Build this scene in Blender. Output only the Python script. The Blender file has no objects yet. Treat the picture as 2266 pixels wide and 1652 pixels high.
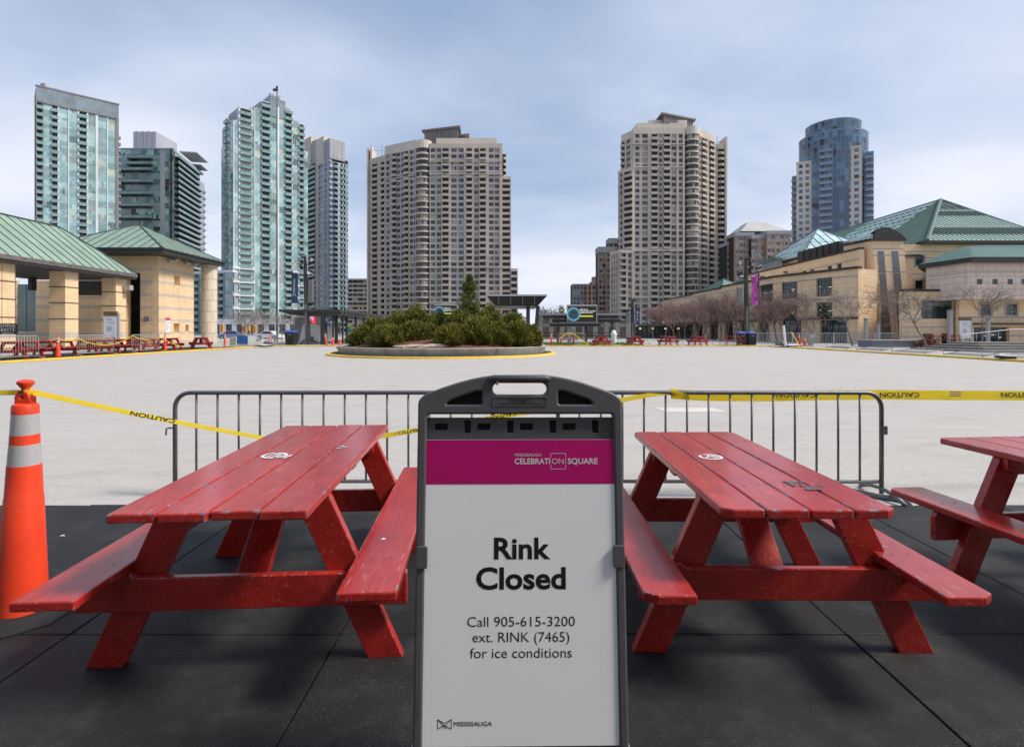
import bpy, math, random
import numpy as np
from mathutils import Vector, Matrix
R = math.radians
random.seed(7)
scene = bpy.context.scene
COL = scene.collection

# ------------------------------------------------------------------ camera
F = 1214.0            # focal length in photo pixels (2265 wide)
HX, HY = 1132.5, 732.0  # principal column and horizon row
EYE = 1.44
cam_d = bpy.data.cameras.new("camera")
cam = bpy.data.objects.new("camera", cam_d); COL.objects.link(cam)
cam.location = (0, 0, EYE); cam.rotation_euler = (R(90), 0, 0)
cam_d.sensor_width = 36.0
cam_d.lens = 36.0 * F / 2265.0
cam_d.shift_y = -(826.0 - HY) / 2265.0
cam_d.clip_start = 0.05; cam_d.clip_end = 4000
scene.camera = cam

# ------------------------------------------------------------------ light
SUN_DIR = Vector((0.68, -0.10, 0.74)).normalized()     # towards the sun
elev = math.asin(SUN_DIR.z); azim = math.atan2(SUN_DIR.x, SUN_DIR.y)
sun_d = bpy.data.lights.new("sun", 'SUN'); sun_d.energy = 3.6; sun_d.angle = R(12.0); sun_d.color = (1.0, 0.93, 0.83)
sun = bpy.data.objects.new("sun", sun_d); COL.objects.link(sun)
sun.rotation_euler = (-SUN_DIR).to_track_quat('-Z', 'Y').to_euler(); sun.location = (30, -10, 60)

world = bpy.data.worlds.new("World"); scene.world = world; world.use_nodes = True
wt = world.node_tree; wt.nodes.clear()
wn = lambda t: wt.nodes.new(t)
wl = lambda a, b: wt.links.new(a, b)
out = wn('ShaderNodeOutputWorld')
sky = wn('ShaderNodeTexSky'); sky.sky_type = 'NISHITA'; sky.sun_disc = False
sky.sun_elevation = elev; sky.sun_rotation = azim; sky.air_density = 1.0; sky.dust_density = 1.0; sky.ozone_density = 1.2
bg1 = wn('ShaderNodeBackground'); bg1.inputs[1].default_value = 0.10
wl(sky.outputs[0], bg1.inputs[0])
tc = wn('ShaderNodeTexCoord'); sep = wn('ShaderNodeSeparateXYZ'); wl(tc.outputs['Generated'], sep.inputs[0])
zc = wn('ShaderNodeMath'); zc.operation = 'MAXIMUM'; zc.inputs[1].default_value = 0.0; wl(sep.outputs[2], zc.inputs[0])
za = wn('ShaderNodeMath'); za.operation = 'ADD'; za.inputs[1].default_value = 0.22; wl(zc.outputs[0], za.inputs[0])
dx = wn('ShaderNodeMath'); dx.operation = 'DIVIDE'; wl(sep.outputs[0], dx.inputs[0]); wl(za.outputs[0], dx.inputs[1])
dy = wn('ShaderNodeMath'); dy.operation = 'DIVIDE'; wl(sep.outputs[1], dy.inputs[0]); wl(za.outputs[0], dy.inputs[1])
cmb = wn('ShaderNodeCombineXYZ'); wl(dx.outputs[0], cmb.inputs[0]); wl(dy.outputs[0], cmb.inputs[1])
n1 = wn('ShaderNodeTexNoise'); n1.inputs['Scale'].default_value = 0.75; n1.inputs['Detail'].default_value = 6; n1.inputs['Roughness'].default_value = 0.50; n1.inputs['Distortion'].default_value = 0.25
mp = wn('ShaderNodeMapping'); mp.inputs['Location'].default_value = (3.3, 1.7, 0); mp.inputs['Scale'].default_value = (1.0, 1.5, 1.0)
wl(cmb.outputs[0], mp.inputs[0]); wl(mp.outputs[0], n1.inputs['Vector'])
# more cloud towards the horizon and towards the right
hz = wn('ShaderNodeMapRange'); hz.inputs[1].default_value = 0.05; hz.inputs[2].default_value = 0.60; hz.inputs[3].default_value = 0.24; hz.inputs[4].default_value = -0.10
wl(zc.outputs[0], hz.inputs[0])
sm = wn('ShaderNodeMath'); sm.operation = 'ADD'; wl(n1.outputs['Fac'], sm.inputs[0]); wl(hz.outputs[0], sm.inputs[1])
rx = wn('ShaderNodeMath'); rx.operation = 'MULTIPLY_ADD'; rx.inputs[1].default_value = 0.05; wl(sep.outputs[0], rx.inputs[0]); wl(sm.outputs[0], rx.inputs[2])
cov = wn('ShaderNodeMapRange'); cov.interpolation_type = 'SMOOTHSTEP'
cov.inputs[1].default_value = 0.34; cov.inputs[2].default_value = 0.78; cov.inputs[3].default_value = 0.62; cov.inputs[4].default_value = 1.0
wl(rx.outputs[0], cov.inputs[0])
ccol = wn('ShaderNodeMix'); ccol.data_type = 'RGBA'
ccol.inputs[6].default_value = (0.385, 0.50, 0.735, 1); ccol.inputs[7].default_value = (0.77, 0.80, 0.88, 1)
cf = wn('ShaderNodeMapRange'); cf.inputs[1].default_value = 0.32; cf.inputs[2].default_value = 0.84
wl(rx.outputs[0], cf.inputs[0]); wl(cf.outputs[0], ccol.inputs[0])
bg2 = wn('ShaderNodeBackground'); bg2.inputs[1].default_value = 1.0; wl(ccol.outputs[2], bg2.inputs[0])
mixs = wn('ShaderNodeMixShader'); wl(cov.outputs[0], mixs.inputs[0]); wl(bg1.outputs[0], mixs.inputs[1]); wl(bg2.outputs[0], mixs.inputs[2])
wl(mixs.outputs[0], out.inputs[0])

scene.view_settings.view_transform = 'Standard'; scene.view_settings.look = 'None'
scene.view_settings.gamma = 1.0; scene.view_settings.use_curve_mapping = False
scene.view_settings.exposure = 0.22
scene.cycles.use_denoising = True
scene.cycles.max_bounces = 6

# ------------------------------------------------------------------ materials
MATS = {}
def srgb(r, g, b):
    f = lambda c: (c/255/12.92) if c/255 <= 0.04045 else ((c/255+0.055)/1.055)**2.4
    return (f(r), f(g), f(b))
class Nodes:
    def __init__(s, name):
        s.m = bpy.data.materials.new(name); s.m.use_nodes = True
        s.t = s.m.node_tree; s.b = s.t.nodes['Principled BSDF']; MATS[name] = s.m
    def n(s, typ, **kw):
        nd = s.t.nodes.new(typ)
        for k, v in kw.items():
            setattr(nd, k, v)
        return nd
    def l(s, a, b): s.t.links.new(a, b)
    def pos(s, space='Object'):
        if space == 'World':
            return s.n('ShaderNodeNewGeometry').outputs['Position']
        return s.n('ShaderNodeTexCoord').outputs['Object']
    def noise(s, scale, detail=4, rough=0.55, vec=None, stretch=None, dist=0):
        nd = s.n('ShaderNodeTexNoise'); nd.inputs['Scale'].default_value = scale
        nd.inputs['Detail'].default_value = detail; nd.inputs['Roughness'].default_value = rough; nd.inputs['Distortion'].default_value = dist
        vec = vec or s.pos()
        if stretch:
            mp = s.n('ShaderNodeMapping'); mp.inputs['Scale'].default_value = stretch; s.l(vec, mp.inputs[0]); vec = mp.outputs[0]
        s.l(vec, nd.inputs['Vector'])
        return nd.outputs['Fac']
    def ramp(s, fac, stops):
        nd = s.n('ShaderNodeValToRGB'); cr = nd.color_ramp
        while len(cr.elements) < len(stops): cr.elements.new(0.5)
        for e, (p, c) in zip(cr.elements, stops):
            e.position = p; e.color = (*c, 1) if len(c) == 3 else c
        s.l(fac, nd.inputs[0]); return nd.outputs[0]
    def mix(s, fac, a, b, mode='MIX'):
        nd = s.n('ShaderNodeMix', data_type='RGBA', blend_type=mode)
        for sock, v in ((nd.inputs[0], fac), (nd.inputs[6], a), (nd.inputs[7], b)):
            if isinstance(v, (int, float)): sock.default_value = v
            elif isinstance(v, tuple): sock.default_value = (*v, 1) if len(v) == 3 else v
            else: s.l(v, sock)
        return nd.outputs[2]
    def math(s, op, a, b=None, c=None):
        nd = s.n('ShaderNodeMath', operation=op)
        for i, v in enumerate((a, b, c)):
            if v is None: continue
            if isinstance(v, (int, float)): nd.inputs[i].default_value = v
            else: s.l(v, nd.inputs[i])
        return nd.outputs[0]
    def bump(s, h, strength=0.3, dist=0.01):
        nd = s.n('ShaderNodeBump'); nd.inputs['Strength'].default_value = strength; nd.inputs['Distance'].default_value = dist
        s.l(h, nd.inputs['Height']); s.l(nd.outputs[0], s.b.inputs['Normal'])
    def color(s, c):
        if isinstance(c, tuple): s.b.inputs['Base Color'].default_value = (*c, 1)
        else: s.l(c, s.b.inputs['Base Color'])
    def set(s, rough=0.6, metal=0.0, spec=0.5, coat=0.0, coat_rough=0.1):
        s.b.inputs['Roughness'].default_value = rough; s.b.inputs['Metallic'].default_value = metal
        s.b.inputs['Specular IOR Level'].default_value = spec
        s.b.inputs['Coat Weight'].default_value = coat; s.b.inputs['Coat Roughness'].default_value = coat_rough
        return s
def scl(c, k): return tuple(min(1.0, x*k) for x in c)

def mat_plain(name, c, rough=0.6, metal=0.0, var=0.15, scale=3.0, spec=0.5, space='Object', stretch=None, coat=0.0, bump=0):
    N = Nodes(name); p = N.pos(space)
    f = N.noise(scale, 5, 0.6, p, stretch)
    N.color(N.ramp(f, [(0.25, scl(c, 1-var)), (0.75, scl(c, 1+var))])); N.set(rough, metal, spec, coat)
    if bump: N.bump(N.noise(scale*8, 4, 0.6, p), bump, 0.01)
    return N.m
def mat_glass(name, c, rough=0.08, spec=0.8, var=0.25, scale=0.25):
    N = Nodes(name); p = N.pos('World')
    f = N.noise(scale, 3, 0.6, p)
    N.color(N.ramp(f, [(0.3, scl(c, 1-var)), (0.7, scl(c, 1+var))])); N.set(rough, 0.0, spec)
    b = N.noise(0.35, 2, 0.5, p); N.bump(b, 0.12, 0.15)
    return N.m
def mat_emit(name, c, strength=1.0):
    N = Nodes(name); N.color(scl(c, 0.2)); N.b.inputs['Emission Color'].default_value = (*c, 1); N.b.inputs['Emission Strength'].default_value = strength
    N.set(0.3); return N.m

# rink: pale concrete with trowel streaks, fine grain, stains and pits
N = Nodes('rink_concrete'); p = N.pos('World')
big = N.noise(0.12, 6, 0.6, p); mid = N.noise(1.1, 6, 0.62, p, (1, 3.5, 1), 0.6); fine = N.noise(60, 3, 0.7, p); grit = N.noise(240, 2, 0.6, p)
c = N.ramp(big, [(0.3, (0.415, 0.388, 0.355)), (0.7, (0.505, 0.474, 0.438))])
c = N.mix(0.55, c, N.ramp(mid, [(0.3, (0.34, 0.315, 0.285)), (0.52, (0.475, 0.447, 0.413)), (0.75, (0.56, 0.53, 0.495))]))
c = N.mix(0.5, c, N.ramp(fine, [(0.3, (0.26, 0.24, 0.215)), (0.5, (0.47, 0.443, 0.41)), (0.72, (0.66, 0.625, 0.58))]))
c = N.mix(N.ramp(grit, [(0.28, (0.6,)*3), (0.36, (0,)*3)]), c, (0.22, 0.20, 0.18))
cr = N.noise(2.4, 8, 0.75, p, (1, 4, 1), 1.2)
c = N.mix(N.ramp(cr, [(0.29, (0.40,)*3), (0.36, (0,)*3)]), c, (0.30, 0.275, 0.25))
st = N.noise(0.55, 7, 0.7, p, (1, 2.2, 1), 1.5); c = N.mix(N.ramp(st, [(0.52, (0,)*3), (0.68, (0.42,)*3)]), c, (0.32, 0.293, 0.262))
vo = N.n('ShaderNodeTexVoronoi'); vo.inputs['Scale'].default_value = 3.2; N.l(p, vo.inputs['Vector']); c = N.mix(N.ramp(vo.outputs['Distance'], [(0.03, (0.5,)*3), (0.06, (0,)*3)]), c, (0.26, 0.24, 0.215))
wv = N.n('ShaderNodeTexNoise'); wv.inputs['Scale'].default_value = 0.9; wv.inputs['Detail'].default_value = 5; wv.inputs['Distortion'].default_value = 4.0; mpw = N.n('ShaderNodeMapping'); mpw.inputs['Scale'].default_value = (0.25, 2.6, 1); mpw.inputs['Rotation'].default_value = (0, 0, .12); N.l(p, mpw.inputs[0]); N.l(mpw.outputs[0], wv.inputs['Vector']); c = N.mix(N.ramp(wv.outputs['Fac'], [(0.49, (0,)*3), (0.5, (0.30,)*3), (0.512, (0,)*3)]), c, (0.36, 0.335, 0.31))
N.color(c); N.set(0.85, spec=0.3); N.bump(N.math('ADD', fine, grit), 0.35, 0.004)

N = Nodes('plaza_concrete'); p = N.pos('World')
c = N.ramp(N.noise(0.4, 6, 0.6, p), [(0.3, (0.36, 0.345, 0.33)), (0.7, (0.46, 0.445, 0.43))])
N.color(N.mix(0.3, c, N.ramp(N.noise(25, 3, 0.6, p), [(0.3, (0.30, 0.29, 0.28)), (0.7, (0.50, 0.49, 0.47))]))); N.set(0.9, spec=0.2)

N = Nodes('ground_asphalt'); p = N.pos('World')
N.color(N.ramp(N.noise(0.3, 6, 0.6, p), [(0.3, (0.16, 0.155, 0.15)), (0.7, (0.24, 0.235, 0.225))])); N.set(0.9, spec=0.2)

N = Nodes('kerb_yellow'); p = N.pos('World')
wear = N.noise(7, 6, 0.7, p)
N.color(N.mix(N.ramp(wear, [(0.36, (0.8,)*3), (0.46, (0,)*3)]), N.ramp(N.noise(1.5, 3, 0.5, p), [(0.3, (0.70, 0.42, 0.015)), (0.7, (0.85, 0.56, 0.03))]), (0.45, 0.42, 0.36))); N.set(0.7)

# rubber matting with fine ribs, speckled with grit and pale dust
N = Nodes('rubber_mat'); p = N.pos('World')
wv = N.n('ShaderNodeTexWave', wave_type='BANDS', bands_direction='X'); wv.inputs['Scale'].default_value = 46; wv.inputs['Distortion'].default_value = 0.3
N.l(p, wv.inputs['Vector'])
wv2 = N.n('ShaderNodeTexWave', wave_type='BANDS', bands_direction='Y'); wv2.inputs['Scale'].default_value = 30; wv2.inputs['Distortion'].default_value = 0.3
N.l(p, wv2.inputs['Vector'])
c = N.ramp(N.noise(1.3, 6, 0.65, p), [(0.3, (0.009, 0.009, 0.009)), (0.72, (0.025, 0.025, 0.026))])
c = N.mix(N.ramp(N.noise(4.0, 7, 0.75, p), [(0.50, (0,)*3), (0.78, (0.45,)*3)]), c, (0.090, 0.086, 0.080))
c = N.mix(N.ramp(N.noise(190, 2, 0.5, p), [(0.66, (0,)*3), (0.74, (0.7,)*3)]), c, (0.20, 0.195, 0.185))
vs_ = N.n('ShaderNodeTexVoronoi'); vs_.inputs['Scale'].default_value = 22; N.l(p, vs_.inputs['Vector']); c = N.mix(N.ramp(vs_.outputs['Distance'], [(0.03, (0.7,)*3), (0.055, (0,)*3)]), c, (0.26, 0.25, 0.23))
N.color(c); N.set(0.62, spec=0.35)
N.bump(N.math('ADD', N.math('MULTIPLY', wv.outputs['Fac'], wv2.outputs['Fac']), N.math('MULTIPLY', N.noise(3, 4, 0.6, p), 3.0)), 0.55, 0.004)

def red_paint(name, chip):
    N = Nodes(name); p = N.pos('Object')
    c = N.ramp(N.noise(5, 5, 0.65, p, (1, 0.25, 1)), [(0.25, (0.36, 0.013, 0.009)), (0.75, (0.52, 0.032, 0.025))])
    c = N.mix(N.ramp(N.noise(38, 5, 0.7, p), [(0.60, (0,)*3), (0.78, (0.5,)*3)]), c, (0.50, 0.13, 0.11))
    sc = N.noise(30, 6, 0.8, p, (1, .12, 1), 2.0); c = N.mix(N.ramp(sc, [(0.57, (0,)*3), (0.65, (0.5,)*3)]), c, (0.66, 0.28, 0.25))
    sc2 = N.noise(22, 6, 0.8, p, (.2, 1, 1), 3.0); c = N.mix(N.ramp(sc2, [(0.63, (0,)*3), (0.69, (0.40,)*3)]), c, (0.66, 0.32, 0.29))
    c = N.mix(N.ramp(N.noise(3.2, 6, 0.7, p), [(0.46, (0,)*3), (0.66, (0.55,)*3)]), c, (0.22, 0.007, 0.006))
    gr = N.noise(20, 5, 0.7, p, (5, .16, 5), .4); c = N.mix(N.ramp(gr, [(0.50, (0,)*3), (0.62, (0.35,)*3)]), c, (0.19, 0.006, 0.005))
    ch = N.noise(26, 7, 0.75, p, (1, 0.6, 1))
    lo = chip
    c = N.mix(N.ramp(ch, [(lo, (0,)*3), (lo+0.03, (0.95,)*3)]), c,
              N.ramp(N.noise(18, 3, 0.6, p), [(0.4, (0.10, 0.13, 0.19)), (0.55, (0.30, 0.29, 0.27)), (0.65, (0.04, 0.15, 0.26))]))
    N.color(c); N.set(0.36, spec=0.35, coat=0.6, coat_rough=0.16)
    g = N.noise(14, 6, 0.65, p, (6, 0.5, 6)); f = N.noise(150, 3, 0.6, p)
    N.bump(N.math('ADD', N.math('ADD', g, N.math('MULTIPLY', f, 0.5)), N.math('MULTIPLY', N.noise(10, 3, 0.5, p), 1.6)), 0.30, 0.004)
    return N.m
red_paint('red_paint', 0.655); red_paint('red_paint_edge', 0.555)

mat_plain('galvanised', (0.17, 0.17, 0.175), 0.45, 0.55, 0.25, 30, bump=0.1)
mat_plain('barricade_light', (0.33, 0.32, 0.31), 0.5, 0.3, 0.2, 30); mat_plain('galvanised_light', (0.42, 0.42, 0.42), 0.5, 0.3, 0.2, 30)
N = Nodes('sign_plastic'); p = N.pos()
N.color(N.ramp(N.noise(20, 4, 0.6, p), [(0.3, (0.078, 0.076, 0.080)), (0.7, (0.098, 0.096, 0.100))])); N.set(0.42, spec=0.45)
N.bump(N.noise(700, 2, 0.6, p), 0.12, 0.0006)
mat_plain('sign_recess', (0.012, 0.012, 0.013), 0.7, 0, 0.1)
N = Nodes('sign_white'); p = N.pos()
c = N.ramp(N.noise(3, 4, 0.5, p), [(0.3, (0.87, 0.865, 0.855)), (0.7, (0.90, 0.895, 0.885))])
N.color(N.mix(N.ramp(N.noise(60, 6, 0.8, p, (1, 1, 3)), [(0.74, (0,)*3), (0.80, (0.4,)*3)]), c, (0.45, 0.43, 0.42))); N.set(0.35, spec=0.4)
N = Nodes('sign_magenta'); p = N.pos()
c = N.ramp(N.noise(5, 4, 0.5, p), [(0.3, (0.43, 0.002, 0.125)), (0.7, (0.50, 0.003, 0.15))])
N.color(N.mix(N.ramp(N.noise(90, 5, 0.8, p), [(0.78, (0,)*3), (0.84, (0.5,)*3)]), c, (0.55, 0.35, 0.42))); N.set(0.35, spec=0.4)
mat_plain('ink_black', (0.008, 0.007, 0.007), 0.45, 0, 0.1)
mat_plain('ink_white', (0.66, 0.63, 0.65), 0.5, 0, 0.05)
mat_plain('ink_grey', (0.22, 0.22, 0.25), 0.5, 0, 0.05)
mat_plain('nylon_white', (0.75, 0.75, 0.75), 0.4)
N = Nodes('cone_orange'); p = N.pos()
c = N.ramp(N.noise(4, 5, 0.6, p), [(0.3, (0.80, 0.045, 0.012)), (0.7, (0.92, 0.075, 0.022))])
c = N.mix(N.ramp(N.noise(16, 7, 0.75, p, (1, 1, .35)), [(0.54, (0,)*3), (0.68, (0.55,)*3)]), c, (0.42, 0.07, 0.04)); N.color(N.mix(N.ramp(N.noise(35, 6, 0.75, p), [(0.58, (0,)*3), (0.68, (0.45,)*3)]), c, (0.30, 0.10, 0.07))); N.set(0.45)
N.bump(N.noise(12, 3, 0.5, p), 0.10, 0.01)
N = Nodes('cone_reflective'); p = N.pos()
wv = N.n('ShaderNodeTexVoronoi'); wv.inputs['Scale'].default_value = 90; N.l(p, wv.inputs['Vector'])
N.color(N.mix(0.5, N.ramp(wv.outputs['Distance'], [(0.0, (0.62, 0.60, 0.62)), (0.6, (0.44, 0.43, 0.45))]), N.ramp(N.noise(12, 5, 0.6, p, (1, 1, 0.3)), [(0.3, (0.42, 0.41, 0.42)), (0.7, (0.62, 0.60, 0.61))]))); N.set(0.3, 0.15, 0.7)
mat_plain('rubber_black', (0.012, 0.012, 0.013), 0.75, 0, 0.3, 10, bump=0.2)
N = Nodes('tape_yellow'); p = N.pos()
N.color(N.ramp(N.noise(9, 4, 0.6, p), [(0.3, (0.90, 0.72, 0.05)), (0.7, (0.95, 0.82, 0.10))])); N.set(0.3, spec=0.5)
N.bump(N.noise(40, 4, 0.7, p, (0.4, 1, 3)), 0.4, 0.006)
tr_ = N.n('ShaderNodeBsdfTranslucent'); tr_.inputs['Color'].default_value = (0.98, 0.85, 0.10, 1); mx_ = N.n('ShaderNodeMixShader'); mx_.inputs[0].default_value = 0.58
N.l(N.b.outputs[0], mx_.inputs[1]); N.l(tr_.outputs[0], mx_.inputs[2]); N.l(mx_.outputs[0], N.t.nodes['Material Output'].inputs['Surface'])
mat_plain('stencil_white', (0.72, 0.70, 0.69), 0.5, 0, 0.2, 60)
mat_plain('stencil_blue', (0.40, 0.40, 0.48), 0.5, 0, 0.2, 60)
mat_plain('worn_wood_grey', (0.095, 0.10, 0.115), 0.6, 0, 0.4, 40)
mat_plain('bolt_steel', (0.25, 0.22, 0.20), 0.45, 0.7, 0.3, 40)

# masonry
def mat_brick(name, c1, c2, mortar, bw, bh, grey=None):
    N = Nodes(name); g = N.n('ShaderNodeNewGeometry'); sp = N.n('ShaderNodeSeparateXYZ'); N.l(g.outputs['Position'], sp.inputs[0])
    h = N.math('ADD', sp.outputs[0], sp.outputs[1])
    cb = N.n('ShaderNodeCombineXYZ'); N.l(h, cb.inputs[0]); N.l(sp.outputs[2], cb.inputs[1])
    bt = N.n('ShaderNodeTexBrick'); N.l(cb.outputs[0], bt.inputs['Vector']); bt.inputs['Scale'].default_value = 1.0
    bt.inputs['Brick Width'].default_value = bw; bt.inputs['Row Height'].default_value = bh; bt.inputs['Mortar Size'].default_value = 0.012*bh/0.2+0.004
    bt.inputs['Color1'].default_value = (*c1, 1); bt.inputs['Color2'].default_value = (*c2, 1); bt.inputs['Mortar'].default_value = (*mortar, 1)
    c = N.mix(0.35, bt.outputs['Color'], N.ramp(N.noise(0.5, 5, 0.65, g.outputs['Position']), [(0.3, scl(c1, 0.82)), (0.7, scl(c2, 1.12))]), 'MIX')
    # weather streaks running down
    st = N.noise(1.2, 5, 0.7, g.outputs['Position'], (1.6, 1.6, 0.12))
    c = N.mix(N.ramp(st, [(0.50, (0,)*3), (0.75, (0.34,)*3)]), c, scl(c1, 0.5))
    N.color(c); N.set(0.85, spec=0.2); N.bump(bt.outputs['Fac'], -0.25, 0.01)
    return N.m
mat_brick('tan_brick', (0.73, 0.52, 0.305), (0.83, 0.62, 0.385), (0.52, 0.375, 0.235), 0.60, 0.20)
mat_brick('tan_band', (0.52, 0.445, 0.36), (0.58, 0.51, 0.42), (0.34, 0.29, 0.23), 0.60, 0.20)
mat_brick('tan_block', (0.79, 0.575, 0.355), (0.86, 0.645, 0.415), (0.66, 0.48, 0.30), 1.2, 0.45)
mat_brick('pink_block', (0.69, 0.555, 0.465), (0.75, 0.61, 0.51), (0.42, 0.35, 0.31), 1.2, 0.60)
mat_brick('column_stone', (0.66, 0.56, 0.43), (0.72, 0.62, 0.49), (0.45, 0.37, 0.28), 1.5, 1.2)
mat_plain('reveal_dark', (0.05, 0.055, 0.045), 0.7, 0, 0.3, 4)
mat_brick('brown_brick', (0.39, 0.265, 0.20), (0.44, 0.315, 0.245), (0.2, 0.13, 0.1), 0.6, 0.2)
def mat_render(name, c, var=0.12):
    N = Nodes(name); p = N.pos('World')
    a = N.ramp(N.noise(0.08, 4, 0.6, p), [(0.3, scl(c, 1-var)), (0.7, scl(c, 1+var))])
    st = N.noise(0.35, 5, 0.7, p, (2.0, 2.0, 0.1))
    N.color(N.mix(N.ramp(st, [(0.5, (0,)*3), (0.8, (0.35,)*3)]), a, scl(c, 0.62))); N.set(0.85, spec=0.2); return N.m
mat_render('beige_precast', (0.52, 0.45, 0.38))
mat_render('beige_pale', (0.59, 0.52, 0.445)); mat_render('tower_bluegrey', (0.40, 0.45, 0.53))
mat_render('spandrel_grey', (0.42, 0.385, 0.38))
mat_render('cream_panel', (0.62, 0.545, 0.48))
mat_render('tower_white', (0.66, 0.685, 0.70))
mat_render('tower_grey', (0.36, 0.37, 0.39))
mat_render('tower_brownframe', (0.24, 0.22, 0.215))
mat_render('concrete_slab', (0.30, 0.28, 0.25))
mat_render('slab_dark', (0.045, 0.05, 0.052))
mat_render('grey_block', (0.25, 0.265, 0.29))
mat_render('orange_block', (0.48, 0.28, 0.18))
mat_render('roof_white', (0.52, 0.50, 0.48))
mat_render('penthouse_lilac', (0.40, 0.41, 0.47))
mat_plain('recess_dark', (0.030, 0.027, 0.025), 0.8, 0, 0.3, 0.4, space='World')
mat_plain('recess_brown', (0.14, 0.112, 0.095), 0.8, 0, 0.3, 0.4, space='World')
mat_glass('window_dark', (0.055, 0.048, 0.046), .12, .35); mat_glass('window_mid', (0.13, 0.115, 0.108), .15, .35); mat_glass('window_blind', (0.34, 0.31, 0.26), 0.3, 0.3)
mat_glass('teal_mid', (0.19, 0.335, 0.34)); mat_glass('teal_pale', (0.345, 0.525, 0.52), 0.12); mat_glass('teal_dark', (0.085, 0.165, 0.165)); mat_glass('teal_grey', (0.25, 0.33, 0.34)); mat_glass('teal_cream', (0.44, 0.52, 0.42), 0.2)
mat_glass('aqua_spandrel', (0.24, 0.43, 0.46)); mat_glass('balcony_glass', (0.18, 0.315, 0.31), 0.15)
mat_glass('crown_glass', (0.20, 0.25, 0.28), 0.15); mat_glass('blue_glass', (0.045, 0.092, 0.155)); mat_glass('blue_glass_pale', (0.09, 0.19, 0.295)); mat_glass('blue_balcony', (0.17, 0.24, 0.35), 0.15)  # two blue glass tones, deeper and paler, mixed at random over panes
mat_glass('deep_green_glass', (0.016, 0.042, 0.042), 0.05); mat_glass('pavilion_glass', (0.10, 0.15, 0.13), 0.06); mat_glass('roof_glass', (0.56, 0.72, 0.73), 0.2, 0.6); mat_glass('roof_dark_glass', (0.040, 0.055, 0.048), 0.3, 0.3)
mat_plain('mullion_pale', (0.50, 0.53, 0.54), 0.5, 0, 0.1); mat_plain('mullion_dark', (0.035, 0.04, 0.042), 0.5, 0, 0.2)
mat_plain('mullion_blue', (0.22, 0.27, 0.33), 0.5, 0, 0.1)
# copper roof patina
def mat_copper(name, c, dk):
    N = Nodes(name); p = N.pos('World')
    a = N.ramp(N.noise(0.7, 6, 0.65, p), [(0.28, scl(c, 0.8)), (0.72, scl(c, 1.15))])
    a = N.mix(N.ramp(N.noise(2.2, 6, 0.7, p), [(0.58, (0,)*3), (0.8, (0.5,)*3)]), a, dk); N.color(a); N.set(0.6, 0.0, 0.35); return N.m
mat_copper('copper_green', (0.255, 0.35, 0.28), (0.36, 0.40, 0.29)); mat_copper('copper_mid', (0.16, 0.235, 0.20), (0.11, 0.17, 0.145)); mat_copper('copper_deep', (0.11, 0.18, 0.15), (0.07, 0.12, 0.10)); mat_copper('copper_aqua', (0.33, 0.47, 0.41), (0.24, 0.36, 0.31))
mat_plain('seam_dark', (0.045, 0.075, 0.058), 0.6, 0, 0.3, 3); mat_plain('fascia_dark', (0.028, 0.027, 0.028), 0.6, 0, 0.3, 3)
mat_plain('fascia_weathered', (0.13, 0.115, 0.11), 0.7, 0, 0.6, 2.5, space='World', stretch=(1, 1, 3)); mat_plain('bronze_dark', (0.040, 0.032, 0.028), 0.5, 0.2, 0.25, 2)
# planting
mat_plain('mulch', (0.16, 0.055, 0.032), 0.95, 0, 0.5, 14, space='World', bump=0.8)
mat_plain('planter_concrete', (0.36, 0.345, 0.31), 0.85, 0, 0.28, 2.2, space='World', stretch=(1, 1, 0.35))
mat_plain('step_concrete', (0.20, 0.185, 0.17), 0.85, 0, 0.35, 1.2, space='World', stretch=(.3, 1, 4)); mat_plain('planter_dark', (0.05, 0.05, 0.052), 0.85, 0, 0.3, 3, space='World')
mat_plain('rock_pale', (0.42, 0.36, 0.285), 0.9, 0, 0.45, 5.5, bump=1.0)
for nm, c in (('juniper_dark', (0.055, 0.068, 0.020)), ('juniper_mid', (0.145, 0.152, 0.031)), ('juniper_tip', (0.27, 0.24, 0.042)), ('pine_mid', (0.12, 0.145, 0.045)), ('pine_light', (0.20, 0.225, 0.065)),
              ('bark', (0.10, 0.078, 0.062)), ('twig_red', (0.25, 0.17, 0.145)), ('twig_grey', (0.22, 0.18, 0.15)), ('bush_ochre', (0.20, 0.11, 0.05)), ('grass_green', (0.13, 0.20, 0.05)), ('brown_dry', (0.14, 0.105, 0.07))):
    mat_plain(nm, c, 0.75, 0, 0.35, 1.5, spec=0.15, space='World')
# street furniture
mat_plain('steel_dark', (0.050, 0.050, 0.053), 0.5, 0.3, 0.2, 4); mat_plain('steel_grey', (0.17, 0.17, 0.175), 0.5, 0.3, 0.2, 4); mat_plain('concrete_post', (0.30, 0.30, 0.30), 0.8, 0, 0.15, 4)
mat_plain('pole_brown', (0.17, 0.15, 0.135), 0.5, 0.3, 0.2, 4); mat_plain('banner_blue', (0.022, 0.052, 0.14), 0.7, 0, 0.1); mat_plain('bin_black', (0.022, 0.023, 0.026), 0.5, 0, 0.2); mat_plain('bin_blue', (0.055, 0.11, 0.36), 0.45, 0, 0.15)
mat_plain('board_white', (0.72, 0.73, 0.75), 0.5, 0, 0.04); mat_plain('wood_brown', (0.17, 0.085, 0.045), 0.6, 0, 0.3, 6); mat_plain('traffic_amber', (0.75, 0.30, 0.02), 0.5, 0, 0.1)
mat_plain('blue_panel', (0.018, 0.10, 0.34), 0.5, 0, 0.12); mat_plain('paint_red', (0.62, 0.02, 0.03), 0.45, 0, 0.1); mat_plain('violet_blue', (0.05, 0.035, 0.26), 0.5, 0, 0.1); mat_plain('magenta_flat', (0.55, 0.04, 0.17), 0.5, 0, 0.1)
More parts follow.
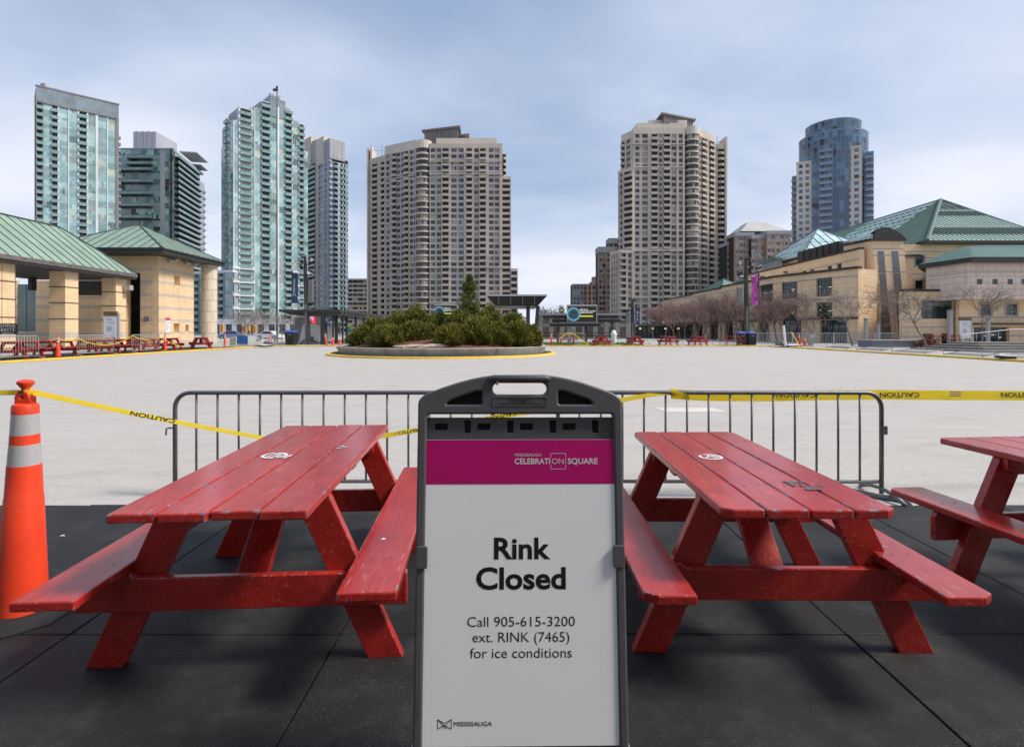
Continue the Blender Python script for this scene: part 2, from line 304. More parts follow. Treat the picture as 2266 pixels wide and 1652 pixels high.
mat_plain('car_white', (0.70, 0.70, 0.72), 0.3, 0, 0.03, coat=0.5); mat_plain('car_blue', (0.10, 0.15, 0.30), 0.3, 0, 0.03, coat=0.5); mat_plain('pale_patch', (0.63, 0.59, 0.54), 0.8, 0, 0.1, 3, space='World')
N = Nodes('banner_pink'); p = N.pos()
N.color(N.ramp(N.noise(1.6, 4, 0.6, p), [(0.32, (0.09, 0.012, 0.10)), (0.48, (0.40, 0.05, 0.30)), (0.62, (0.62, 0.12, 0.45)), (0.74, (0.60, 0.14, 0.24))])); N.set(0.7)
N = Nodes('mural'); p = N.pos()
N.color(N.ramp(N.noise(2.2, 3, 0.7, p), [(0.35, (0.5, 0.10, 0.05)), (0.45, (0.55, 0.5, 0.42)), (0.55, (0.10, 0.28, 0.10)), (0.65, (0.6, 0.45, 0.3))])); N.set(0.7)
mat_emit('screen_black', (0.012, 0.012, 0.013), 0.8); mat_emit('screen_text', (0.75, 0.75, 0.78), 0.8); mat_emit('screen_yellow', (0.72, 0.66, 0.04), 0.8)
mat_emit('screen_blue', (0.035, 0.17, 0.30), 0.8); mat_emit('screen_pale', (0.22, 0.44, 0.56), 0.8); mat_emit('screen_red', (0.80, 0.03, 0.04), 0.8); mat_emit('screen_lilac', (0.50, 0.52, 0.76), 0.8)
mat_emit('lamp_warm', (1.0, 0.82, 0.45), 0.9)
mat_plain('flag_teal', (0.01, 0.25, 0.20), 0.6); mat_plain('flag_lime', (0.45, 0.62, 0.04), 0.6); mat_plain('flag_plum', (0.22, 0.05, 0.07), 0.6)
mat_plain('lamp_chrome', (0.55, 0.55, 0.56), 0.25, 0.8, 0.1); mat_plain('white_plain', (0.78, 0.78, 0.77), 0.6, 0, 0.06)
M = MATS

# ------------------------------------------------------------------ mesh helpers
OFF = {}
def off(o): return OFF.get(o.name, Vector((0, 0, 0))) if o is not None else Vector((0, 0, 0))
class MB:
    def __init__(s): s.v = []; s.f = []; s.m = []
    def poly(s, pts, m=0):
        i = len(s.v); s.v += [tuple(p) for p in pts]; s.f.append(tuple(range(i, i+len(pts)))); s.m.append(m); return s
    def raw(s, vs, fs, m=0):
        i = len(s.v); s.v += [tuple(p) for p in vs]
        for f in fs: s.f.append(tuple(i+k for k in f)); s.m.append(m)
        return s
    def hexa(s, b, t, m=0):   # bottom 4 (ccw from above), top 4
        return s.raw(list(b)+list(t), [(3, 2, 1, 0), (4, 5, 6, 7), (0, 1, 5, 4), (1, 2, 6, 5), (2, 3, 7, 6), (3, 0, 4, 7)], m)
    def box(s, x0, x1, y0, y1, z0, z1, m=0):
        return s.hexa([(x0, y0, z0), (x1, y0, z0), (x1, y1, z0), (x0, y1, z0)], [(x0, y0, z1), (x1, y0, z1), (x1, y1, z1), (x0, y1, z1)], m)
    def fbox(s, fr, u0, u1, n0, n1, z0, z1, m=0):   # box in a facade frame (origin, u, n): n positive = outward
        P = lambda u, n, z: (fr.o.x+fr.u.x*u+fr.n.x*n, fr.o.y+fr.u.y*u+fr.n.y*n, z)
        return s.hexa([P(u0, n1, z0), P(u1, n1, z0), P(u1, n0, z0), P(u0, n0, z0)], [P(u0, n1, z1), P(u1, n1, z1), P(u1, n0, z1), P(u0, n0, z1)], m)
    def prism(s, pts, z0, z1, m=0, pts_top=None):
        n = len(pts); i = len(s.v); pt = pts_top or pts
        s.v += [(p[0], p[1], z0) for p in pts] + [(p[0], p[1], z1) for p in pt]
        s.f.append(tuple(i+k for k in reversed(range(n)))); s.m.append(m)
        s.f.append(tuple(i+n+k for k in range(n))); s.m.append(m)
        for k in range(n):
            s.f.append((i+k, i+(k+1) % n, i+n+(k+1) % n, i+n+k)); s.m.append(m)
        return s
    def ext(s, pts, d, m=0):  # extrude a planar 3d polygon by vector d
        n = len(pts); i = len(s.v); d = Vector(d)
        s.v += [tuple(p) for p in pts] + [tuple(Vector(p)+d) for p in pts]
        s.f.append(tuple(i+k for k in reversed(range(n)))); s.m.append(m)
        s.f.append(tuple(i+n+k for k in range(n))); s.m.append(m)
        for k in range(n):
            s.f.append((i+k, i+(k+1) % n, i+n+(k+1) % n, i+n+k)); s.m.append(m)
        return s
    def tube(s, path, r, n=8, m=0, cap=True):
        path = [Vector(p) for p in path]; k = len(path)
        rs = r if isinstance(r, (list, tuple)) else [r]*k
        up = None; i0 = len(s.v)
        for j in range(k):
            d = (path[min(j+1, k-1)]-path[max(j-1, 0)]).normalized()
            if up is None:
                up = Vector((0, 0, 1)) if abs(d.z) < 0.9 else Vector((1, 0, 0))
            a = d.cross(up)
            if a.length < 1e-5: a = d.cross(Vector((0, 1, 0)))
            a.normalize(); b = a.cross(d).normalized(); up = b
            for q in range(n):
                t = 2*math.pi*q/n; s.v.append(tuple(path[j]+(a*math.cos(t)+b*math.sin(t))*rs[j]))
        for j in range(k-1):
            for q in range(n):
                s.f.append((i0+j*n+q, i0+j*n+(q+1) % n, i0+(j+1)*n+(q+1) % n, i0+(j+1)*n+q)); s.m.append(m)
        if cap:
            s.f.append(tuple(i0+q for q in reversed(range(n)))); s.m.append(m)
            s.f.append(tuple(i0+(k-1)*n+q for q in range(n))); s.m.append(m)
        return s
    def strip(s, path, w, t, side, m=0):   # flat bar: path, width along 'side', thickness t
        side = Vector(side).normalized(); path = [Vector(p) for p in path]
        i0 = len(s.v); k = len(path)
        for j in range(k):
            d = (path[min(j+1, k-1)]-path[max(j-1, 0)]).normalized(); nn = d.cross(side).normalized()
            for (a, b) in ((-1, -1), (1, -1), (1, 1), (-1, 1)):
                s.v.append(tuple(path[j]+side*(a*w/2)+nn*(b*t/2)))
        for j in range(k-1):
            for q in range(4):
                s.f.append((i0+j*4+q, i0+j*4+(q+1) % 4, i0+(j+1)*4+(q+1) % 4, i0+(j+1)*4+q)); s.m.append(m)
        s.f.append((i0+3, i0+2, i0+1, i0)); s.m.append(m); e = i0+(k-1)*4; s.f.append((e, e+1, e+2, e+3)); s.m.append(m)
        return s
    def lathe(s, prof, n=24, c=(0, 0, 0), m=0):
        i0 = len(s.v); k = len(prof)
        for (r, z) in prof:
            for q in range(n):
                t = 2*math.pi*q/n; s.v.append((c[0]+r*math.cos(t), c[1]+r*math.sin(t), c[2]+z))
        for j in range(k-1):
            for q in range(n):
                s.f.append((i0+j*n+q, i0+j*n+(q+1) % n, i0+(j+1)*n+(q+1) % n, i0+(j+1)*n+q)); s.m.append(m)
        s.f.append(tuple(i0+q for q in reversed(range(n)))); s.m.append(m); s.f.append(tuple(i0+(k-1)*n+q for q in range(n))); s.m.append(m)
        return s
    def add(s, o, mx=None):
        i = len(s.v); s.v += [tuple(mx @ Vector(p)) for p in o.v] if mx else o.v
        s.f += [tuple(i+k for k in f) for f in o.f]; s.m += o.m; return s
    def mesh(s, name, mats, o=Vector((0, 0, 0)), smooth=False):
        me = bpy.data.meshes.new(name)
        vs = [(v[0]-o.x, v[1]-o.y, v[2]-o.z) for v in s.v] if o.length > 0 else s.v
        me.from_pydata(vs, [], s.f); me.materials.clear()
        for mm in (mats if isinstance(mats, (list, tuple)) else [mats]): me.materials.append(mm if not isinstance(mm, str) else M[mm])
        me.polygons.foreach_set('material_index', s.m)
        if smooth: me.polygons.foreach_set('use_smooth', [True]*len(s.f))
        me.update(); return me
    def build(s, name, mats, parent=None, loc=None, smooth=False, bevel=0.0, seg=2, bmat=None, local=False, autos=None):
        o = Vector(loc) if loc is not None else (Vector((0, 0, 0)) if local else off(parent))
        ob = bpy.data.objects.new(name, s.mesh(name, mats, o, smooth)); COL.objects.link(ob)
        if parent is not None: ob.parent = parent; OFF[ob.name] = off(parent)
        elif loc is not None: ob.location = o; OFF[ob.name] = o
        if bevel:
            md = ob.modifiers.new('bevel', 'BEVEL'); md.width = bevel; md.segments = seg; md.limit_method = 'ANGLE'; md.angle_limit = R(40)
            if bmat is not None: md.material = bmat
        if autos is not None:
            for p_ in ob.data.polygons: p_.use_smooth = True
            ob.data.set_sharp_from_angle(angle=R(autos))
        return ob
def tag(o, label, cat, group=None, kind=None):
    if label: o['label'] = label
    if cat: o['category'] = cat
    if group: o['group'] = group
    if kind: o['kind'] = kind
    return o
def empty(name, loc, label, cat, group=None, rz=0.0):
    o = bpy.data.objects.new(name, None); COL.objects.link(o); o.location = loc; o.rotation_euler = (0, 0, rz)
    o.empty_display_size = 0.3; OFF[o.name] = Vector(loc); return tag(o, label, cat, group)
def struct(o): o['kind'] = 'structure'; return o
def copy_tree(o, parent=None):
    c = o.copy(); COL.objects.link(c); c.parent = parent
    for ch in list(o.children): copy_tree(ch, c)
    return c
def gx(px, Y): return (px-HX)/F*Y
def gz(py, Y): return EYE-(py-HY)/F*Y
def V2(x, y): return Vector((x, y))
class Frame:
    def __init__(s, A, B):
        s.o = Vector((A[0], A[1])); d = Vector((B[0]-A[0], B[1]-A[1])); s.L = d.length; s.u = d.normalized(); s.n = Vector((s.u.y, -s.u.x))
    def P(s, u, n, z): return Vector((s.o.x+s.u.x*u+s.n.x*n, s.o.y+s.u.y*u+s.n.y*n, z))
def curve_plate(outlines, thick, bevel=0.0, res=3):
    """flat 2d plate with holes (list of closed point lists in local XY), extruded along Z, as a mesh"""
    cu = bpy.data.curves.new('plate', 'CURVE'); cu.dimensions = '2D'; cu.fill_mode = 'BOTH'; cu.extrude = max(thick/2-bevel, 0.0); cu.bevel_depth = bevel; cu.bevel_resolution = res; cu.offset = -bevel
    for pts in outlines:
        sp = cu.splines.new('POLY'); sp.points.add(len(pts)-1); sp.use_cyclic_u = True
        for q, p_ in zip(sp.points, pts): q.co = (p_[0], p_[1], 0, 1)
    tmp = bpy.data.objects.new('plate_tmp', cu); COL.objects.link(tmp)
    me = bpy.data.meshes.new_from_object(tmp.evaluated_get(bpy.context.evaluated_depsgraph_get()))
    bpy.data.objects.remove(tmp); bpy.data.curves.remove(cu); return me
def text_mesh(body, size, off_=0.0, ext=0.0006, align='LEFT', sx=1.0, spacing=1.0, shear=0):
    cu = bpy.data.curves.new('text', 'FONT'); cu.body = body; cu.size = size; cu.offset = off_*size; cu.extrude = ext; cu.align_x = align; cu.space_character = spacing; cu.shear = shear; cu.resolution_u = 4
    tmp = bpy.data.objects.new('text_tmp', cu); COL.objects.link(tmp); tmp.scale = (sx, 1, 1)
    me = bpy.data.meshes.new_from_object(tmp.evaluated_get(bpy.context.evaluated_depsgraph_get()))
    bpy.data.objects.remove(tmp); bpy.data.curves.remove(cu)
    if sx != 1.0: me.transform(Matrix.Diagonal((sx, 1, 1, 1)))
    return me
def put_mesh(name, me, mat, parent, mx):
    me.materials.clear(); me.materials.append(M[mat] if isinstance(mat, str) else mat)
    ob = bpy.data.objects.new(name, me); COL.objects.link(ob)
    if parent is not None: ob.parent = parent
    ob.matrix_local = mx; return ob
def plane_mx(o, xd, yd):   # local x -> xd, local y -> yd
    xd = Vector(xd).normalized(); yd = Vector(yd).normalized(); z = xd.cross(yd).normalized(); yd = z.cross(xd)
    m = Matrix.Identity(4)
    for i in range(3): m[i][0] = xd[i]; m[i][1] = yd[i]; m[i][2] = z[i]; m[i][3] = o[i]
    return m
def rrect(x0, x1, y0, y1, r, n=5):
    pts = []
    for cx, cy, a in ((x1-r, y1-r, 0), (x0+r, y1-r, 90), (x0+r, y0+r, 180), (x1-r, y0+r, 270)):
        for k in range(n+1):
            t = R(a+90*k/n); pts.append((cx+r*math.cos(t), cy+r*math.sin(t)))
    return pts
# ------------------------------------------------------------------ ground
MB().box(-1500, 1500, -300, 2500, -0.5, 0.0).build('ground', 'ground_asphalt')['kind'] = 'structure'
RX0, RX1, RY0, RY1 = -22.6, 23.5, 4.3, 50.4
m = MB()
m.poly([(RX0, RY0, .004), (RX1, RY0, .004), (RX1, RY1, .004), (RX0, RY1, .004)])
struct(m.build('rink_pavement', 'rink_concrete'))
m = MB(); m.poly([(gx(1455, 10.3), 9.7, .008), (gx(1600, 10), 9.7, .008), (gx(1565, 10.5), 10.25, .008), (gx(1440, 10.5), 10.25, .008)])
struct(m.build('pavement_patch', 'pale_patch'))
m = MB()
m.box(-140, RX0-.28, -10, RY1+.28, 0, .10); m.box(RX1+.28, 140, -10, RY1+.28, 0, .10); m.box(-140, 140, RY1+.28, 150, 0, .10)
struct(m.build('plaza_pavement', 'plaza_concrete'))
m = MB()
m.box(RX0-.28, RX0, -10, RY1+.28, 0, .105); m.box(RX1, RX1+.28, -10, RY1+.28, 0, .105); m.box(RX0, RX1, RY1, RY1+.28, 0, .105)
struct(m.build('kerb', 'kerb_yellow', bevel=.03))
# rubber flooring under the tables: rows of mats with open joints, front edge slightly uneven
m = MB()
xs = [-9.38, -8.2, -7.02, -5.84, -4.65, -3.46, -2.08, -.81, .38, 1.57, 2.76, 3.95, 5.14, 6.3, 7.5, 8.7]
rnd = random.Random(3)
for y0, y1 in ((-1.6, .6), (.6, 2.58), (2.58, 4.5)):
    for a, b in zip(xs[:-1], xs[1:]):
        e = rnd.uniform(-.03, .03) if y1 > 4 else 0
        g1 = rnd.uniform(.002, .006); t = .014+rnd.uniform(0, .004)
        m.hexa([(a+g1, y0+.004, 0), (b-.003, y0+.004, 0), (b-.003, y1-.004+e, 0), (a+g1, y1-.004+e*.3, 0)],
               [(a+g1, y0+.004, t), (b-.003, y0+.004, t), (b-.003, y1-.004+e, t), (a+g1, y1-.004+e*.3, t+rnd.uniform(0, .004))])
m.box(-27.0, RX0-.30, 12, 45.5, .10, .112)
struct(m.build('rubber_paving', 'rubber_mat', bevel=.004, seg=2))
# strips of grass beyond the far kerb
m = MB(); rnd = random.Random(5)
def grass(x0, x1, y0, y1, n):
    for _ in range(n):
        x = rnd.uniform(x0, x1); y = rnd.uniform(y0, y1); h = rnd.uniform(.06, .16); a = rnd.uniform(0, 6.28); w = .05
        m.poly([(x-w*math.cos(a), y-w*math.sin(a), .1), (x+w*math.cos(a), y+w*math.sin(a), .1), (x+rnd.uniform(-.06, .06), y+rnd.uniform(-.06, .06), .1+h)])
    m.poly([(x0, y0, .106), (x1, y0, .106), (x1, y1, .106), (x0, y1, .106)])
grass(3.2, 12.5, 52, 62, 2500); grass(-16, -11, 55, 62, 1500)
tag(m.build('grass', 'grass_green'), 'low green grass verge beyond the far yellow kerb', 'grass', kind='stuff')
# ------------------------------------------------------------------ towers
def u_at(fr, px):
    k = (px-HX)/F
    return (k*fr.o.y-fr.o.x)/(fr.u.x-k*fr.u.y)
class Tower:
    def __init__(s, name, label, loc, wallmats, glass, seed=1, cat='tower', group=None, limit=100):
        s.root = empty(name, (loc[0], loc[1], 0), label, cat, group)
        s.wall = MB(); s.wm = wallmats; s.gl = glass; s.win = []; s.bal = []; s.rnd = random.Random(seed); s.limit = limit; s.extra = {}
    def part(s, name, mat):
        return s.extra.setdefault((name, mat), MB())
    def pane(s): 
        ms, ws = s.gl
        return s.rnd.choices(range(1, len(ms)+1), ws)[0]
    def finish(s):
        s.wall.build('wall', s.wm, s.root)
        for (nm, mt), mb in s.extra.items(): mb.build(nm, mt, s.root)
        cx = Vector((0, 0, EYE))
        def big(e):
            c = e[1]; d = (c-cx); return -e[2]*max(.05, abs(e[3].dot(Vector((d.x, d.y)).normalized())))/d.length_squared
        for lst, nm, mats in ((s.win, 'window', [s.frame]+list(s.gl[0])), (s.bal, 'balcony', s.balm)):
            lst.sort(key=big)
            for e in lst[:s.limit]: e[0].build(nm, mats, s.root)
            if len(lst) > s.limit:
                allm = MB()
                for e in lst[s.limit:]: allm.add(e[0])
                o = allm.build(nm, mats, s.root); o['kind'] = 'stuff'
    frame = 'mullion_pale'; balm = ['beige_precast', 'recess_brown', 'window_dark', 'concrete_slab']
    # --- facade builder
    def window(s, fr, u0, u1, z0, z1, n, k=None, split=None, g=.07, pm=None):
        w = u1-u0; k = k or max(1, round(w/1.05)); b = MB()
        P = fr.P
        b.poly([P(u0, n, z0), P(u1, n, z0), P(u1, n, z1), P(u0, n, z1)], 0)
        base = pm or s.pane(); zs = [z0+g, z1-g] if split is None else [z0+g, split-g*.5, split+g*.5, z1-g]
        for q in range(k):
            a = u0+w*q/k+g*(.5 if q else 1); c = u0+w*(q+1)/k-g*(.5 if q < k-1 else 1)
            for r in range(0, len(zs), 2):
                mm = base if s.rnd.random() < .88 else s.pane()
                b.poly([P(a, n+.03, zs[r]), P(c, n+.03, zs[r]), P(c, n+.03, zs[r+1]), P(a, n+.03, zs[r+1])], mm)
        s.win.append((b, fr.P((u0+u1)/2, n, (z0+z1)/2), w*(z1-z0), fr.n))
    def balcony(s, fr, u0, u1, z, fh, pr=1.0, solid=True, depth=1.5, rail=1.05, curved=False, slab=.22):
        b = MB(); P = fr.P; e = .0
        n0 = -depth
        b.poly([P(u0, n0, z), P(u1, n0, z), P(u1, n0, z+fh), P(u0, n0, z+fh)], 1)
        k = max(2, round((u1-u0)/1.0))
        for q in range(k):
            if s.rnd.random() < .8: b.poly([P(u0+(u1-u0)*(q+.12)/k, n0+.03, z+.1), P(u0+(u1-u0)*(q+.88)/k, n0+.03, z+.1), P(u0+(u1-u0)*(q+.88)/k, n0+.03, z+fh*.78), P(u0+(u1-u0)*(q+.12)/k, n0+.03, z+fh*.78)], 2)
        e = .25 if pr > .2 else 0
        if curved:
            c = [P((u0+u1)/2+(u1-u0)/2*1.06*math.cos(t), pr*math.sin(t), 0) for t in [math.pi*q/8 for q in range(9)]]
            c = [P(u0, n0, 0)]+c[::-1]+[P(u1, n0, 0)]
            c = c[::-1]
            b.prism([(p.x, p.y) for p in c], z-slab, z, 3)
            pts = [P((u0+u1)/2+(u1-u0)/2*1.06*math.cos(t), pr*math.sin(t), 0) for t in [math.pi*q/8 for q in range(9)]]
            for a_, c_ in zip(pts[:-1], pts[1:]):
                b.poly([(c_.x, c_.y, z), (a_.x, a_.y, z), (a_.x, a_.y, z+rail), (c_.x, c_.y, z+rail)], 0)
        else:
            b.fbox(fr, u0-e, u1+e, n0, pr, z-slab, z, 3)
            b.fbox(fr, u0-e, u1+e, pr-.12, pr, z, z+rail, 0)
            if pr > .2:
                b.fbox(fr, u0-e, u0-e+.1, 0, pr-.12, z, z+rail, 0); b.fbox(fr, u1+e-.1, u1+e, 0, pr-.12, z, z+rail, 0)
            b.fbox(fr, u0-e-.03, u1+e+.03, pr-.16, pr+.05, z+rail, z+rail+.08, 3)
        s.bal.append((b, fr.P((u0+u1)/2, pr, z), (u1-u0)*fh, fr.n))
    def facade(s, fr, cols, z0, nfl, fh, u_start=0.0, use_px=True, sill=.85, head=.35, pr=.9, core=12.0, tops=None, core_m=1, wins=True):
        """cols: (type, right edge as photo column or width, [top row])"""
        u = u_start; tot = None
        if not use_px:
            tot = sum(c[1] for c in cols)
        for c in cols:
            typ = c[0]; u1 = u_at(fr, c[1]) if use_px else u+c[1]*(fr.L-u_start)/tot
            if u1 <= u+.02: continue
            Ym = fr.o.y+fr.u.y*(u+u1)/2
            ztop = z0+nfl*fh if len(c) < 3 or c[2] is None else gz(c[2], Ym)
            nf = max(1, int(round((ztop-z0)/fh)))
            if len(c) > 2 and c[2] is not None: pass
            W = s.wall
            if typ in 'ps':
                W.fbox(fr, u, u1, -1.7, .28 if typ == 'p' else .02, z0, ztop, 0 if typ == 's' else c[3] if len(c) > 3 else 0)
            elif typ == 'q':
                W.fbox(fr, u, u1, -1.7, -.06, z0, ztop, 2)
            elif typ == 'f':
                W.fbox(fr, u, u1, -1.7, .35, z0, ztop, c[3] if len(c) > 3 else 2)
            else:
                for f in range(nf):
                    z = z0+f*fh
                    zt = min(z+fh, ztop)
                    if typ in 'wg':
                        mm = 2 if typ == 'g' else 0
                        W.fbox(fr, u, u1, -.5, .0, z, z+sill, mm); W.fbox(fr, u, u1, -.5, .02, zt-head, zt, 0)
                        s.window(fr, u, u1, z+sill, zt-head, -.22)
                    elif typ == 'c':
                        s.window(fr, u, u1, z, zt, 0.0, split=z+.95 if True else None)
                    elif typ in 'bB':
                        s.balcony(fr, u, u1, z, fh, pr if typ == 'b' else pr*1.4, curved=(typ == 'B'))
                        if f == nf-1: W.fbox(fr, u, u1, -1.7, .05, zt-.3, zt, 0)
                if typ in 'bB':
                    W.fbox(fr, u-.12, u, -1.7, .04, z0, ztop, 0); W.fbox(fr, u1, u1+.12, -1.7, .04, z0, ztop, 0)
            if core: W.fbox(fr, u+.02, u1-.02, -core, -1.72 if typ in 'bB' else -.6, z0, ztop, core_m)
            u = u1
        return u
    def trim(s, fr, u0, u1, z, h=.6, n=.55, m=0): s.wall.fbox(fr, u0, u1, -.4, n, z, z+h, m)
    def bay(s, c, r, a0, a1, z0, nfl, fh, nseg=8, sill=.72, head=.2, core=True):
        pts = [(c[0]+r*math.cos(R(a0+(a1-a0)*k/nseg)), c[1]+r*math.sin(R(a0+(a1-a0)*k/nseg))) for k in range(nseg+1)]
        rin = r-.35
        pin = [(c[0]+rin*math.cos(R(a0+(a1-a0)*k/nseg)), c[1]+rin*math.sin(R(a0+(a1-a0)*k/nseg))) for k in range(nseg+1)]
        if core: s.wall.prism([(c[0], c[1]+2)]+[(c[0]+(r-.5)*math.cos(R(a0+(a1-a0)*k/nseg)), c[1]+(r-.5)*math.sin(R(a0+(a1-a0)*k/nseg))) for k in range(nseg+1)], z0, z0+nfl*fh, 1)
        for f in range(nfl):
            z = z0+f*fh
            for (za, zb, rr) in ((z, z+sill, .12 if f % 5 == 4 else .03), (z+fh-head, z+fh, .06)):
                po = [(c[0]+(r+rr)*math.cos(R(a0+(a1-a0)*k/nseg)), c[1]+(r+rr)*math.sin(R(a0+(a1-a0)*k/nseg))) for k in range(nseg+1)]
                s.wall.prism(po+pin[::-1], za, zb, 0)
            b = MB(); base = s.pane()
            for k in range(nseg):
                p, q = pts[k], pts[k+1]; mid = ((p[0]+q[0])/2, (p[1]+q[1])/2)
                b.poly([(pin[k][0], pin[k][1], z+sill), (pin[k+1][0], pin[k+1][1], z+sill), (pin[k+1][0], pin[k+1][1], z+fh-head), (pin[k][0], pin[k][1], z+fh-head)], 0)
                fr2 = Frame(pin[k], pin[k+1])
                mm = base if s.rnd.random() < .7 else s.pane()
                b.poly([fr2.P(.07, .03, z+sill+.06), fr2.P(fr2.L-.07, .03, z+sill+.06), fr2.P(fr2.L-.07, .03, z+fh-head-.06), fr2.P(.07, .03, z+fh-head-.06)], mm)
            s.win.append((b, Vector((c[0], c[1]-r, z+1.5)), 2*r*(fh-sill-head), Vector((0, -1))))

BEIGE = ['beige_precast', 'recess_brown', 'spandrel_grey', 'beige_pale', 'mullion_dark']
BG = (['window_dark', 'window_mid', 'window_blind'], [5, 4, 2])
# ---- left beige tower
ZA = lambda x: (860+x/3.305)/1.1038
YA = lambda y: (280+y/3.305)/1.1038
t = Tower('beige_tower', 'wide beige apartment tower with a curved bay on its corner, behind the shrub planter', (gx(937, 280), 280), BEIGE, BG, 11)
t.frame = 'mullion_dark'
fh = 2.95
fr = Frame((gx(ZA(625), 270), 270), (gx(ZA(1210), 270), 270))
t.facade(fr, [(k, ZA(x)) for k, x in (('p', 632), ('g', 668), ('q', 682), ('g', 718), ('p', 728), ('b', 778), ('p', 798), ('g', 842), ('q', 858), ('g', 900), ('p', 922), ('b', 966), ('p', 984), ('g', 1022), ('p', 1030), ('b', 1077), ('p', 1103), ('g', 1140), ('q', 1150), ('g', 1188), ('p', 1210))], 0, 31, fh)
t.wall.fbox(fr, 0, fr.L, -12, .1, 31*fh, gz(318, 270), 0)
for z, h in ((gz(593, 270), .9), (gz(387, 270), .7), (gz(359, 270), .5), (gz(670, 270), .7)): t.trim(fr, -.3, fr.L+.3, z, h)
fl = Frame((gx(851, 281), 281), (gx(ZA(515), 271.3), 271.3))
t.facade(fl, [(k, ZA(x)) for k, x in (('p', 275), ('g', 300), ('q', 322), ('b', 356), ('g', 385), ('q', 395), ('g', 420), ('b', 456), ('p', 466), ('g', 490), ('q', 497), ('g', 512), ('p', 515))], 0, 31, fh, core=9)
t.wall.fbox(fl, 0, fl.L, -9, .1, 31*fh, gz(309, 271), 3)
for z, h in ((gz(593, 270), .9), (gz(387, 270), .5), (gz(670, 270), .7)): t.trim(fl, -.3, fl.L+.3, z, h)
bc = (gx(937, 272.5), 272.9); t.bay(bc, 3.9, 150, 372, 0, 31, fh, 14)
t.wall.prism([(bc[0]+4.05*math.cos(R(a)), bc[1]+4.05*math.sin(R(a))) for a in range(0, 360, 20)], 31*fh, gz(308.5, 269), 3)
fw = Frame((gx(817, 288), 288), (gx(851, 281.5), 281.5))
t.facade(fw, [(k, ZA(x)) for k, x in (('p', 162), ('b', 204), ('p', 235), ('b', 268))], 0, 30, fh, core=10)
t.wall.fbox(fw, 0, fw.L, -10, .1, 30*fh, gz(346, 283), 0)
for px, top in ((815, 330), (823, 326)): t.wall.box(gx(px, 288)-.5, gx(px, 288)+.3, 286.5, 296, 0, gz(top, 288), 3)
t.part('roof_mast', 'steel_grey').tube([(gx(845, 284), 284, 88), (gx(845, 284), 284, gz(322, 284))], .12, 5)
t.part('roof_mast', 'steel_grey').tube([(gx(826, 285), 285, gz(346, 285)+3), (gx(845, 284), 284, gz(346, 284)+3)], .1, 5)
fs = Frame((gx(ZA(1212), 272), 272), (gx(ZA(1280), 272), 272))
t.facade(fs, [('p', ZA(1214)), ('b', ZA(1272)), ('p', ZA(1281))], 0, 26, fh, core=9)
t.wall.fbox(fs, 0, fs.L, -9, .3, 26*fh, 26*fh+1.3, 3)
fs2 = Frame((gx(ZA(1212), 274), 274), (gx(ZA(1242), 274), 274))
t.facade(fs2, [('B', ZA(1240))], 26*fh+1.3, 4, fh, core=9)
fp = Frame((gx(ZA(1281), 271), 271), (gx(ZA(1335), 271), 271))
t.facade(fp, [('p', ZA(1284)), ('b', ZA(1328)), ('p', ZA(1336))], 0, 10, 3.1, core=9)
t.wall.fbox(fp, 0, fp.L, -9, .3, 31, 32.2, 3)
t.wall.box(gx(965, 276), gx(1099, 276), 276, 290, 31*fh, gz(306, 276), 3)
def lantern(t, poly, inset, z0, z1, th=.7):
    c_ = Vector((sum(p[0] for p in poly)/len(poly), sum(p[1] for p in poly)/len(poly)))
    q = [tuple(c_+(Vector(p)-c_)*inset) for p in poly]; ph = MB(); ph.prism([tuple(c_+(Vector(p)-c_)*(inset-.02)) for p in poly], z0, z1-.02)
    ph.build('penthouse', 'window_mid', t.root); ml = MB()
    for p, r in zip(q, q[1:]+q[:1]):
        f_ = Frame(p, r); k_ = max(2, int(f_.L/1.4))
        for i_ in range(k_+1): ml.fbox(f_, f_.L*i_/k_-.07, f_.L*i_/k_+.07, -.1, .06, z0, z1)
    ml.build('penthouse_mullion', 'tower_grey', t.root)
    r_ = MB(); r_.prism(poly, z1, z1+th); r_.build('penthouse_roof', 'tower_brownframe', t.root)
lantern(t, [(-46.6, 282.3), (-26.1, 276), (-26.8, 293), (-45, 293)], .86, 95, 104.1)
r_ = MB(); r_.prism([(-44.5, 284.6), (-21.6, 277), (-21.9, 283.5), (-43, 290)], 100.4, 101.1); r_.build('terrace_roof', 'tower_brownframe', t.root)
t.finish()

# ---- right beige tower
ZB = lambda x: (1440+x/3.117)/1.1038
YB = lambda y: (250+y/3.117)/1.1038
t = Tower('beige_tower', 'slim beige apartment tower with a taller curved bay, beside the green copper roof', (gx(1500, 275), 275), BEIGE, BG, 12)
t.frame = 'mullion_dark'; fh = 2.93
fr = Frame((gx(ZB(330), 265), 265), (gx(ZB(722), 265), 265))
t.facade(fr, [(k, ZB(x)) for k, x in (('s', 346), ('g', 378), ('s', 398), ('g', 440), ('p', 468), ('b', 513), ('q', 526), ('g', 552), ('q', 564), ('b', 609), ('p', 620), ('g', 659), ('p', 676), ('g', 706), ('p', 722))], 0, 33, fh)
t.wall.fbox(fr, 0, fr.L, -10, .1, 33*fh, gz(283, 265), 3)
for z, h in ((gz(YB(1135), 265), .9), (gz(YB(1490), 265), .8), (gz(YB(500), 265), .7), (gz(YB(323), 265), .5)): t.trim(fr, -.3, fr.L, z, h)
bc = (gx(1529.5, 268), 268.3); t.bay(bc, 3.7, 170, 385, 0, 33, fh, 14)
t.wall.prism([(bc[0]+3.85*math.cos(R(a)), bc[1]+3.85*math.sin(R(a))) for a in range(0, 360, 20)], 33*fh, gz(279, 265), 3)
fg = Frame((gx(ZB(822), 267.5), 267.5), (gx(1581, 277), 277))
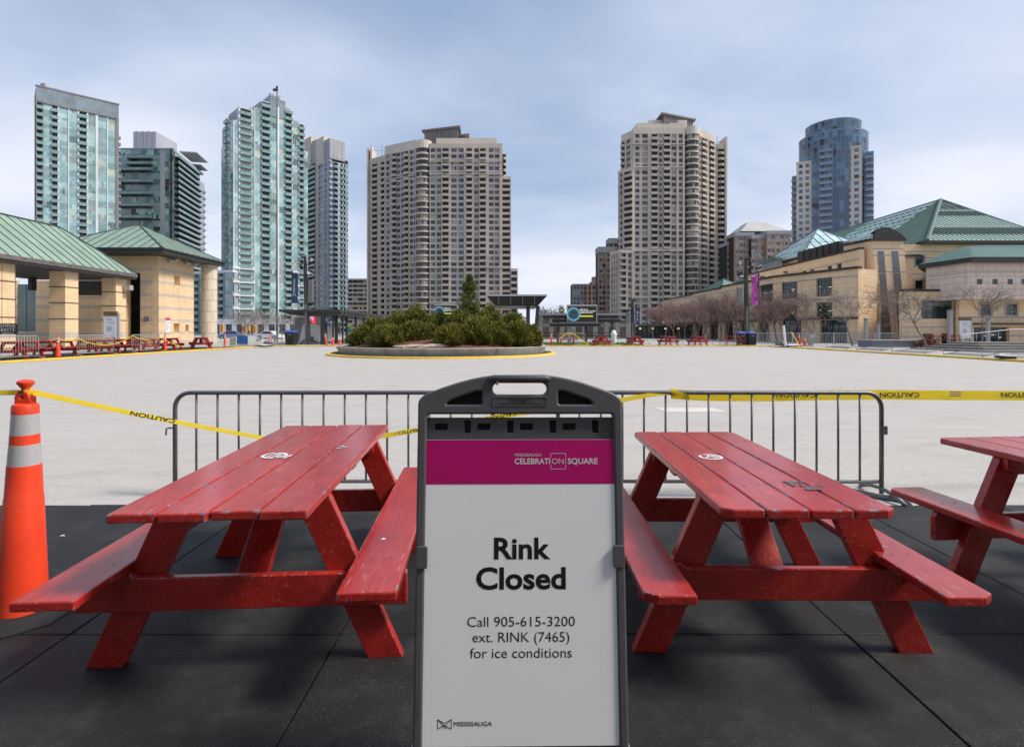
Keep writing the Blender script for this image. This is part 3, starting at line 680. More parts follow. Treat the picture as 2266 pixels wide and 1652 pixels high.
t.facade(fg, [(k, ZB(x)) for k, x in (('p', 828), ('g', 842), ('q', 850), ('b', 882), ('g', 893), ('p', 901), ('g', 910), ('b', 944), ('p', 952))], 0, 33, fh, core=9)
t.wall.fbox(fg, 0, fg.L, -9, .1, 33*fh, gz(283, 267), 3)
fw = Frame((gx(1583, 278), 278), (gx(1607, 278), 278))
t.facade(fw, [('p', ZB(972)), ('B', ZB(1022)), ('p', ZB(1030))], 0, 32, fh, core=10)
t.wall.fbox(fw, 0, fw.L, -10, .2, 32*fh, gz(319, 278), 3)
t.wall.ext([(gx(1603, 277), 277, 0), (gx(1606.5, 277), 277, 0), (gx(1609, 277), 277, gz(302, 277)), (gx(1605, 277), 277, gz(302, 277))], (0, 9, 0), 3)
t.part('roof_mast', 'steel_grey').tube([(gx(1586, 277), 277, 92), (gx(1586, 277), 277, gz(301, 277))], .12, 5)
t.part('roof_mast', 'steel_grey').tube([(gx(1586, 277), 277, gz(315, 277)), (gx(1604, 277), 277, gz(313, 277))], .1, 5)
fc = Frame((gx(1374, 273), 273), (gx(ZB(330), 265.2), 265.2))
t.facade(fc, [('B', ZB(268)), ('p', ZB(280)), ('g', ZB(312)), ('p', ZB(330))], 26.5*fh, 6, fh, core=9)
t.wall.fbox(fc, 0, fc.L, -9, .1, 32.5*fh, gz(292, 268), 3)
fc2 = Frame((gx(1367, 271), 271), (gx(ZB(330), 264.6), 264.6))
t.facade(fc2, [('g', ZB(226)), ('p', ZB(232)), ('g', ZB(252)), ('p', ZB(264)), ('b', ZB(324)), ('p', ZB(330))], 0, 27, fh, core=9)
t.wall.fbox(fc2, 0, fc2.L, -9, .2, 27*fh, 27*fh+1.0, 3)
fp = Frame((gx(ZB(222), 264), 264), (gx(ZB(332), 264), 264))
t.facade(fp, [('p', ZB(228)), ('b', ZB(274)), ('p', ZB(290)), ('g', ZB(318)), ('p', ZB(332))], 0, 13, 3.0, core=8)
t.wall.fbox(fp, 0, fp.L, -8, .4, 39, 40.3, 3)
fp2 = Frame((gx(ZB(155), 272), 272), (gx(ZB(222), 264), 264))
t.facade(fp2, [('p', ZB(166)), ('g', ZB(178)), ('p', ZB(186)), ('g', ZB(196)), ('p', ZB(205)), ('g', ZB(214)), ('p', ZB(222))], 0, 13, 3.0, core=8)
t.wall.fbox(fp2, 0, fp2.L, -8, .3, 39, 40.3, 3)
t.wall.box(gx(1412, 271), gx(1520, 271), 271, 286, 33*fh, gz(272.5, 271), 3); t.wall.box(gx(1436, 273), gx(1520, 273), 273, 286, 100, gz(266, 273), 3)
t.wall.fbox(fr, 2, fr.L, -9, -2, 33*fh, gz(276, 268), 3)
lantern(t, [(73.2, 268), (92.8, 276.6), (92.5, 288), (72.8, 278)], .84, 99, 107.6)
t.finish()

# ---- round blue glass tower
t = Tower('round_tower', 'round blue glass tower flanked by two cream window piers, right of the brick blocks', (gx(1842, 262), 262), ['cream_panel', 'blue_glass', 'mullion_blue', 'tower_white', 'mullion_dark'], (['blue_glass', 'blue_glass_pale', 'window_dark'], [6, 3, 1]), 13)
t.frame = 'mullion_blue'; t.balm = ['blue_balcony', 'blue_glass_pale', 'blue_glass', 'tower_grey']
Cc = Vector((gx(1842, 262), 262)); dv = -Cc.normalized(); rv = Vector((-dv.y, dv.x))
if rv.x < 0: rv = -rv
def PC(u, n): q = Cc+rv*u+dv*n; return (q.x, q.y)
fh = 2.95; nf = 31
def drum(r, z0, n, a0, a1, seg):
    for k in range(seg):
        a, b = R(a0+(a1-a0)*k/seg), R(a0+(a1-a0)*(k+1)/seg)
        f = Frame(PC(r*math.cos(a), r*math.sin(a)), PC(r*math.cos(b), r*math.sin(b)))
        if f.n.dot((f.o+f.u*f.L/2)-Cc) < 0: f = Frame(PC(r*math.cos(b), r*math.sin(b)), PC(r*math.cos(a), r*math.sin(a)))
        for q in range(n): t.window(f, 0, f.L, z0+q*fh, z0+(q+1)*fh, 0, k=1, split=z0+q*fh+.9, g=.09)
z2 = gz(310, 262); n2 = 9; drum(14.4, z2-n2*fh, n2, -20, 200, 34)
z1 = gz(288, 262); drum(11.6, z2, 2, -20, 200, 28)
circ = lambda r: [PC(r*math.cos(R(a)), r*math.sin(R(a))) for a in range(0, 360, 10)]
t.wall.prism(circ(14.2), 0, z2, 1); t.wall.prism(circ(14.5), z2, z2+.5, 2); t.wall.prism(circ(11.4), z2, z1-.5, 1); t.wall.prism(circ(11.7), z2+2*fh, z2+2*fh+.5, 2)
def FC(u0, u1, n): return Frame(PC(u0, n), PC(u1, n))
# cream piers
ztL = gz(352, 251); ztR = gz(333, 251)
f = FC(-14.8, -8.4, 12.6); t.facade(f, [('s', 1.1), ('w', 1.5), ('s', 1.2), ('w', 1.5), ('s', 1.1)], ztL-27*fh, 27, fh, use_px=False, core=11, core_m=0, sill=.7, head=.55)
t.wall.fbox(f, -.15, f.L+.15, -11, .12, ztL, ztL+.7, 0)
f = FC(4.3, 11.3, 12.6); t.facade(f, [('s', 1.0), ('w', 1.7), ('s', 1.3), ('w', 1.7), ('s', 1.2)], ztR-28*fh, 28, fh, use_px=False, core=11, core_m=0, sill=.7, head=.55)
t.wall.fbox(f, -.15, f.L+.15, -11, .12, ztR, ztR+.7, 0)
# central balconies between blue glass strips
f = FC(-5.4, -.2, 14.3)
for q in range(29): t.balcony(f, .15, f.L-.15, gz(316, 248)-(q+1)*fh, fh, .6, depth=.6)
t.wall.fbox(f, -.1, .15, -1, .7, 0, gz(300, 248), 2); t.wall.fbox(f, f.L-.15, f.L+.1, -1, .7, 0, gz(296, 248), 2)
for a, b, n in ((-8.4, -5.5, 13.4), (-.1, 4.3, 13.9)):
    f = FC(a, b, n)
    for q in range(26): t.window(f, 0, f.L, gz(345, 250)-(q+1)*fh, gz(345, 250)-q*fh, 0, k=3, split=gz(345, 250)-(q+1)*fh+.9)
    t.wall.fbox(f, 0, f.L, -3, -.05, 0, gz(345, 250), 1)
# side balconies
f = FC(11.4, 14.6, 6.5)
t.wall.fbox(f, 0, f.L, -4, -.1, 0, gz(345, 255), 1)
f = FC(12.2, 16.0, 7.0)
for q in range(27): t.balcony(f, 0, f.L, gz(345, 255)-(q+1)*fh, fh, 1.9 if q > 1 else 1.0, depth=.1, curved=True, rail=.9)
f = FC(-16.9, -14.9, 8.0)
for q in range(24): t.balcony(f, 0, f.L, gz(378, 255)-(q+1)*fh, fh, .8, depth=.5, rail=.9)
t.finish()

# ---- left glass tower
TEAL = (['teal_mid', 'teal_pale', 'teal_dark', 'teal_grey', 'teal_cream', 'aqua_spandrel'], [4, 5, 1, 3, 1, 3])
ZD = lambda x: x/4.342
YD = lambda y: (180+y/3.934)/1.1038
t = Tower('glass_tower', 'tall white and teal glass tower with blue grey top band, leftmost on the skyline', (gx(170, 236), 236), ['tower_white', 'recess_brown', 'tower_brownframe', 'crown_glass', 'mullion_pale'], TEAL, 14)
t.balm = ['balcony_glass', 'recess_brown', 'teal_dark', 'teal_grey']
fh = 2.9
fr = Frame((gx(79.5, 225), 225), (gx(262.5, 244), 244))
zr = gz(189.6, 225); zt = zr-6.2; nf = 23
t.facade(fr, [(k, ZD(x), None, m) for k, x, m in (('f', 356, 2), ('b', 408, 0), ('f', 418, 2), ('c', 500, 0), ('b', 553, 0), ('f', 568, 0), ('c', 653, 0), ('f', 664, 0), ('c', 744, 0), ('f', 761, 0), ('b', 831, 0), ('f', 847, 0), ('c', 917, 0), ('f', 942, 0), ('c', 1025, 0), ('f', 1034, 0), ('c', 1110, 0), ('f', 1140, 2))], zt-nf*fh, nf, fh, core=13)
t.wall.fbox(fr, 0, fr.L, -13, -.7, 0, zt-nf*fh, 0)
cg = t.part('crown_screen', 'crown_glass')
for k in range(30): cg.fbox(fr, fr.L*k/30+.04, fr.L*(k+1)/30-.04, .3, .4, zt, zr-.3)
t.wall.fbox(fr, 0, fr.L, -.4, .3, zt, zr, 4); t.wall.fbox(fr, -.2, fr.L+.2, -.5, .6, zr-.3, zr+.25, 2); t.wall.fbox(fr, 0, fr.L, -13, -.4, zt, zr-.5, 2)
t.wall.fbox(fr, 2.4, fr.L-1, -.4, .6, zt-.5, zt+.1, 2)
fe = Frame((fr.P(fr.L, -13, 0).x, fr.P(fr.L, -13, 0).y), (fr.P(fr.L, 0, 0).x, fr.P(fr.L, 0, 0).y))
for q in range(20):   # small balconies on the far right edge
    b = MB(); b.fbox(fr, fr.L, fr.L+.9, -2.5, -.5, zt-(q+3)*fh, zt-(q+3)*fh+1.1, 0); t.bal.append((b, fr.P(fr.L, 0, 60), 2, fr.n))
rv_ = t.part('roof_vent', 'tower_grey')
p0 = fr.P(2.6, -2, zr); rv_.box(p0.x-.6, p0.x+.6, p0.y-.6, p0.y+.6, zr, zr+2.2); rv_.box(p0.x-1.2, p0.x+.2, p0.y-.5, p0.y+.5, zr+1.4, zr+1.9)
p0 = fr.P(6.2, -2, zr); rv_.box(p0.x-.3, p0.x+.3, p0.y-.3, p0.y+.3, zr, zr+1.2)
t.finish()

# ---- dark green glass tower with long balconies
t = Tower('balcony_tower', 'dark green glass tower with long black balcony slabs and a lilac rooftop box', (gx(330, 285), 285), ['tower_grey', 'recess_dark', 'slab_dark', 'penthouse_lilac', 'mullion_dark'], (['teal_dark', 'teal_mid', 'teal_grey', 'teal_pale', 'window_dark'], [3, 6, 3, 2, 1]), 15)
t.balm = ['balcony_glass', 'recess_dark', 'teal_dark', 'slab_dark']; t.frame = 'tower_brownframe'
fh = 2.93; zr = 90.8; nf = 20
fr = Frame((gx(255, 270), 270), (gx(383.5, 270), 270))
t.facade(fr, [(k, ZD(x)) for k, x in (('c', 1200), ('c', 1262), ('c', 1330), ('c', 1400), ('c', 1475), ('c', 1540), ('s', 1585), ('c', 1622), ('c', 1665))], zr-nf*fh, nf, fh, core=1.2)
t.wall.fbox(fr, 0, fr.L, -1.2, -.7, 0, zr-nf*fh, 0); t.wall.prism([(-193.6, 271), (-168, 271), (-177, 311), (-194, 311)], 0, zr-.2, 0)
t.wall.fbox(fr, 0, fr.L, -.3, .2, zr, zr+.5, 0)
for q in range(1, nf):
    full = q > 3; 
    if q in (2, 3) or q % 2 == 1:
        b = MB(); u0 = u_at(fr, ZD(1155 if full or q == 3 else 1240)); u1 = u_at(fr, ZD(1475)); z = zr-q*fh-fh*.6
        b.fbox(fr, u0, u1, 0.05, 1.7, z-.75, z-.1, 3); b.fbox(fr, u0, u1, 1.6, 1.68, z-.1, z+1.0, 0); t.bal.append((b, fr.P(8, 0, z), 40, fr.n))
f2 = Frame((gx(383.5, 270), 270), (gx(449, 312), 312))
t.facade(f2, [('c', 386), ('c', 398), ('c', 410), ('c', 422), ('c', 434)], zr-nf*fh, nf, fh, core=1.5)
t.wall.fbox(f2, u_at(f2, 434), f2.L, -1.5, .8, 0, zr-6, 3); t.wall.fbox(f2, .5, u_at(f2, 434), -1.5, -.7, 0, zr-nf*fh, 0)
for q in range(1, nf):
    b = MB(); u0 = 1.0; u1 = u_at(f2, 438 if q > 3 else 434); z = zr-q*fh-.3
    b.fbox(f2, u0, u1, .05, 2.0, z-.7, z, 3); b.fbox(f2, u0, u1, 1.9, 1.98, z, z+1.05, 0); t.bal.append((b, f2.P(15, 0, z), 60, f2.n))
t.wall.fbox(f2, .6, f2.L, -1.5, .2, zr-1, zr, 0)
for zy, a, c in ((785, 1840, 1950), (865, 1880, 1950)):
    y = YD(zy+30); u0, u1 = u_at(f2, ZD(a)), u_at(f2, ZD(c))
    t.wall.fbox(f2, u0, u1, -6, 2.6, gz(y, 305)-.25, gz(y, 305)+.25, 0)
for zb in range(12): t.wall.fbox(f2, u_at(f2, 445), f2.L+.6, .8, 1.6, 40+zb*3.6, 40+zb*3.6+1.1, 3)
phb = MB(); phb.box(gx(294.8, 285), gx(345, 285), 285, 303, zr-.3, gz(291.6, 285), 0)
for k in (.15, .45, .62, .85): phb.box(gx(294.8, 285)+k*11.8, gx(294.8, 285)+k*11.8+.5, 284.9, 285, zr, gz(292.5, 285), 1)
for k in range(5): phb.box(gx(300, 288)+k*1.6, gx(300, 288)+k*1.6+.5, 288, 288.5, gz(291.6, 285), gz(291.6, 285)+(1.6 if k % 2 == 0 else .8), 1)
phb.build('penthouse', ['penthouse_lilac', 'tower_grey'], t.root)
t.finish()

# ---- stepped green glass tower
ZF = lambda x: (500+x/5.508)/1.1038
YF = lambda y: (180+y/5.508)/1.1038
t = Tower('stepped_tower', 'pale green glass tower stepping up to a central glass crown, behind the tall flagpole', (gx(590, 248), 248), ['tower_white', 'recess_brown', 'tower_grey', 'crown_glass', 'mullion_pale'], TEAL, 16)
t.balm = ['balcony_glass', 'recess_brown', 'teal_dark', 'teal_grey']
fh = 2.9; C0 = Vector((gx(515.6, 236), 236)); uu = Vector((.7071, .7071)); vv = Vector((-.7071, .7071))
B0 = C0+uu*33; fr = Frame(C0, B0)
t.facade(fr, [('f', 517.5, 268, 0), ('c', 528, 268), ('f', 531, 240, 0), ('b', 555.5, 238), ('c', 562, 238), ('f', 563.5, 240, 0), ('c', 577, 239), ('f', 579, 225, 2), ('b', 597, 225), ('c', 612, 245), ('f', 617, 238, 0), ('c', 631, 245), ('b', 645, 243), ('f', 647, 246, 0), ('c', 660, 266), ('f', 661.5, 270, 0), ('b', 672, 274), ('c', 681, 335)], 0, 30, fh, core=14, core_m=2)
fl = Frame(C0+vv*15.2, C0)
t.facade(fl, [('c', 497, 316), ('w', 499, 285), ('b', 503, 262), ('c', 508, 262), ('w', 510, 262), ('c', 515.6, 266)], 0, 28, fh, core=10, core_m=2)
# bands at the foot
for y in (597, 627, 656, 685, 713):
    z = gz(y, 240)
    t.wall.fbox(fr, -.2, u_at(fr, 562), -.2, .8, z, z+1.1, 0); t.wall.fbox(fr, u_at(fr, 645), u_at(fr, 681)+1, -.2, .6, z, z+1.1, 0)
fpd = Frame((gx(418, 243), 243), (gx(516, 235), 235))
t.facade(fpd, [(k, px) for k, px in (('c', 428), ('b', 440), ('f', 442), ('c', 454), ('b', 468), ('f', 470), ('c', 481), ('b', 495), ('f', 497), ('c', 507), ('c', 515.5))], 0, 9, 2.95, core=6, core_m=2)
for q_ in range(1, 5): t.wall.fbox(fpd, 0, fpd.L, -.2, .5, q_*5.9-.2, q_*5.9+.5, 2)
t.wall.fbox(fpd, 0, fpd.L, -6, .3, 26.5, 27.6, 0)
# crown
u0, u1 = u_at(fr, 597), u_at(fr, 631); cr = t.part('crown_screen', 'crown_glass'); zc0, zc1 = gz(247, 242), gz(200, 242)
for k in range(8): cr.fbox(fr, u0+(u1-u0)*k/8+.06, u0+(u1-u0)*(k+1)/8-.06, .2, .32, zc0, zc1-(.9 if k > 4 else 0))
for k in range(14): 
    n0 = -18*k/14
    cr.fbox(fr, u0-.12, u0, n0-18/14+.06, n0-.06, zc0, zc1)
t.wall.fbox(fr, u0, u1, -18, .2, zc0, zc1-.5, 4); t.wall.fbox(fr, u0, u1, -18, -1, zc1-1, zc1-.3, 2)
t.part('roof_vent', 'tower_grey').fbox(fr, u0+.2, u0+2.2, -2, -.5, zc1, zc1+1.2); t.part('roof_vent', 'tower_grey').fbox(fr, u0+3.2, u0+4.5, -1, .2, zc1-.4, zc1+1.0)
t.finish()

# ---- tower behind it
t = Tower('panel_tower', 'beige pier and blue glass tower with grey louvred top, behind the stepped green tower', (gx(715, 305), 305), ['tower_bluegrey', 'recess_dark', 'penthouse_lilac', 'tower_grey', 'mullion_blue', 'beige_pale'], (['teal_dark', 'blue_glass_pale', 'teal_grey', 'teal_mid', 'blue_glass'], [3, 3, 4, 3, 2]), 17)
t.frame = 'mullion_blue'; t.balm = ['balcony_glass', 'recess_brown', 'teal_dark', 'tower_grey']
fh = 2.95; Cg = Vector((gx(729, 300), 300)); fl = Frame(Cg+vv*34, Cg); fr = Frame(Cg, Cg+uu*12)
nf = 33
t.facade(fl, [('p', ZF(1362), None, 5), ('c', ZF(1378)), ('b', ZF(1494)), ('p', ZF(1530), None, 5), ('w', ZF(1596)), ('p', ZF(1610), None, 5), ('w', ZF(1652)), ('f', ZF(1672), None, 2), ('w', ZF(1680))], 0, nf, fh, core=0)
t.facade(fr, [('w', ZF(1726)), ('B', ZF(1788)), ('p', ZF(1822)), ('b', ZF(1850)), ('p', ZF(1866)), ('b', ZF(1890)), ('p', ZF(1902)), ('w', ZF(1925))], 0, nf-1, fh, core=0, pr=.7)
q0 = [fl.P(.1, -1.75, 0), fl.P(fl.L-1.75, -1.75, 0)]; q1 = [fr.P(fr.L-.1, -1.75, 0), fr.P(fr.L-.1, -20, 0)]; t.wall.prism([(p.x, p.y) for p in q0+q1], 0, nf*fh-.2, 1)
zt = nf*fh; zc = gz(303, 302)
t.wall.fbox(fl, -.2, u_at(fl, ZF(1435)), -8, .3, zt-3, gz(301, 315), 5); t.wall.fbox(fl, u_at(fl, ZF(1500)), u_at(fl, ZF(1605)), -8, .3, zt-3, gz(302, 305), 5)
lv = t.part('louvre_screen', 'tower_grey')
lv.fbox(fl, u_at(fl, ZF(1440)), u_at(fl, ZF(1500)), -8, .1, zt, gz(307, 310)); lv.fbox(fl, u_at(fl, ZF(1606)), fl.L, -8, 0, zt, gz(307, 301))
for k in range(4): lv.fbox(fr, .2+2.3*k, .2+2.3*k+2.0, -8, .1, zt-1.5, gz(308, 301))
t.finish()

# ---- low slab block, brown and brick blocks
t = Tower('slab_block', 'low beige apartment slab with blue window strips, between the two left towers', (gx(795, 350), 350), ['beige_pale', 'recess_dark', 'spandrel_grey'], (['blue_glass', 'blue_glass_pale', 'window_mid', 'tower_white'], [4, 2, 3, 2]), 18, cat='apartment block')
t.frame = 'mullion_dark'; fr = Frame((gx(756, 350), 350), (gx(836, 350), 350))
t.facade(fr, [(k, w) for k, w in [('w', 3.5), ('s', .25)]*6+[('w', 2.5)]], 0, 12, 2.82, use_px=False, core=12, sill=1.1, head=.2)
t.wall.fbox(fr, 0, fr.L, -12, .3, 12*2.82, 12*2.82+.9, 0); t.wall.box(gx(812, 352), gx(836, 352), 352, 360, 34, 35.6, 2)
t.finish()
t = Tower('brown_block', 'narrow brown brick apartment block with pale glass bays, left of the slim beige tower', (gx(1345, 305), 305), ['brown_brick', 'recess_dark', 'spandrel_grey', 'tower_grey'], (['window_dark', 'window_mid', 'teal_grey', 'window_blind'], [3, 3, 3, 2]), 19, cat='apartment block')
fr = Frame((gx(1323.5, 300), 300), (gx(1362, 300), 300))
t.facade(fr, [('p', .5), ('w', 1.5), ('g', .5), ('w', 1.6), ('p', .9), ('g', 1.8), ('p', .8), ('w', 1.5), ('p', .6)], 0, 15, 2.95, use_px=False, core=10)
t.wall.fbox(fr, -.2, fr.L, -10, .4, 44.2, gz(546, 300), 3)
f2 = Frame((gx(1346, 303), 303), (gx(1372, 303), 303)); t.facade(f2, [('w', 2), ('p', .5), ('g', 2), ('p', .5)], 44, 2, 2.95, use_px=False, core=9); t.wall.fbox(f2, 0, f2.L, -9, .3, 49.9, gz(527, 303), 3)
t.finish()
t = Tower('midrise_block', 'low grey and orange apartment block behind the large video screen', (gx(1295, 320), 320), ['grey_block', 'recess_dark', 'orange_block', 'tower_grey'], (['window_dark', 'window_mid', 'teal_grey'], [3, 2, 2]), 20, cat='apartment block')
fr = Frame((gx(1266.5, 320), 320), (gx(1326, 320), 320))
t.facade(fr, [('s', .6), ('w', 1.2), ('s', .7), ('w', 1.2), ('s', .7), ('w', 1.2), ('s', .8), ('w', 1.2), ('f', .9), ('g', 1.3), ('f', .9), ('w', 1.3), ('s', .6), ('w', 1.5), ('s', .4)], 0, 9, 3.1, use_px=False, core=12, sill=1.0, head=.6)
t.wall.fbox(fr, 0, fr.L, -12, .1, 27.9, gz(628, 320), 0); t.wall.fbox(fr, fr.L*.72, fr.L, -12, .3, 27.9, gz(622, 320), 2); t.wall.fbox(fr, fr.L*.25, fr.L*.62, -.5, .2, 0, 12.2, 2)
t.wall.box(gx(1312, 325), gx(1332, 325), 325, 332, 27, gz(612, 325), 0)
t.finish()
ZK = lambda x: (1740+x/2.9816)/1.1038
t = Tower('brick_block', 'stepped red brown brick block with grey bay windows and a white hipped roof', (gx(1690, 235), 235), ['brown_brick', 'recess_dark', 'tower_grey', 'roof_white'], (['window_mid', 'window_blind', 'teal_grey', 'window_dark'], [4, 3, 3, 2]), 21, cat='apartment block')
fh = 2.85
for a, b, Y, top, cols in ((108, 170, 243, 985, [('w', 1.3), ('s', .5), ('w', 1.3), ('s', .4), ('g', 1.2), ('s', .4)]),
                           (165, 300, 236, 918, [('s', .8), ('w', 1.4), ('s', .7), ('g', 1.6), ('s', .6), ('w', 1.4), ('s', 1.2), ('w', 1.2), ('s', .7), ('g', 1.6), ('s', .5)]),
                           (285, 400, 233, 935, [('g', 2), ('s', .7), ('w', 1.6), ('s', .8), ('g', 2.0), ('s', .8), ('w', 1.6), ('s', .8), ('g', 1.8)]),
                           (395, 575, 231, 905, [('s', .5), ('g', 2), ('s', .6), ('w', 1.6), ('s', 1.2), ('g', 2.0), ('s', .8), ('w', 1.6), ('s', .8), ('g', 1.8), ('s', 1), ('w', 1.4)])):
    fr = Frame((gx(ZK(a), Y), Y), (gx(ZK(b), Y), Y)); zt = gz((260+top/2.9816)/1.1038, Y); n = int((zt-1.5)/fh)
    t.facade(fr, cols, zt-1.5-n*fh, n, fh, use_px=False, core=10, sill=1.0, head=.35); t.wall.fbox(fr, -.2, fr.L+.2, -10, .35, zt-1.5, zt, 2)
x0, x1, zb, ztp = gx(ZK(185), 240), gx(ZK(545), 240), gz((260+905/2.9816)/1.1038, 236), gz(488, 240)
t.part('roof', 'roof_white').prism([(x0, 237), (x1, 237), (x1, 256), (x0, 256)], zb, ztp, 0, [(x0+6, 244), (x1-8, 244), (x1-8, 250), (x0+6, 250)])
t.finish()
# ------------------------------------------------------------------ low civic buildings
def wall_holes(mb, fr, u0, u1, z0, z1, holes, th=.45, m=0):
    us = sorted({u0, u1} | {min(max(h[0], u0), u1) for h in holes} | {min(max(h[1], u0), u1) for h in holes})
    for a, b in zip(us[:-1], us[1:]):
        if b-a < 1e-4: continue
        mid = (a+b)/2; hs = sorted([(max(h[2], z0), min(h[3], z1)) for h in holes if h[0] <= mid <= h[1]])
        z = z0
        for (p, q) in hs:
            if p > z+1e-4: mb.fbox(fr, a, b, -th, 0, z, p, m)
            z = max(z, q)
        if z < z1-1e-4: mb.fbox(fr, a, b, -th, 0, z, z1, m)
def bands(mb, fr, u0, u1, zs, h, holes, m=0, proud=.004):
    for z in zs:
        hs = sorted([(h_[0], h_[1]) for h_ in holes if h_[2] < z+h and h_[3] > z]); u = u0
        for (p, q) in hs:
            if p > u+.01: mb.fbox(fr, u, min(p, u1), -.02, proud, z, z+h, m)
            u = max(u, q)
        if u < u1-.01: mb.fbox(fr, u, u1, -.02, proud, z, z+h, m)
def seams(mb, poly, edir, spacing, w=.05, h=.06, m=0, start=.0):
    P = [Vector(p) for p in poly]; e = Vector(edir).normalized()
    nrm = (P[1]-P[0]).cross(P[2]-P[0]).normalized()
    if nrm.z < 0: nrm = -nrm
    s = nrm.cross(e).normalized(); o = P[0]
    ab = [((p-o).dot(e), (p-o).dot(s)) for p in P]
    a = min(q[0] for q in ab)+spacing*.5+start; amax = max(q[0] for q in ab)
    while a < amax:
        bs = []
        for (a0, b0), (a1, b1) in zip(ab, ab[1:]+ab[:1]):
            if (a0-a)*(a1-a) < 0: bs.append(b0+(b1-b0)*(a-a0)/(a1-a0))
        if len(bs) >= 2:
            b0, b1 = min(bs), max(bs)
            if b1-b0 > .1:
                c = [o+e*(a+dx)+s*bb for bb, dx in ((b0, -w/2), (b0, w/2), (b1, w/2), (b1, -w/2))]
                mb.ext(c, nrm*h, m)
        a += spacing
def hole_px(fr, pa, pb, ya, yb):   # photo rectangle -> hole on the facade
    u0, u1 = u_at(fr, pa), u_at(fr, pb); Y = fr.o.y+fr.u.y*(u0+u1)/2
    return (u0, u1, gz(yb, Y), gz(ya, Y))
def glazing(root, fr, h, cols, rows, n=-.25, mat='deep_green_glass', frm='mullion_dark', name='window', fw=.06, border=None, lit=0):
    b = MB(); u0, u1, z0, z1 = h; mats = [frm, mat, 'pavilion_glass', 'lamp_warm']
    b.poly([fr.P(u0, n, z0), fr.P(u1, n, z0), fr.P(u1, n, z1), fr.P(u0, n, z1)], 0)
    rr = random.Random(int(u0*100)+cols)
    for i in range(cols):
        for j in range(rows):
            a, c = u0+(u1-u0)*i/cols+fw/2, u0+(u1-u0)*(i+1)/cols-fw/2; p, q = z0+(z1-z0)*j/rows+fw/2, z0+(z1-z0)*(j+1)/rows-fw/2
            b.poly([fr.P(a, n+.04, p), fr.P(c, n+.04, p), fr.P(c, n+.04, q), fr.P(a, n+.04, q)], 2 if (j == rows-1 and lit == 2) else 1)
    if lit == 1:
        for k in range(3):
            a = u0+(u1-u0)*rr.uniform(.1, .8); z = z0+(z1-z0)*rr.uniform(.45, .6); b.fbox(fr, a, a+(u1-u0)*.08, n+.045, n+.05, z, z+.06, 3)
    ob = b.build(name, mats, root)
    if border:
        f = MB(); w = .22
        f.fbox(fr, u0-w, u0, -.1, .03, z0-w, z1+w); f.fbox(fr, u1, u1+w, -.1, .03, z0-w, z1+w); f.fbox(fr, u0, u1, -.1, .03, z1, z1+w); f.fbox(fr, u0, u1, -.1, .03, z0-w, z0)
        fo = f.build('frame', border, ob)
    return ob

# ---- square kiosk with pyramid roof (left)
kx, kY = -34.5, 53.6
root = empty('kiosk_building', (-38.7, 57, 0), 'square tan brick kiosk with green pyramid copper roof and one round corner column', 'pavilion')
w = MB(); fr = Frame((kx, kY), (kx, 59.5)); zt = 8.75
Z8 = lambda x: x/4.466
Y8 = lambda y: (500+y/4.046)/1.1038
hs = [hole_px(fr, Z8(1722), Z8(1778), Y8(702), Y8(796)), hole_px(fr, Z8(1717), Z8(1773), Y8(1171), Y8(1266)), hole_px(fr, Z8(1833), Z8(1863), Y8(1185), Y8(1250))]
wall_holes(w, fr, 0, fr.L, 0, zt, hs, .6)
for h in hs: w.fbox(fr, h[0]-.1, h[1]+.1, -.7, -.6, h[2]-.1, h[3]+.1)
ff = Frame((-44.2, kY+.01), (kx-.02, kY+.01))
op = (u_at(ff, Z8(1250)), u_at(ff, Z8(1385)), 0, gz(Y8(672), kY))
wall_holes(w, ff, 0, ff.L-.58, 0, zt, [op], .6)
w.fbox(ff, ff.L-.58, ff.L, -.6, 0, 0, zt)
w.box(-44.2, kx-.6, 59.0, 59.6, 0, zt); w.box(-44.2, -43.6, kY+.65, 59, 0, zt)
w.build('wall', 'tan_brick', root)
d = MB(); d.box(-38.2, -36.0, kY+1.8, kY+1.9, 0, 6.6); d.build('doorway', 'recess_dark', root)
b = MB(); zs = [7.33, 6.08, 4.83, 3.58, 2.35, 1.1]
bands(b, fr, 0, fr.L, zs, .30, hs); bands(b, ff, 0, ff.L, zs, .30, [op])
b.fbox(fr, 0, fr.L, -.02, .006, 0.1, .5); b.build('brick_band', 'tan_band', root)
ze = 8.75; ez = 9.25
E = [(-44.9, 51.4), (-32.75, 51.4), (-32.75, 62.6), (-44.9, 62.6)]; ap = (-38.75, 57, 12.45)
rf = MB(); sm_ = MB()
for i in range(4):
    a, c = E[i], E[(i+1) % 4]; p = [(a[0], a[1], ez), (c[0], c[1], ez), ap]
    rf.poly(p); seams(sm_, p, (c[0]-a[0], c[1]-a[1], 0), .95, .045, .05)
    sm_.tube([(a[0], a[1], ez+.03), ap], .08, 5)
ro = rf.build('roof', 'copper_green', root); sm_.build('roof_seam', 'seam_dark', ro)
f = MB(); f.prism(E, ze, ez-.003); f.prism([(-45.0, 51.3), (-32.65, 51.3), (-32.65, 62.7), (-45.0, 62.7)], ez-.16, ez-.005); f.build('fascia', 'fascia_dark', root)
c = MB(); c.lathe([(.80, 0), (.80, 8.3), (.86, 8.32), (.86, 8.75)], 32, (gx(463, 61.5), 61.5, 0)); c.build('column', 'column_stone', root, autos=30)
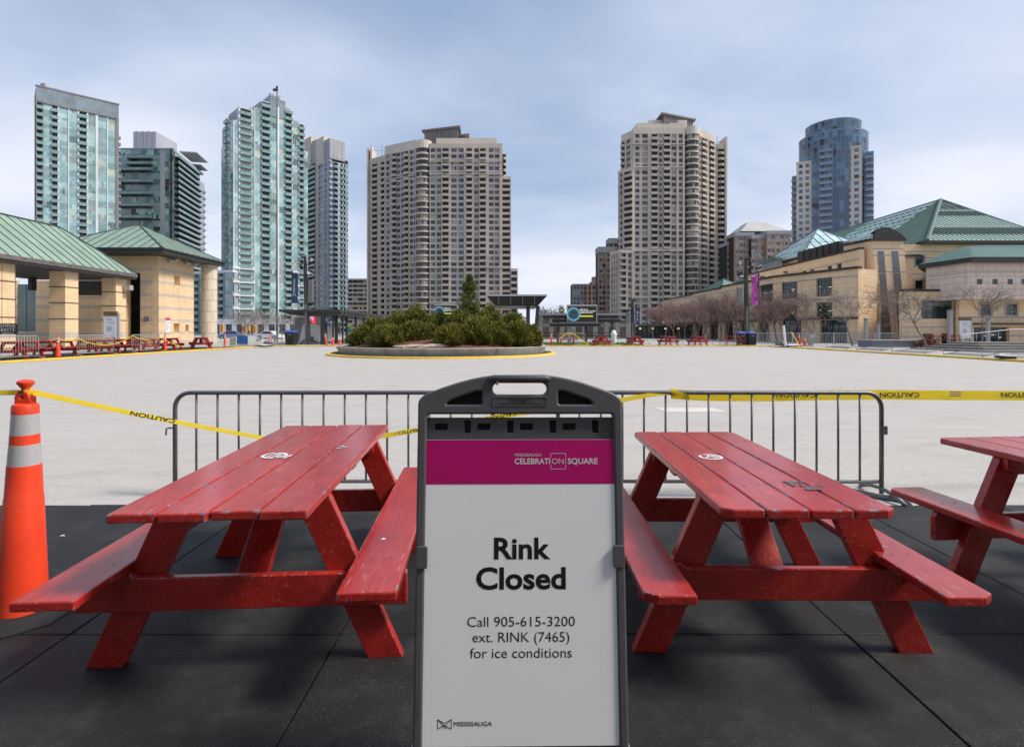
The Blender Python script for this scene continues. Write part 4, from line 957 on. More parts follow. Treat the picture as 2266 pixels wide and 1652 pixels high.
for zx, zy in ((1650, 548), (1700, 535), (1810, 572), (1895, 580)):
    u = u_at(fr, Z8(zx)); Y = fr.o.y+u; p = fr.P(u, 0, gz(Y8(zy), Y))
    l = MB(); l.tube([p, p+Vector((.45, 0, -.1))], .05, 6); l.hexa([p+Vector((.3, -.22, -.25)), p+Vector((.75, -.22, -.05)), p+Vector((.75, .22, -.05)), p+Vector((.3, .22, -.25))], [p+Vector((.2, -.2, .1)), p+Vector((.5, -.2, .25)), p+Vector((.5, .2, .25)), p+Vector((.2, .2, .1))])
    l.build('floodlight', 'galvanised_light', root, bevel=.03)
def plaque(name, fr, pa, pb, ya, yb, mat, label, cat, n=.05):
    h = hole_px(fr, pa, pb, ya, yb); b = MB(); b.fbox(fr, h[0], h[1], .004, n, h[2], h[3])
    o = b.build(name, mat, None, loc=fr.P((h[0]+h[1])/2, 0, h[2])); tag(o, label, cat); return o, h
o, h = plaque('direction_sign', ff, Z8(1425), Z8(1468), Y8(1108), Y8(1150), 'violet_blue', 'small violet blue square sign on the shaded face of the kiosk', 'sign')
b = MB(); u0, u1, z0, z1 = h; W_ = u1-u0
b.fbox(ff, u0+.2*W_, u0+.4*W_, .05, .056, z0+.45*(z1-z0), z0+.75*(z1-z0)); b.fbox(ff, u0+.5*W_, u0+.8*W_, .05, .056, z0+.55*(z1-z0), z0+.65*(z1-z0)); b.fbox(ff, u0+.35*W_, u0+.7*W_, .05, .056, z0+.15*(z1-z0), z0+.3*(z1-z0)); b.build('symbol', 'ink_white', o)
o, h = plaque('notice_board', fr, Z8(1632), Z8(1676), Y8(1140), Y8(1262), 'board_white', 'tall pale notice board with magenta top on the lit kiosk wall', 'notice')
u0, u1, z0, z1 = h; b = MB(); b.fbox(fr, u0, u1, .05, .06, z1-.02, z1+.24); b.build('header', 'magenta_flat', o)
b = MB(); 
for k in range(9): b.fbox(fr, u0+.15*(u1-u0), u0+(.5+.35*((k*7) % 3)/2)*(u1-u0), .05, .054, z0+.25+.14*k, z0+.29+.14*k)
b.build('lettering', 'ink_grey', o)

# ---- long colonnaded pavilion (far left)
root = empty('colonnade_pavilion', (-39, 40, 0), 'long tan brick colonnade under a sweeping green standing seam roof at the left edge', 'pavilion')
zE = 6.65; XE0, XE1, YE = -43.6, -34.4, 50.3; rx, rz, ry = -39.0, 10.35, 47.3
rf = MB(); sm_ = MB()
for p, e in (([(XE1, 18, zE), (XE1, YE, zE), (rx, ry, rz), (rx, 18, rz)], (0, 1, 0)), ([(XE0, YE, zE), (XE0, 18, zE), (rx, 18, rz), (rx, ry, rz)], (0, 1, 0)), ([(XE1, YE, zE), (XE0, YE, zE), (rx, ry, rz)], (1, 0, 0))):
    rf.poly(p); seams(sm_, p, e, .95, .045, .05)
sm_.tube([(XE1, YE, zE+.04), (rx, ry, rz+.02), (rx, 18, rz+.02)], .09, 5)
ro = rf.build('roof', 'copper_green', root); sm_.build('roof_seam', 'seam_dark', ro)
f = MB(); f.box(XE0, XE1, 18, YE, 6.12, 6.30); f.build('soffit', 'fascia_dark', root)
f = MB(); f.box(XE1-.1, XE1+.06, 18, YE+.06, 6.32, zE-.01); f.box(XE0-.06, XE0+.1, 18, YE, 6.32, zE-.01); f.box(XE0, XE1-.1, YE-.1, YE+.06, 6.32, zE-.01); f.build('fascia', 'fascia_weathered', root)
for y0, y1 in ((31.0, 32.3), (37.4, 38.7), (43.0, 44.3), (48.5, 49.8)):
    p = MB(); p.box(-36.25, -35.0, y0, y1, 0, 6.12); po = p.build('pier', 'tan_brick', root)
    r = MB()
    for z in (2.36, 3.63, 4.86): r.box(-36.28, -34.97, y0-.03, y1+.03, z, z+.06)
    r.build('joint_band', 'reveal_dark', po)
    r = MB(); r.box(-36.254, -34.996, y0-.004, y1+.004, .9, 1.35); r.build('brick_band', 'tan_band', po)
fb = Frame((-49, 51.0), (-36.9, 51.0))
wb = MB(); gh = (u_at(fb, Z8(165)), u_at(fb, Z8(352)), gz(Y8(1250), 51), gz(Y8(785), 51)); lo = (u_at(fb, Z8(410)), u_at(fb, Z8(492)), 0, 5.4)
wall_holes(wb, fb, 0, u_at(fb, Z8(700)), 0, 6.1, [gh, (gh[0], gh[1], gh[3], 6.1)], .3); wall_holes(wb, fb, u_at(fb, Z8(700)), fb.L, 0, 4.75, [], .3)
wb.build('wall', 'tan_brick', root)
b = MB(); bands(b, fb, 0, fb.L, (1.0, 2.3, 3.55, 4.42), .3, [gh]); b.build('brick_band', 'tan_band', root)
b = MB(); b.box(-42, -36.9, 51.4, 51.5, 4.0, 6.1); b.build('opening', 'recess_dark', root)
glazing(root, fb, gh, 2, 1, -.1, 'pavilion_glass', 'steel_grey')
b = MB(); b.box(gx(64, 48), gx(72.5, 48), 47.9, 48.4, 5.0, 6.1); b.build('speaker', 'fascia_dark', root)
l = MB(); p = Vector((-34.9, 49.5, 5.2)); l.box(p.x, p.x+.6, p.y-.25, p.y+.25, p.z-.1, p.z+.35); l.tube([p+Vector((-.1, 0, 0)), p+Vector((.2, 0, 0))], .05, 5); l.build('floodlight', 'galvanised_light', root, bevel=.04)
# hanging black board sign
bx = gx(19, 37.0); o = empty('hanging_sign', (bx, 37.0, 2.2), 'black board reading SHINE BRITE in outlined letters, at the left pier', 'sign')
b = MB(); b.box(gx(0, 37), gx(38.5, 37), 36.95, 37.05, gz(Y8(1280), 37), gz(Y8(1172), 37)); b.build('board', 'ink_black', o, bevel=.02)
for s_, yy, sz in (('SHINE', 724.5, .34), ('BRITE', 733.5, .34), ('SERVICES', 739, .16)):
    me = text_mesh(s_, sz, -.012, .004, 'CENTER', 1.05, 1.1); put_mesh('lettering', me, 'ink_white', o, Matrix.Translation((0, -.06, gz(yy, 37)-2.2)) @ plane_mx((0, 0, 0), (1, 0, 0), (0, 0, 1)))
for s_ in (-.45, .45):
    b = MB(); b.tube([(bx+s_, 37, gz(Y8(1172), 37)), (bx+s_, 37, 6.1)], .015, 5); b.build('hanger', 'steel_dark', o)

# ---- arts complex on the right
root = empty('arts_complex', (52, 75, 0), 'large tan stone arts centre with green copper and glass pyramid roofs, filling the right side', 'building')
Z7 = lambda x: (1680+x/2.7634)/1.1038
Y7 = lambda y: (560+y/2.7634)/1.1038
wl_ = MB(); bd = MB(); cop = MB()   # walls (tan block, pink, tan brick), bands, dark copings
def cope(fr, u0, u1, z, n=.12, h=.22): cop.fbox(fr, u0, u1, -.5, n, z, z+h)
# upper wing wall
fu = Frame((39.7, 93), (39.7, 62.6)); zU = 10.75
hs = [hole_px(fu, Z7(a), Z7(b_), Y7(c_), Y7(d_)) for a, b_, c_, d_ in ((768, 797, 280, 305), (822, 852, 268, 300), (940, 970, 247, 285), (1003, 1036, 232, 270))]
wall_holes(wl_, fu, 0, fu.L, 0, zU, hs, .5, 0); cope(fu, 0, fu.L, zU)
for h in hs: glazing(root, fu, h, 1, 1, -.2)
bands(bd, fu, 0, fu.L, (9.6,), .14, hs)
wl_.box(40.2, 60, 66, 93, 0, zU-.3, 0); wl_.box(40.0, 60, 93, 118, 0, 8.4, 0)
# lower wing with tall windows
pts = [(32.4, 118), (32.5, 99), (32.8, 86), (33.5, 70.2), (35.5, 65.5), (37.8, 59.9)]
zL = 8.25
wins = {4: [(862, 972, 328, 452), (862, 972, 492, 606)], 3: [(629, 737, 355, 470), (629, 737, 510, 618)], 2: [(478, 572, 372, 484), (478, 572, 515, 620)], 1: [(310, 360, 400, 490), (395, 450, 390, 485)], 0: [(85, 110, 455, 500), (120, 145, 450, 498), (210, 300, 420, 500)]}
for i in range(5):
    fr = Frame(pts[i], pts[i+1]); hs = [hole_px(fr, Z7(a), Z7(b_), Y7(c_), Y7(d_)) for a, b_, c_, d_ in wins[i]]
    hs = [h for h in hs if h[1] > .1 and h[0] < fr.L-.1]
    hs = [(max(h[0], .2), min(h[1], fr.L-.2), h[2], h[3]) for h in hs]
    n_ = max(1, int(fr.L/4.5)); gh = [(fr.L*(k+.22)/n_, fr.L*(k+.78)/n_, .1, 2.7) for k in range(n_)]
    zl = zL if i > 1 else zL-.2*(2-i)
    wall_holes(wl_, fr, 0, fr.L, 0, zl, hs+gh, .5, 0); cope(fr, -.05, fr.L+.05, zl, .2, .25)
    for h in hs: glazing(root, fr, h, 4, 5, -.3, lit=1)
    for h in gh: glazing(root, fr, h, 3, 2, -.4)
    bands(bd, fr, 0, fr.L, (3.0, 5.05, 7.4), .16, hs)
    cop.fbox(fr, 0, fr.L, -.1, .25, 2.78, 2.95)
wl_.prism([(32.9, 118), (33.0, 99), (33.3, 86), (34.0, 70.4), (36.0, 65.7), (38.3, 60.5), (39.7, 62.5), (39.7, 118)], zL-1.2, zL-.5, 0)
fk = Frame(pts[5], (40.9, 61.9)); 
# entrance tower with battered side
def Lp(z): return z/11.65
zt = 11.6
tw = [(41.9, 61.4), (44.9, 61.4), (44.9, 66), (40.6, 66)]; tt = [(40.6, 62.0), (44.2, 62.0), (44.2, 66), (39.85, 66)]
wl_.prism(tw, 0, zt, 0, tt)
wl_.prism([(37.8, 59.9), (40.75, 61.3), (40.75, 66), (39.7, 66)], 0, zL, 0)
bt = MB(); bt.prism([(p[0]+(.004 if p[0] > 43 else -.004), p[1]-(.004 if p[1] < 63 else 0)) for p in tw], 0, .01)
for z in (9.9, 8.0, 5.2, 2.9, 10.6):
    k0, k1 = z/zt, (z+.15)/zt
    q = lambda k, e: [(a[0]+(c_[0]-a[0])*k+(e if a[0] > 43 else -e), a[1]+(c_[1]-a[1])*k-(e if a[1] < 63 else 0)) for a, c_ in zip(tw, tt)]
    bd.prism(q(k0, .006), z, z+.15, 0, q(k1, .006))
for xa, xb, ya, yb in ((1278, 1320, 1322, 1374), (1372, 1416, 1426, 1478)):
    s_ = MB(); 
    for j in range(4):
        k0, k1 = .02+j*.245, .02+j*.245+.235
        def pt(xt, xbm, k):   # k from top
            Y = 61.98-.6*k-.05; px = Z7(xt+(xbm-xt)*k); py = Y7(135+(742-135)*k); return (gx(px, Y), Y, gz(py, Y))
        s_.ext([pt(xa, ya, k1), pt(xb, yb, k1), pt(xb, yb, k0), pt(xa, ya, k0)], (0, .25, 0))
    s_.build('light_slot', 'steel_grey', root)
# curved dark gable over the tower
ar = [(39.9+4.5*k/12, 61.95, zt+1.55*math.sin(math.pi*(.08+.84*k/12))) for k in range(13)]
g = MB(); fpts = [p for p in ar if p[0] > 40.75]; g.ext([(40.75, 61.95, zt)]+fpts+[(44.4, 61.95, zt)], (0, .2, 0)); g.build('gable', 'bronze_dark', root)
g = MB()
for a, b_ in zip(ar[:-1], ar[1:]): g.poly([a, b_, (b_[0]+.2, 65.5, b_[2]-.1), (a[0]+.2, 65.5, a[2]-.1)])
g.build('vault_roof', 'copper_aqua', root)
cop.prism([(40.4, 61.8), (44.4, 61.8), (44.4, 66), (39.6, 66)], zt, zt+.28)
# main hall wall
fm = Frame((44.9, 64), (72, 64)); zM = 11.5
hs = [hole_px(fm, Z7(1533), Z7(1592), Y7(180), Y7(243)), hole_px(fm, Z7(1533), Z7(1592), Y7(345), Y7(408))]
wall_holes(wl_, fm, 0, fm.L, 0, zM, hs, .5, 0)
for h in hs: glazing(root, fm, h, 2, 1, -.25, border='spandrel_grey')
bands(bd, fm, 0, fm.L, (10.6, 9.9, 8.0, 6.3), .12, hs)
cop.fbox(fm, 2.6, fm.L, -.5, .7, zM, zM+.35)
# hall roof
A0, A1 = Vector((62.5, 80, 20.6)), Vector((62.5, 105, 20.6)); e0, e1, e2, e3 = Vector((48.0, 63.4, 11.9)), Vector((63.4, 63.4, 11.9)), Vector((48.0, 118, 11.9)), Vector((77, 118, 11.9))
rf = MB(); sm_ = MB(); gl = MB(); dk = MB()
L_ = lambda t: e0.lerp(A0, t); R_ = lambda t: e1.lerp(A0, t)
for t0, t1, kind in ((0, .11, 0), (.11, .26, 1), (.26, .53, 0), (.53, .655, 1), (.655, .70, 0), (.70, 1, 2)):
    p = [L_(t0), R_(t0), R_(t1), L_(t1)] if t1 < 1 else [L_(t0), R_(t0), A0]
    (rf if kind == 0 else dk).poly(p); seams(sm_, p, (1, 0, 0), .55 if kind < 2 else 1.1, .06, .07)
for t0 in (.11, .26, .53, .655, .70, .84): sm_.tube([L_(t0), R_(t0)], .07, 4)
# left slope: copper beside the hip, glass, then copper
pa, pb = A0.lerp(A1, .02), e0.lerp(e2, .24); pc, pd = A0.lerp(A1, .64), e0.lerp(e2, .60)
s1 = [e0, A0, pa, pb]; s2 = [pb, pa, pc, pd]; s3 = [pd, pc, A1, e2]
gl.poly(s2); dp = MB(); dp.poly(s3); dp.poly([e2, A1, e3]); rf.poly([e1, e3, A1, A0])
seams(sm_, s1, (0, 1, 0), .6, .06, .07); seams(sm_, s3, (0, 1, 0), .8, .05, .05)
gs = MB(); seams(gs, s2, (0, 1, 0), 1.3, .13, .08)
for k in range(1, 9): gs.tube([pb.lerp(pa, k/9), pd.lerp(pc, k/9)], .08, 4)
sm_.tube([e0, A0], .22, 5); sm_.tube([A0, A1, e2], .12, 5); sm_.tube([e1, A0], .12, 5)
md_ = MB(); md_.poly(s1); ro = rf.build('roof', 'copper_aqua', root); md_.build('hip_slope', 'copper_mid', ro); dk.build('dark_band', 'roof_dark_glass', ro); dp.build('rear_slope', 'copper_deep', ro); g_ = gl.build('roof_glazing', 'roof_glass', root); gs.build('glazing_bar', 'copper_deep', g_); sm_.build('roof_seam', 'copper_deep', ro)
# dark dormer, glass pyramid, little cabin, far pavilion roof
d = MB(); d.box(41.6, 48, 70, 80, zU-.6, 12.9); d.ext([(41.6, 70, zU-.6), (41.6, 70, 12.9), (41.6, 63.5, zU-.6)], (6, 0, 0))
d.build('dormer', 'bronze_dark', root)
dl = MB()
for k in range(6): dl.box(41.5, 41.6, 70.2+k*1.6, 70.25+k*1.6, zU, 12.8)
dl.build('dormer_rib', 'steel_dark', root)
def pyramid(x0, x1, y0, y1, zb, ap, mat, mats, sp):
    E_ = [(x0, y0, zb), (x1, y0, zb), (x1, y1, zb), (x0, y1, zb)]; p_ = MB(); s_ = MB()
    for i in range(4):
        tri = [E_[i], E_[(i+1) % 4], ap]; p_.poly(tri); seams(s_, tri, Vector(E_[(i+1) % 4])-Vector(E_[i]), sp, .08, .08); s_.tube([E_[i], ap], .12, 5)
        for k in (.25, .5, .75): s_.tube([Vector(E_[i]).lerp(Vector(ap), k), Vector(E_[(i+1) % 4]).lerp(Vector(ap), k)], .04, 4)
    o_ = p_.build('pyramid_roof', mat, root); s_.build('glazing_bar', mats, o_)
pyramid(45.5, 60, 86, 103, 13.2, (gx(1808, 95), 95, gz(507, 95)), 'roof_glass', 'copper_deep', 1.4); wl_.box(46, 59.5, 86.5, 102.5, zU-.3, 13.1, 0); cop.box(45.2, 60.2, 85.7, 103.2, 12.95, 13.18)
cb = MB(); cb.box(gx(1684, 96), gx(1730, 90), 90, 96, zU-.4, 13.2); cb.build('plant_cabin', 'grey_block', root); pyramid(gx(1684, 96)-.3, gx(1730, 90)+.3, 89.6, 96.4, 13.2, (44.3, 93, 14.0), 'copper_aqua', 'copper_deep', .5)
pyramid(gx(1549, 116), gx(1645, 104), 104, 119, 9.7, (gx(1601, 112), 112, gz(617, 112)), 'copper_aqua', 'copper_deep', .7)
wl_.box(gx(1549, 116)+.4, gx(1645, 104)-.3, 104.5, 118.5, 0, 9.5, 0); cop.box(gx(1549, 116)-.1, gx(1645, 104)+.1, 103.8, 119.2, 9.45, 9.72)
# front right block with pillow roof
PX0, PY0 = 43.2, 52.0; zP = 7.9; zO = 4.46
fpn = Frame((PX0, PY0), (64, PY0)); fpl = Frame((42.6, 56.5), (PX0, PY0))
hs = [hole_px(fpn, Z7(a), Z7(a+37), Y7(335), Y7(371)) for a in (1948, 2053, 2155, 2250)]
wall_holes(wl_, fpn, 0, fpn.L, zO, zP, hs, .4, 1); wall_holes(wl_, fpl, 0, fpl.L, zO, zP, [], .4, 1)
for h in hs: glazing(root, fpn, h, 1, 1, -.15)
wl_.box(PX0-.5, 64, PY0+.45, 64, zO, zO+.3, 1)
bands(bd, fpn, 0, fpn.L, (6.95,), .1, []); bands(bd, fpl, 0, fpl.L, (6.95,), .1, [])
fgf = Frame((43.7, 53.6), (64, 53.6))
hs = [hole_px(fgf, Z7(a), Z7(b_), Y7(505), Y7(578)) for a, b_ in ((1975, 2041), (2147, 2217))]; hd = [hole_px(fgf, Z7(1928), Z7(2168), Y7(662), Y7(790))]
wall_holes(wl_, fgf, 0, fgf.L, 0, zO, hs+hd, .45, 2)
for h in hs: glazing(root, fgf, h, 2, 2, -.2, border='spandrel_grey')
glazing(root, fgf, hd[0], 8, 2, -.4, lit=1)
bands(bd, fgf, 0, fgf.L, (2.7, .9), .16, hs+hd); cop.fbox(fgf, 1.0, fgf.L, 0, .9, 2.05, 2.2)
rf = MB(); sm_ = MB(); nx, ny = 40, 24; X1, Y0_, Y1_ = 66, 51.3, 66
def XL(y): return 43.0-(y-51.3)*.15 if y < 56.8 else 42.17+(y-56.8)*.9
X0 = 43
def hgt(i, j):
    y = Y0_+(Y1_-Y0_)*j/ny; x = XL(y)+(X1-XL(y))*i/nx; d = min((y-Y0_), (x-XL(y))*1.1, 9); return Vector((x, y, zP+.45+2.25*math.sin(math.pi/2*d/9)))
for i in range(nx):
    for j in range(ny): rf.poly([hgt(i, j), hgt(i+1, j), hgt(i+1, j+1), hgt(i, j+1)])
for i in range(1, nx): sm_.tube([hgt(i, j) for j in range(0, ny+1)], .045, 4)
o_ = rf.build('pillow_roof', 'copper_deep', root, smooth=True); sm_.build('roof_seam', 'copper_aqua', o_)
cop.prism([(XL(51.3)-.1, 51.2), (X1, 51.2), (X1, 66), (XL(66), 66), (XL(56.8)-.12, 56.8)], zP, zP+.42)
# low flat block
ffl = Frame((39.9, 55), (45.6, 55)); zF = 5.4
hs = [hole_px(ffl, Z7(1577), Z7(1792), Y7(480), Y7(603)), hole_px(ffl, Z7(1583), Z7(1655), Y7(703), Y7(790)), hole_px(ffl, Z7(1710), Z7(1782), Y7(703), Y7(790))]
wall_holes(wl_, ffl, -.8, ffl.L, 0, zF, hs, .45, 0); wl_.prism([(39.25, 55.46), (45.6, 55.46), (45.6, 61.3), (43.75, 61.3)], 0, zF-.2, 0); cope(ffl, -.9, ffl.L, zF, .15, .22)
glazing(root, ffl, hs[0], 5, 3, -.3, lit=2); glazing(root, ffl, hs[1], 3, 1, -.3); glazing(root, ffl, hs[2], 3, 1, -.3)
bands(bd, ffl, -.8, ffl.L, (4.55, 2.55, 1.75, .8), .14, hs)
wl_.build('wall', ['tan_block', 'pink_block', 'tan_block'], root); bd.build('stone_band', 'spandrel_grey', root); cop.build('coping', 'bronze_dark', root)
for zx, zy in ((660, 290), (505, 322), (1098, 240)):
    Y = 66 if zx > 1000 else 76; l = MB(); p = Vector((gx(Z7(zx), Y), Y, gz(Y7(zy), Y))); l.box(p.x-.3, p.x+.15, p.y-.2, p.y+.2, p.z-.1, p.z+.12); l.tube([p, p+Vector((.3, 0, -.6))], .05, 5); l.build('floodlight', 'steel_dark', root)
# terrace steps and low planter wall in front of it
o = MB()
for k in range(4): o.box(29.0+k*.9, 70, 33.5+k*1.3, 40, .1+.14*k, .1+.14*(k+1))
tag(o.build('terrace_steps', 'step_concrete', None, loc=(40, 36, .1), bevel=.02), 'long grey concrete terrace steps at the right edge of the rink', 'steps')
o = MB(); o.box(29.6, 33.2, 45, 47, .1, .62); so = o.build('bench_wall', 'grey_block', None, loc=(31.4, 46, .1)); tag(so, 'low dark grey planter wall with pale top beside the bare trees', 'planter wall')
o = MB(); o.box(29.5, 33.3, 44.9, 47.1, .62, .70); o.build('top', 'planter_concrete', so, bevel=.02)
# ---- building added out of view behind the camera, shading surfaces that face it
root = empty('shading_hall', (0, -15, 0), 'broad tan hall added unseen behind the viewer to shade faces turned that way', 'building')
fr = Frame((38, -13), (-38, -13)); b = MB(); hs = [(2+7.2*k, 6.6+7.2*k, z, z+h_) for k in range(10) for z, h_ in ((.2, 3.6), (5.6, 3.0))]
wall_holes(b, fr, 0, fr.L, 0, 10.5, hs, .5); b.box(-38, 38, -24, -13.6, 0, 10.3); b.build('wall', 'tan_brick', root)
b = MB(); b.box(-38.5, 38.5, -24.5, -12.4, 10.5, 11.1); b.build('roof', 'copper_green', root)
for h in hs: glazing(root, fr, h, 3, 2, -.35)
# ------------------------------------------------------------------ planting
def leaf_obj(name, parent, P, D, L, W, mi, mats, o):
    n = len(P); rng = np.random.default_rng(n)
    D = D/np.linalg.norm(D, axis=1, keepdims=True); r = rng.normal(size=(n, 3)); S = np.cross(D, r); S /= np.linalg.norm(S, axis=1, keepdims=True)
    L = L[:, None]; W = W[:, None]
    V = np.stack([P, P+D*L*.55+S*W, P+D*L, P+D*L*.55-S*W], axis=1).reshape(-1, 3)-np.array(o)
    me = bpy.data.meshes.new(name); me.vertices.add(4*n); me.vertices.foreach_set('co', V.astype(np.float32).ravel())
    me.loops.add(4*n); me.loops.foreach_set('vertex_index', np.arange(4*n, dtype=np.int32)); me.polygons.add(n)
    me.polygons.foreach_set('loop_start', np.arange(0, 4*n, 4, dtype=np.int32)); me.polygons.foreach_set('loop_total', np.full(n, 4, dtype=np.int32))
    for m_ in mats: me.materials.append(M[m_])
    me.polygons.foreach_set('material_index', mi.astype(np.int32)); me.update(calc_edges=True)
    ob = bpy.data.objects.new(name, me); COL.objects.link(ob)
    if parent is not None: ob.parent = parent
    return ob
def shrub(x, y, z0, zt, rx, ry, label, seed, n=15000, gold=.35, mats=('juniper_dark', 'juniper_mid', 'juniper_tip'), cat='shrub', name='juniper_shrub', group='shrubs in the round planter', size=1.0):
    rng = np.random.default_rng(seed); root = empty(name, (x, y, z0), label, cat, group); h = zt-z0
    npl = int(n/75); per = 75
    a = rng.uniform(0, 2*np.pi, npl); el = np.arcsin(rng.uniform(.02, 1.0, npl)**.9); lobes = 1+.20*np.sin(3*a+seed)+.13*np.sin(5*a+2.1*seed)
    rl = rng.uniform(.62, 1.08, npl)*lobes; ce, se = np.cos(el), np.sin(el)
    tip = np.stack([np.cos(a)*ce*rx*rl, np.sin(a)*ce*ry*rl, np.clip(.10+.92*se*rng.uniform(.82, 1.06, npl), .08, 1.05)*h], 1)
    bs = tip*np.array([.38, .38, .30])+rng.normal(size=(npl, 3))*np.array([.10*rx, .10*ry, .06*h]); pd = tip-bs; pl = np.linalg.norm(pd, axis=1, keepdims=True); pd = pd/pl; pd[:, 2] += .25
    i = np.repeat(np.arange(npl), per); s_ = rng.uniform(.15, 1.0, npl*per)**.7; j = rng.normal(size=(npl*per, 3))*(.13*(1.15-s_)+.035)[:, None]*size**.5*(1 if size < 2 else 2.2)
    P = bs[i]+(tip-bs)[i]*s_[:, None]+j; P[:, 2] = np.clip(P[:, 2], 0.02, h*1.08)
    D = pd[i]*.9+j/np.maximum(np.linalg.norm(j, axis=1, keepdims=True), 1e-6)*.55+rng.normal(size=(npl*per, 3))*.22
    nn_ = npl*per; L = rng.uniform(.10, .22, nn_)*size; W = rng.uniform(.016, .036, nn_)*size
    gp = np.clip(rng.normal(gold, .22, npl), 0, 1)[i]; u = rng.random(nn_)
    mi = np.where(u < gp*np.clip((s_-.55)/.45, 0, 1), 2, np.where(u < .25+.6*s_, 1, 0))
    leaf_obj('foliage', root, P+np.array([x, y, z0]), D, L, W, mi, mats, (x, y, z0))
    b = MB()
    for q in range(7):
        a = rng.uniform(0, 6.28); e = rng.uniform(.3, .7); b.tube([(x, y, z0), (x+math.cos(a)*rx*e*.5, y+math.sin(a)*ry*e*.5, z0+h*.4), (x+math.cos(a)*rx*e, y+math.sin(a)*ry*e, z0+h*.75)], [.06, .04, .015], 5)
    b.build('stem', 'bark', root); return root

cx, cy = -4.35, 35.0
root = empty('round_planter', (cx, cy, 0), 'large round concrete planter with yellow kerb in the middle of the rink', 'planter')
b = MB(); b.lathe([(7.12, 0), (7.10, .10), (7.06, .115), (6.85, .115)], 96, (cx, cy, 0)); b.build('yellow_rim', 'kerb_yellow', root, autos=40)
b = MB(); b.lathe([(6.86, .10), (6.86, .121)], 96, (cx, cy, 0)); b.build('dark_apron', 'planter_dark', root)
b = MB(); b.lathe([(6.36, .12), (6.55, .50), (6.53, .53), (6.26, .53), (6.26, .44)], 96, (cx, cy, 0)); w_ = b.build('wall', 'planter_concrete', root, autos=40)
b = MB()
for a in (-133, -57, -20, -165, 30, 90, 150):
    t_ = R(a); c_, s_ = math.cos(t_), math.sin(t_); b.tube([(cx+6.365*c_, cy+6.365*s_, .12), (cx+6.555*c_, cy+6.555*s_, .50)], .012, 4)
b.build('wall_joint', 'reveal_dark', w_)
rng = random.Random(2); b = MB(); ring = []
NR, NA = 12, 60
for i in range(NR+1):
    r = 6.27*(1-i/NR)+.01; ring.append([(cx+r*math.cos(2*math.pi*k/NA), cy+r*math.sin(2*math.pi*k/NA), .45+.55*math.sin(math.pi/2*min(1, i/7))+rng.uniform(-.05, .05)) for k in range(NA)])
for i in range(NR):
    for k in range(NA): b.poly([ring[i][k], ring[i][(k+1) % NA], ring[i+1][(k+1) % NA], ring[i+1][k]])
b.build('mulch_bed', 'mulch', root)
rb = random.Random(9)
def rock(x, y, z, sx, sy, sz, label, rz):
    b = MB(); n = 12; L0 = []
    for j, (k, zz) in enumerate(((1.0, 0), (1.06, .35), (.95, .75), (.7, 1.0))):
        L0.append([(x+k*sx*math.cos(2*math.pi*q/n+rz)*(1+rb.uniform(-.18, .18)), y+k*sy*math.sin(2*math.pi*q/n+rz)*(1+rb.uniform(-.18, .18)), z+sz*(zz+rb.uniform(-.08, .08))) for q in range(n)])
    for j in range(3):
        for q in range(n): b.poly([L0[j][q], L0[j][(q+1) % n], L0[j+1][(q+1) % n], L0[j+1][q]])
    b.poly(L0[3]); tag(b.build('rock_slab', 'rock_pale', None, loc=(x, y, z)), label, 'rock', 'pale rocks in the round planter')
rock(-5.0, 29.6, .46, 1.1, .45, .24, 'broad pale rock slab lying at the front centre of the planter', .3)
rock(-4.0, 29.8, .52, .8, .42, .22, 'smaller pale rock slab to the right of the broad slab, against the front golden shrub', .9)
rock(-5.95, 29.5, .5, .42, .3, .16, 'little pale rock at the left end of the broad slab in the mulch', 1.9)
Z1 = lambda x: (800+x/4.046)/1.1038
Y1 = lambda y: (650+y/4.046)/1.1038
k = 0
for zx, zt, Y, rx, gold, lab in (
    (375, 615, 32.2, 1.0, .22, 'low dark shrub at the far left end of the planter'),
    (470, 520, 32.8, 1.15, .35, 'olive shrub second from the left in the planter, behind the low dark one'),
    (590, 590, 30.6, 1.05, .45, 'front left shrub with golden lit tips above the bare mulch'),
    (690, 465, 34.0, 1.30, .30, 'tall dark shrub of the left group, below the balconies of the wide beige tower'),
    (880, 395, 34.6, 1.35, .55, 'tallest shrub of the left group with golden peak, left of the small screen'),
    (850, 560, 31.8, 1.15, .20, 'dark green shrub just left of the rock slabs'),
    (1090, 470, 36.0, 1.45, .30, 'shaded shrub deep in the planter behind the rock slabs'),
    (990, 575, 33.4, 1.0, .15, 'small dark shrub filling the hollow above the rock slabs'),
    (1215, 585, 30.2, .85, .80, 'low golden green shrub right of the rock slabs at the planter front'),
    (1330, 440, 34.5, 1.35, .40, 'broad shrub at the foot of the pine, left side'),
    (1470, 520, 31.0, 1.25, .40, 'large front shrub below the pine'),
    (1600, 400, 34.2, 1.30, .55, 'tall shrub right of the pine, in front of the dark canopy'),
    (1660, 570, 31.4, .95, .50, 'narrow front shrub right of centre beside a gap in the planting'),
    (1830, 465, 33.6, 1.20, .65, 'yellowish shrub of the right group behind the gap'),
    (1890, 560, 31.8, .92, .60, 'golden olive shrub near the right end of the planter'),
    (2000, 600, 32.6, .78, .65, 'small yellow green shrub at the far right end of the planter')):
    k += 1; x = gx(Z1(zx), Y); shrub(x, Y, .55, gz(Y1(zt), Y), rx*.94, rx*.9, lab, 40+k, gold=gold*.8)
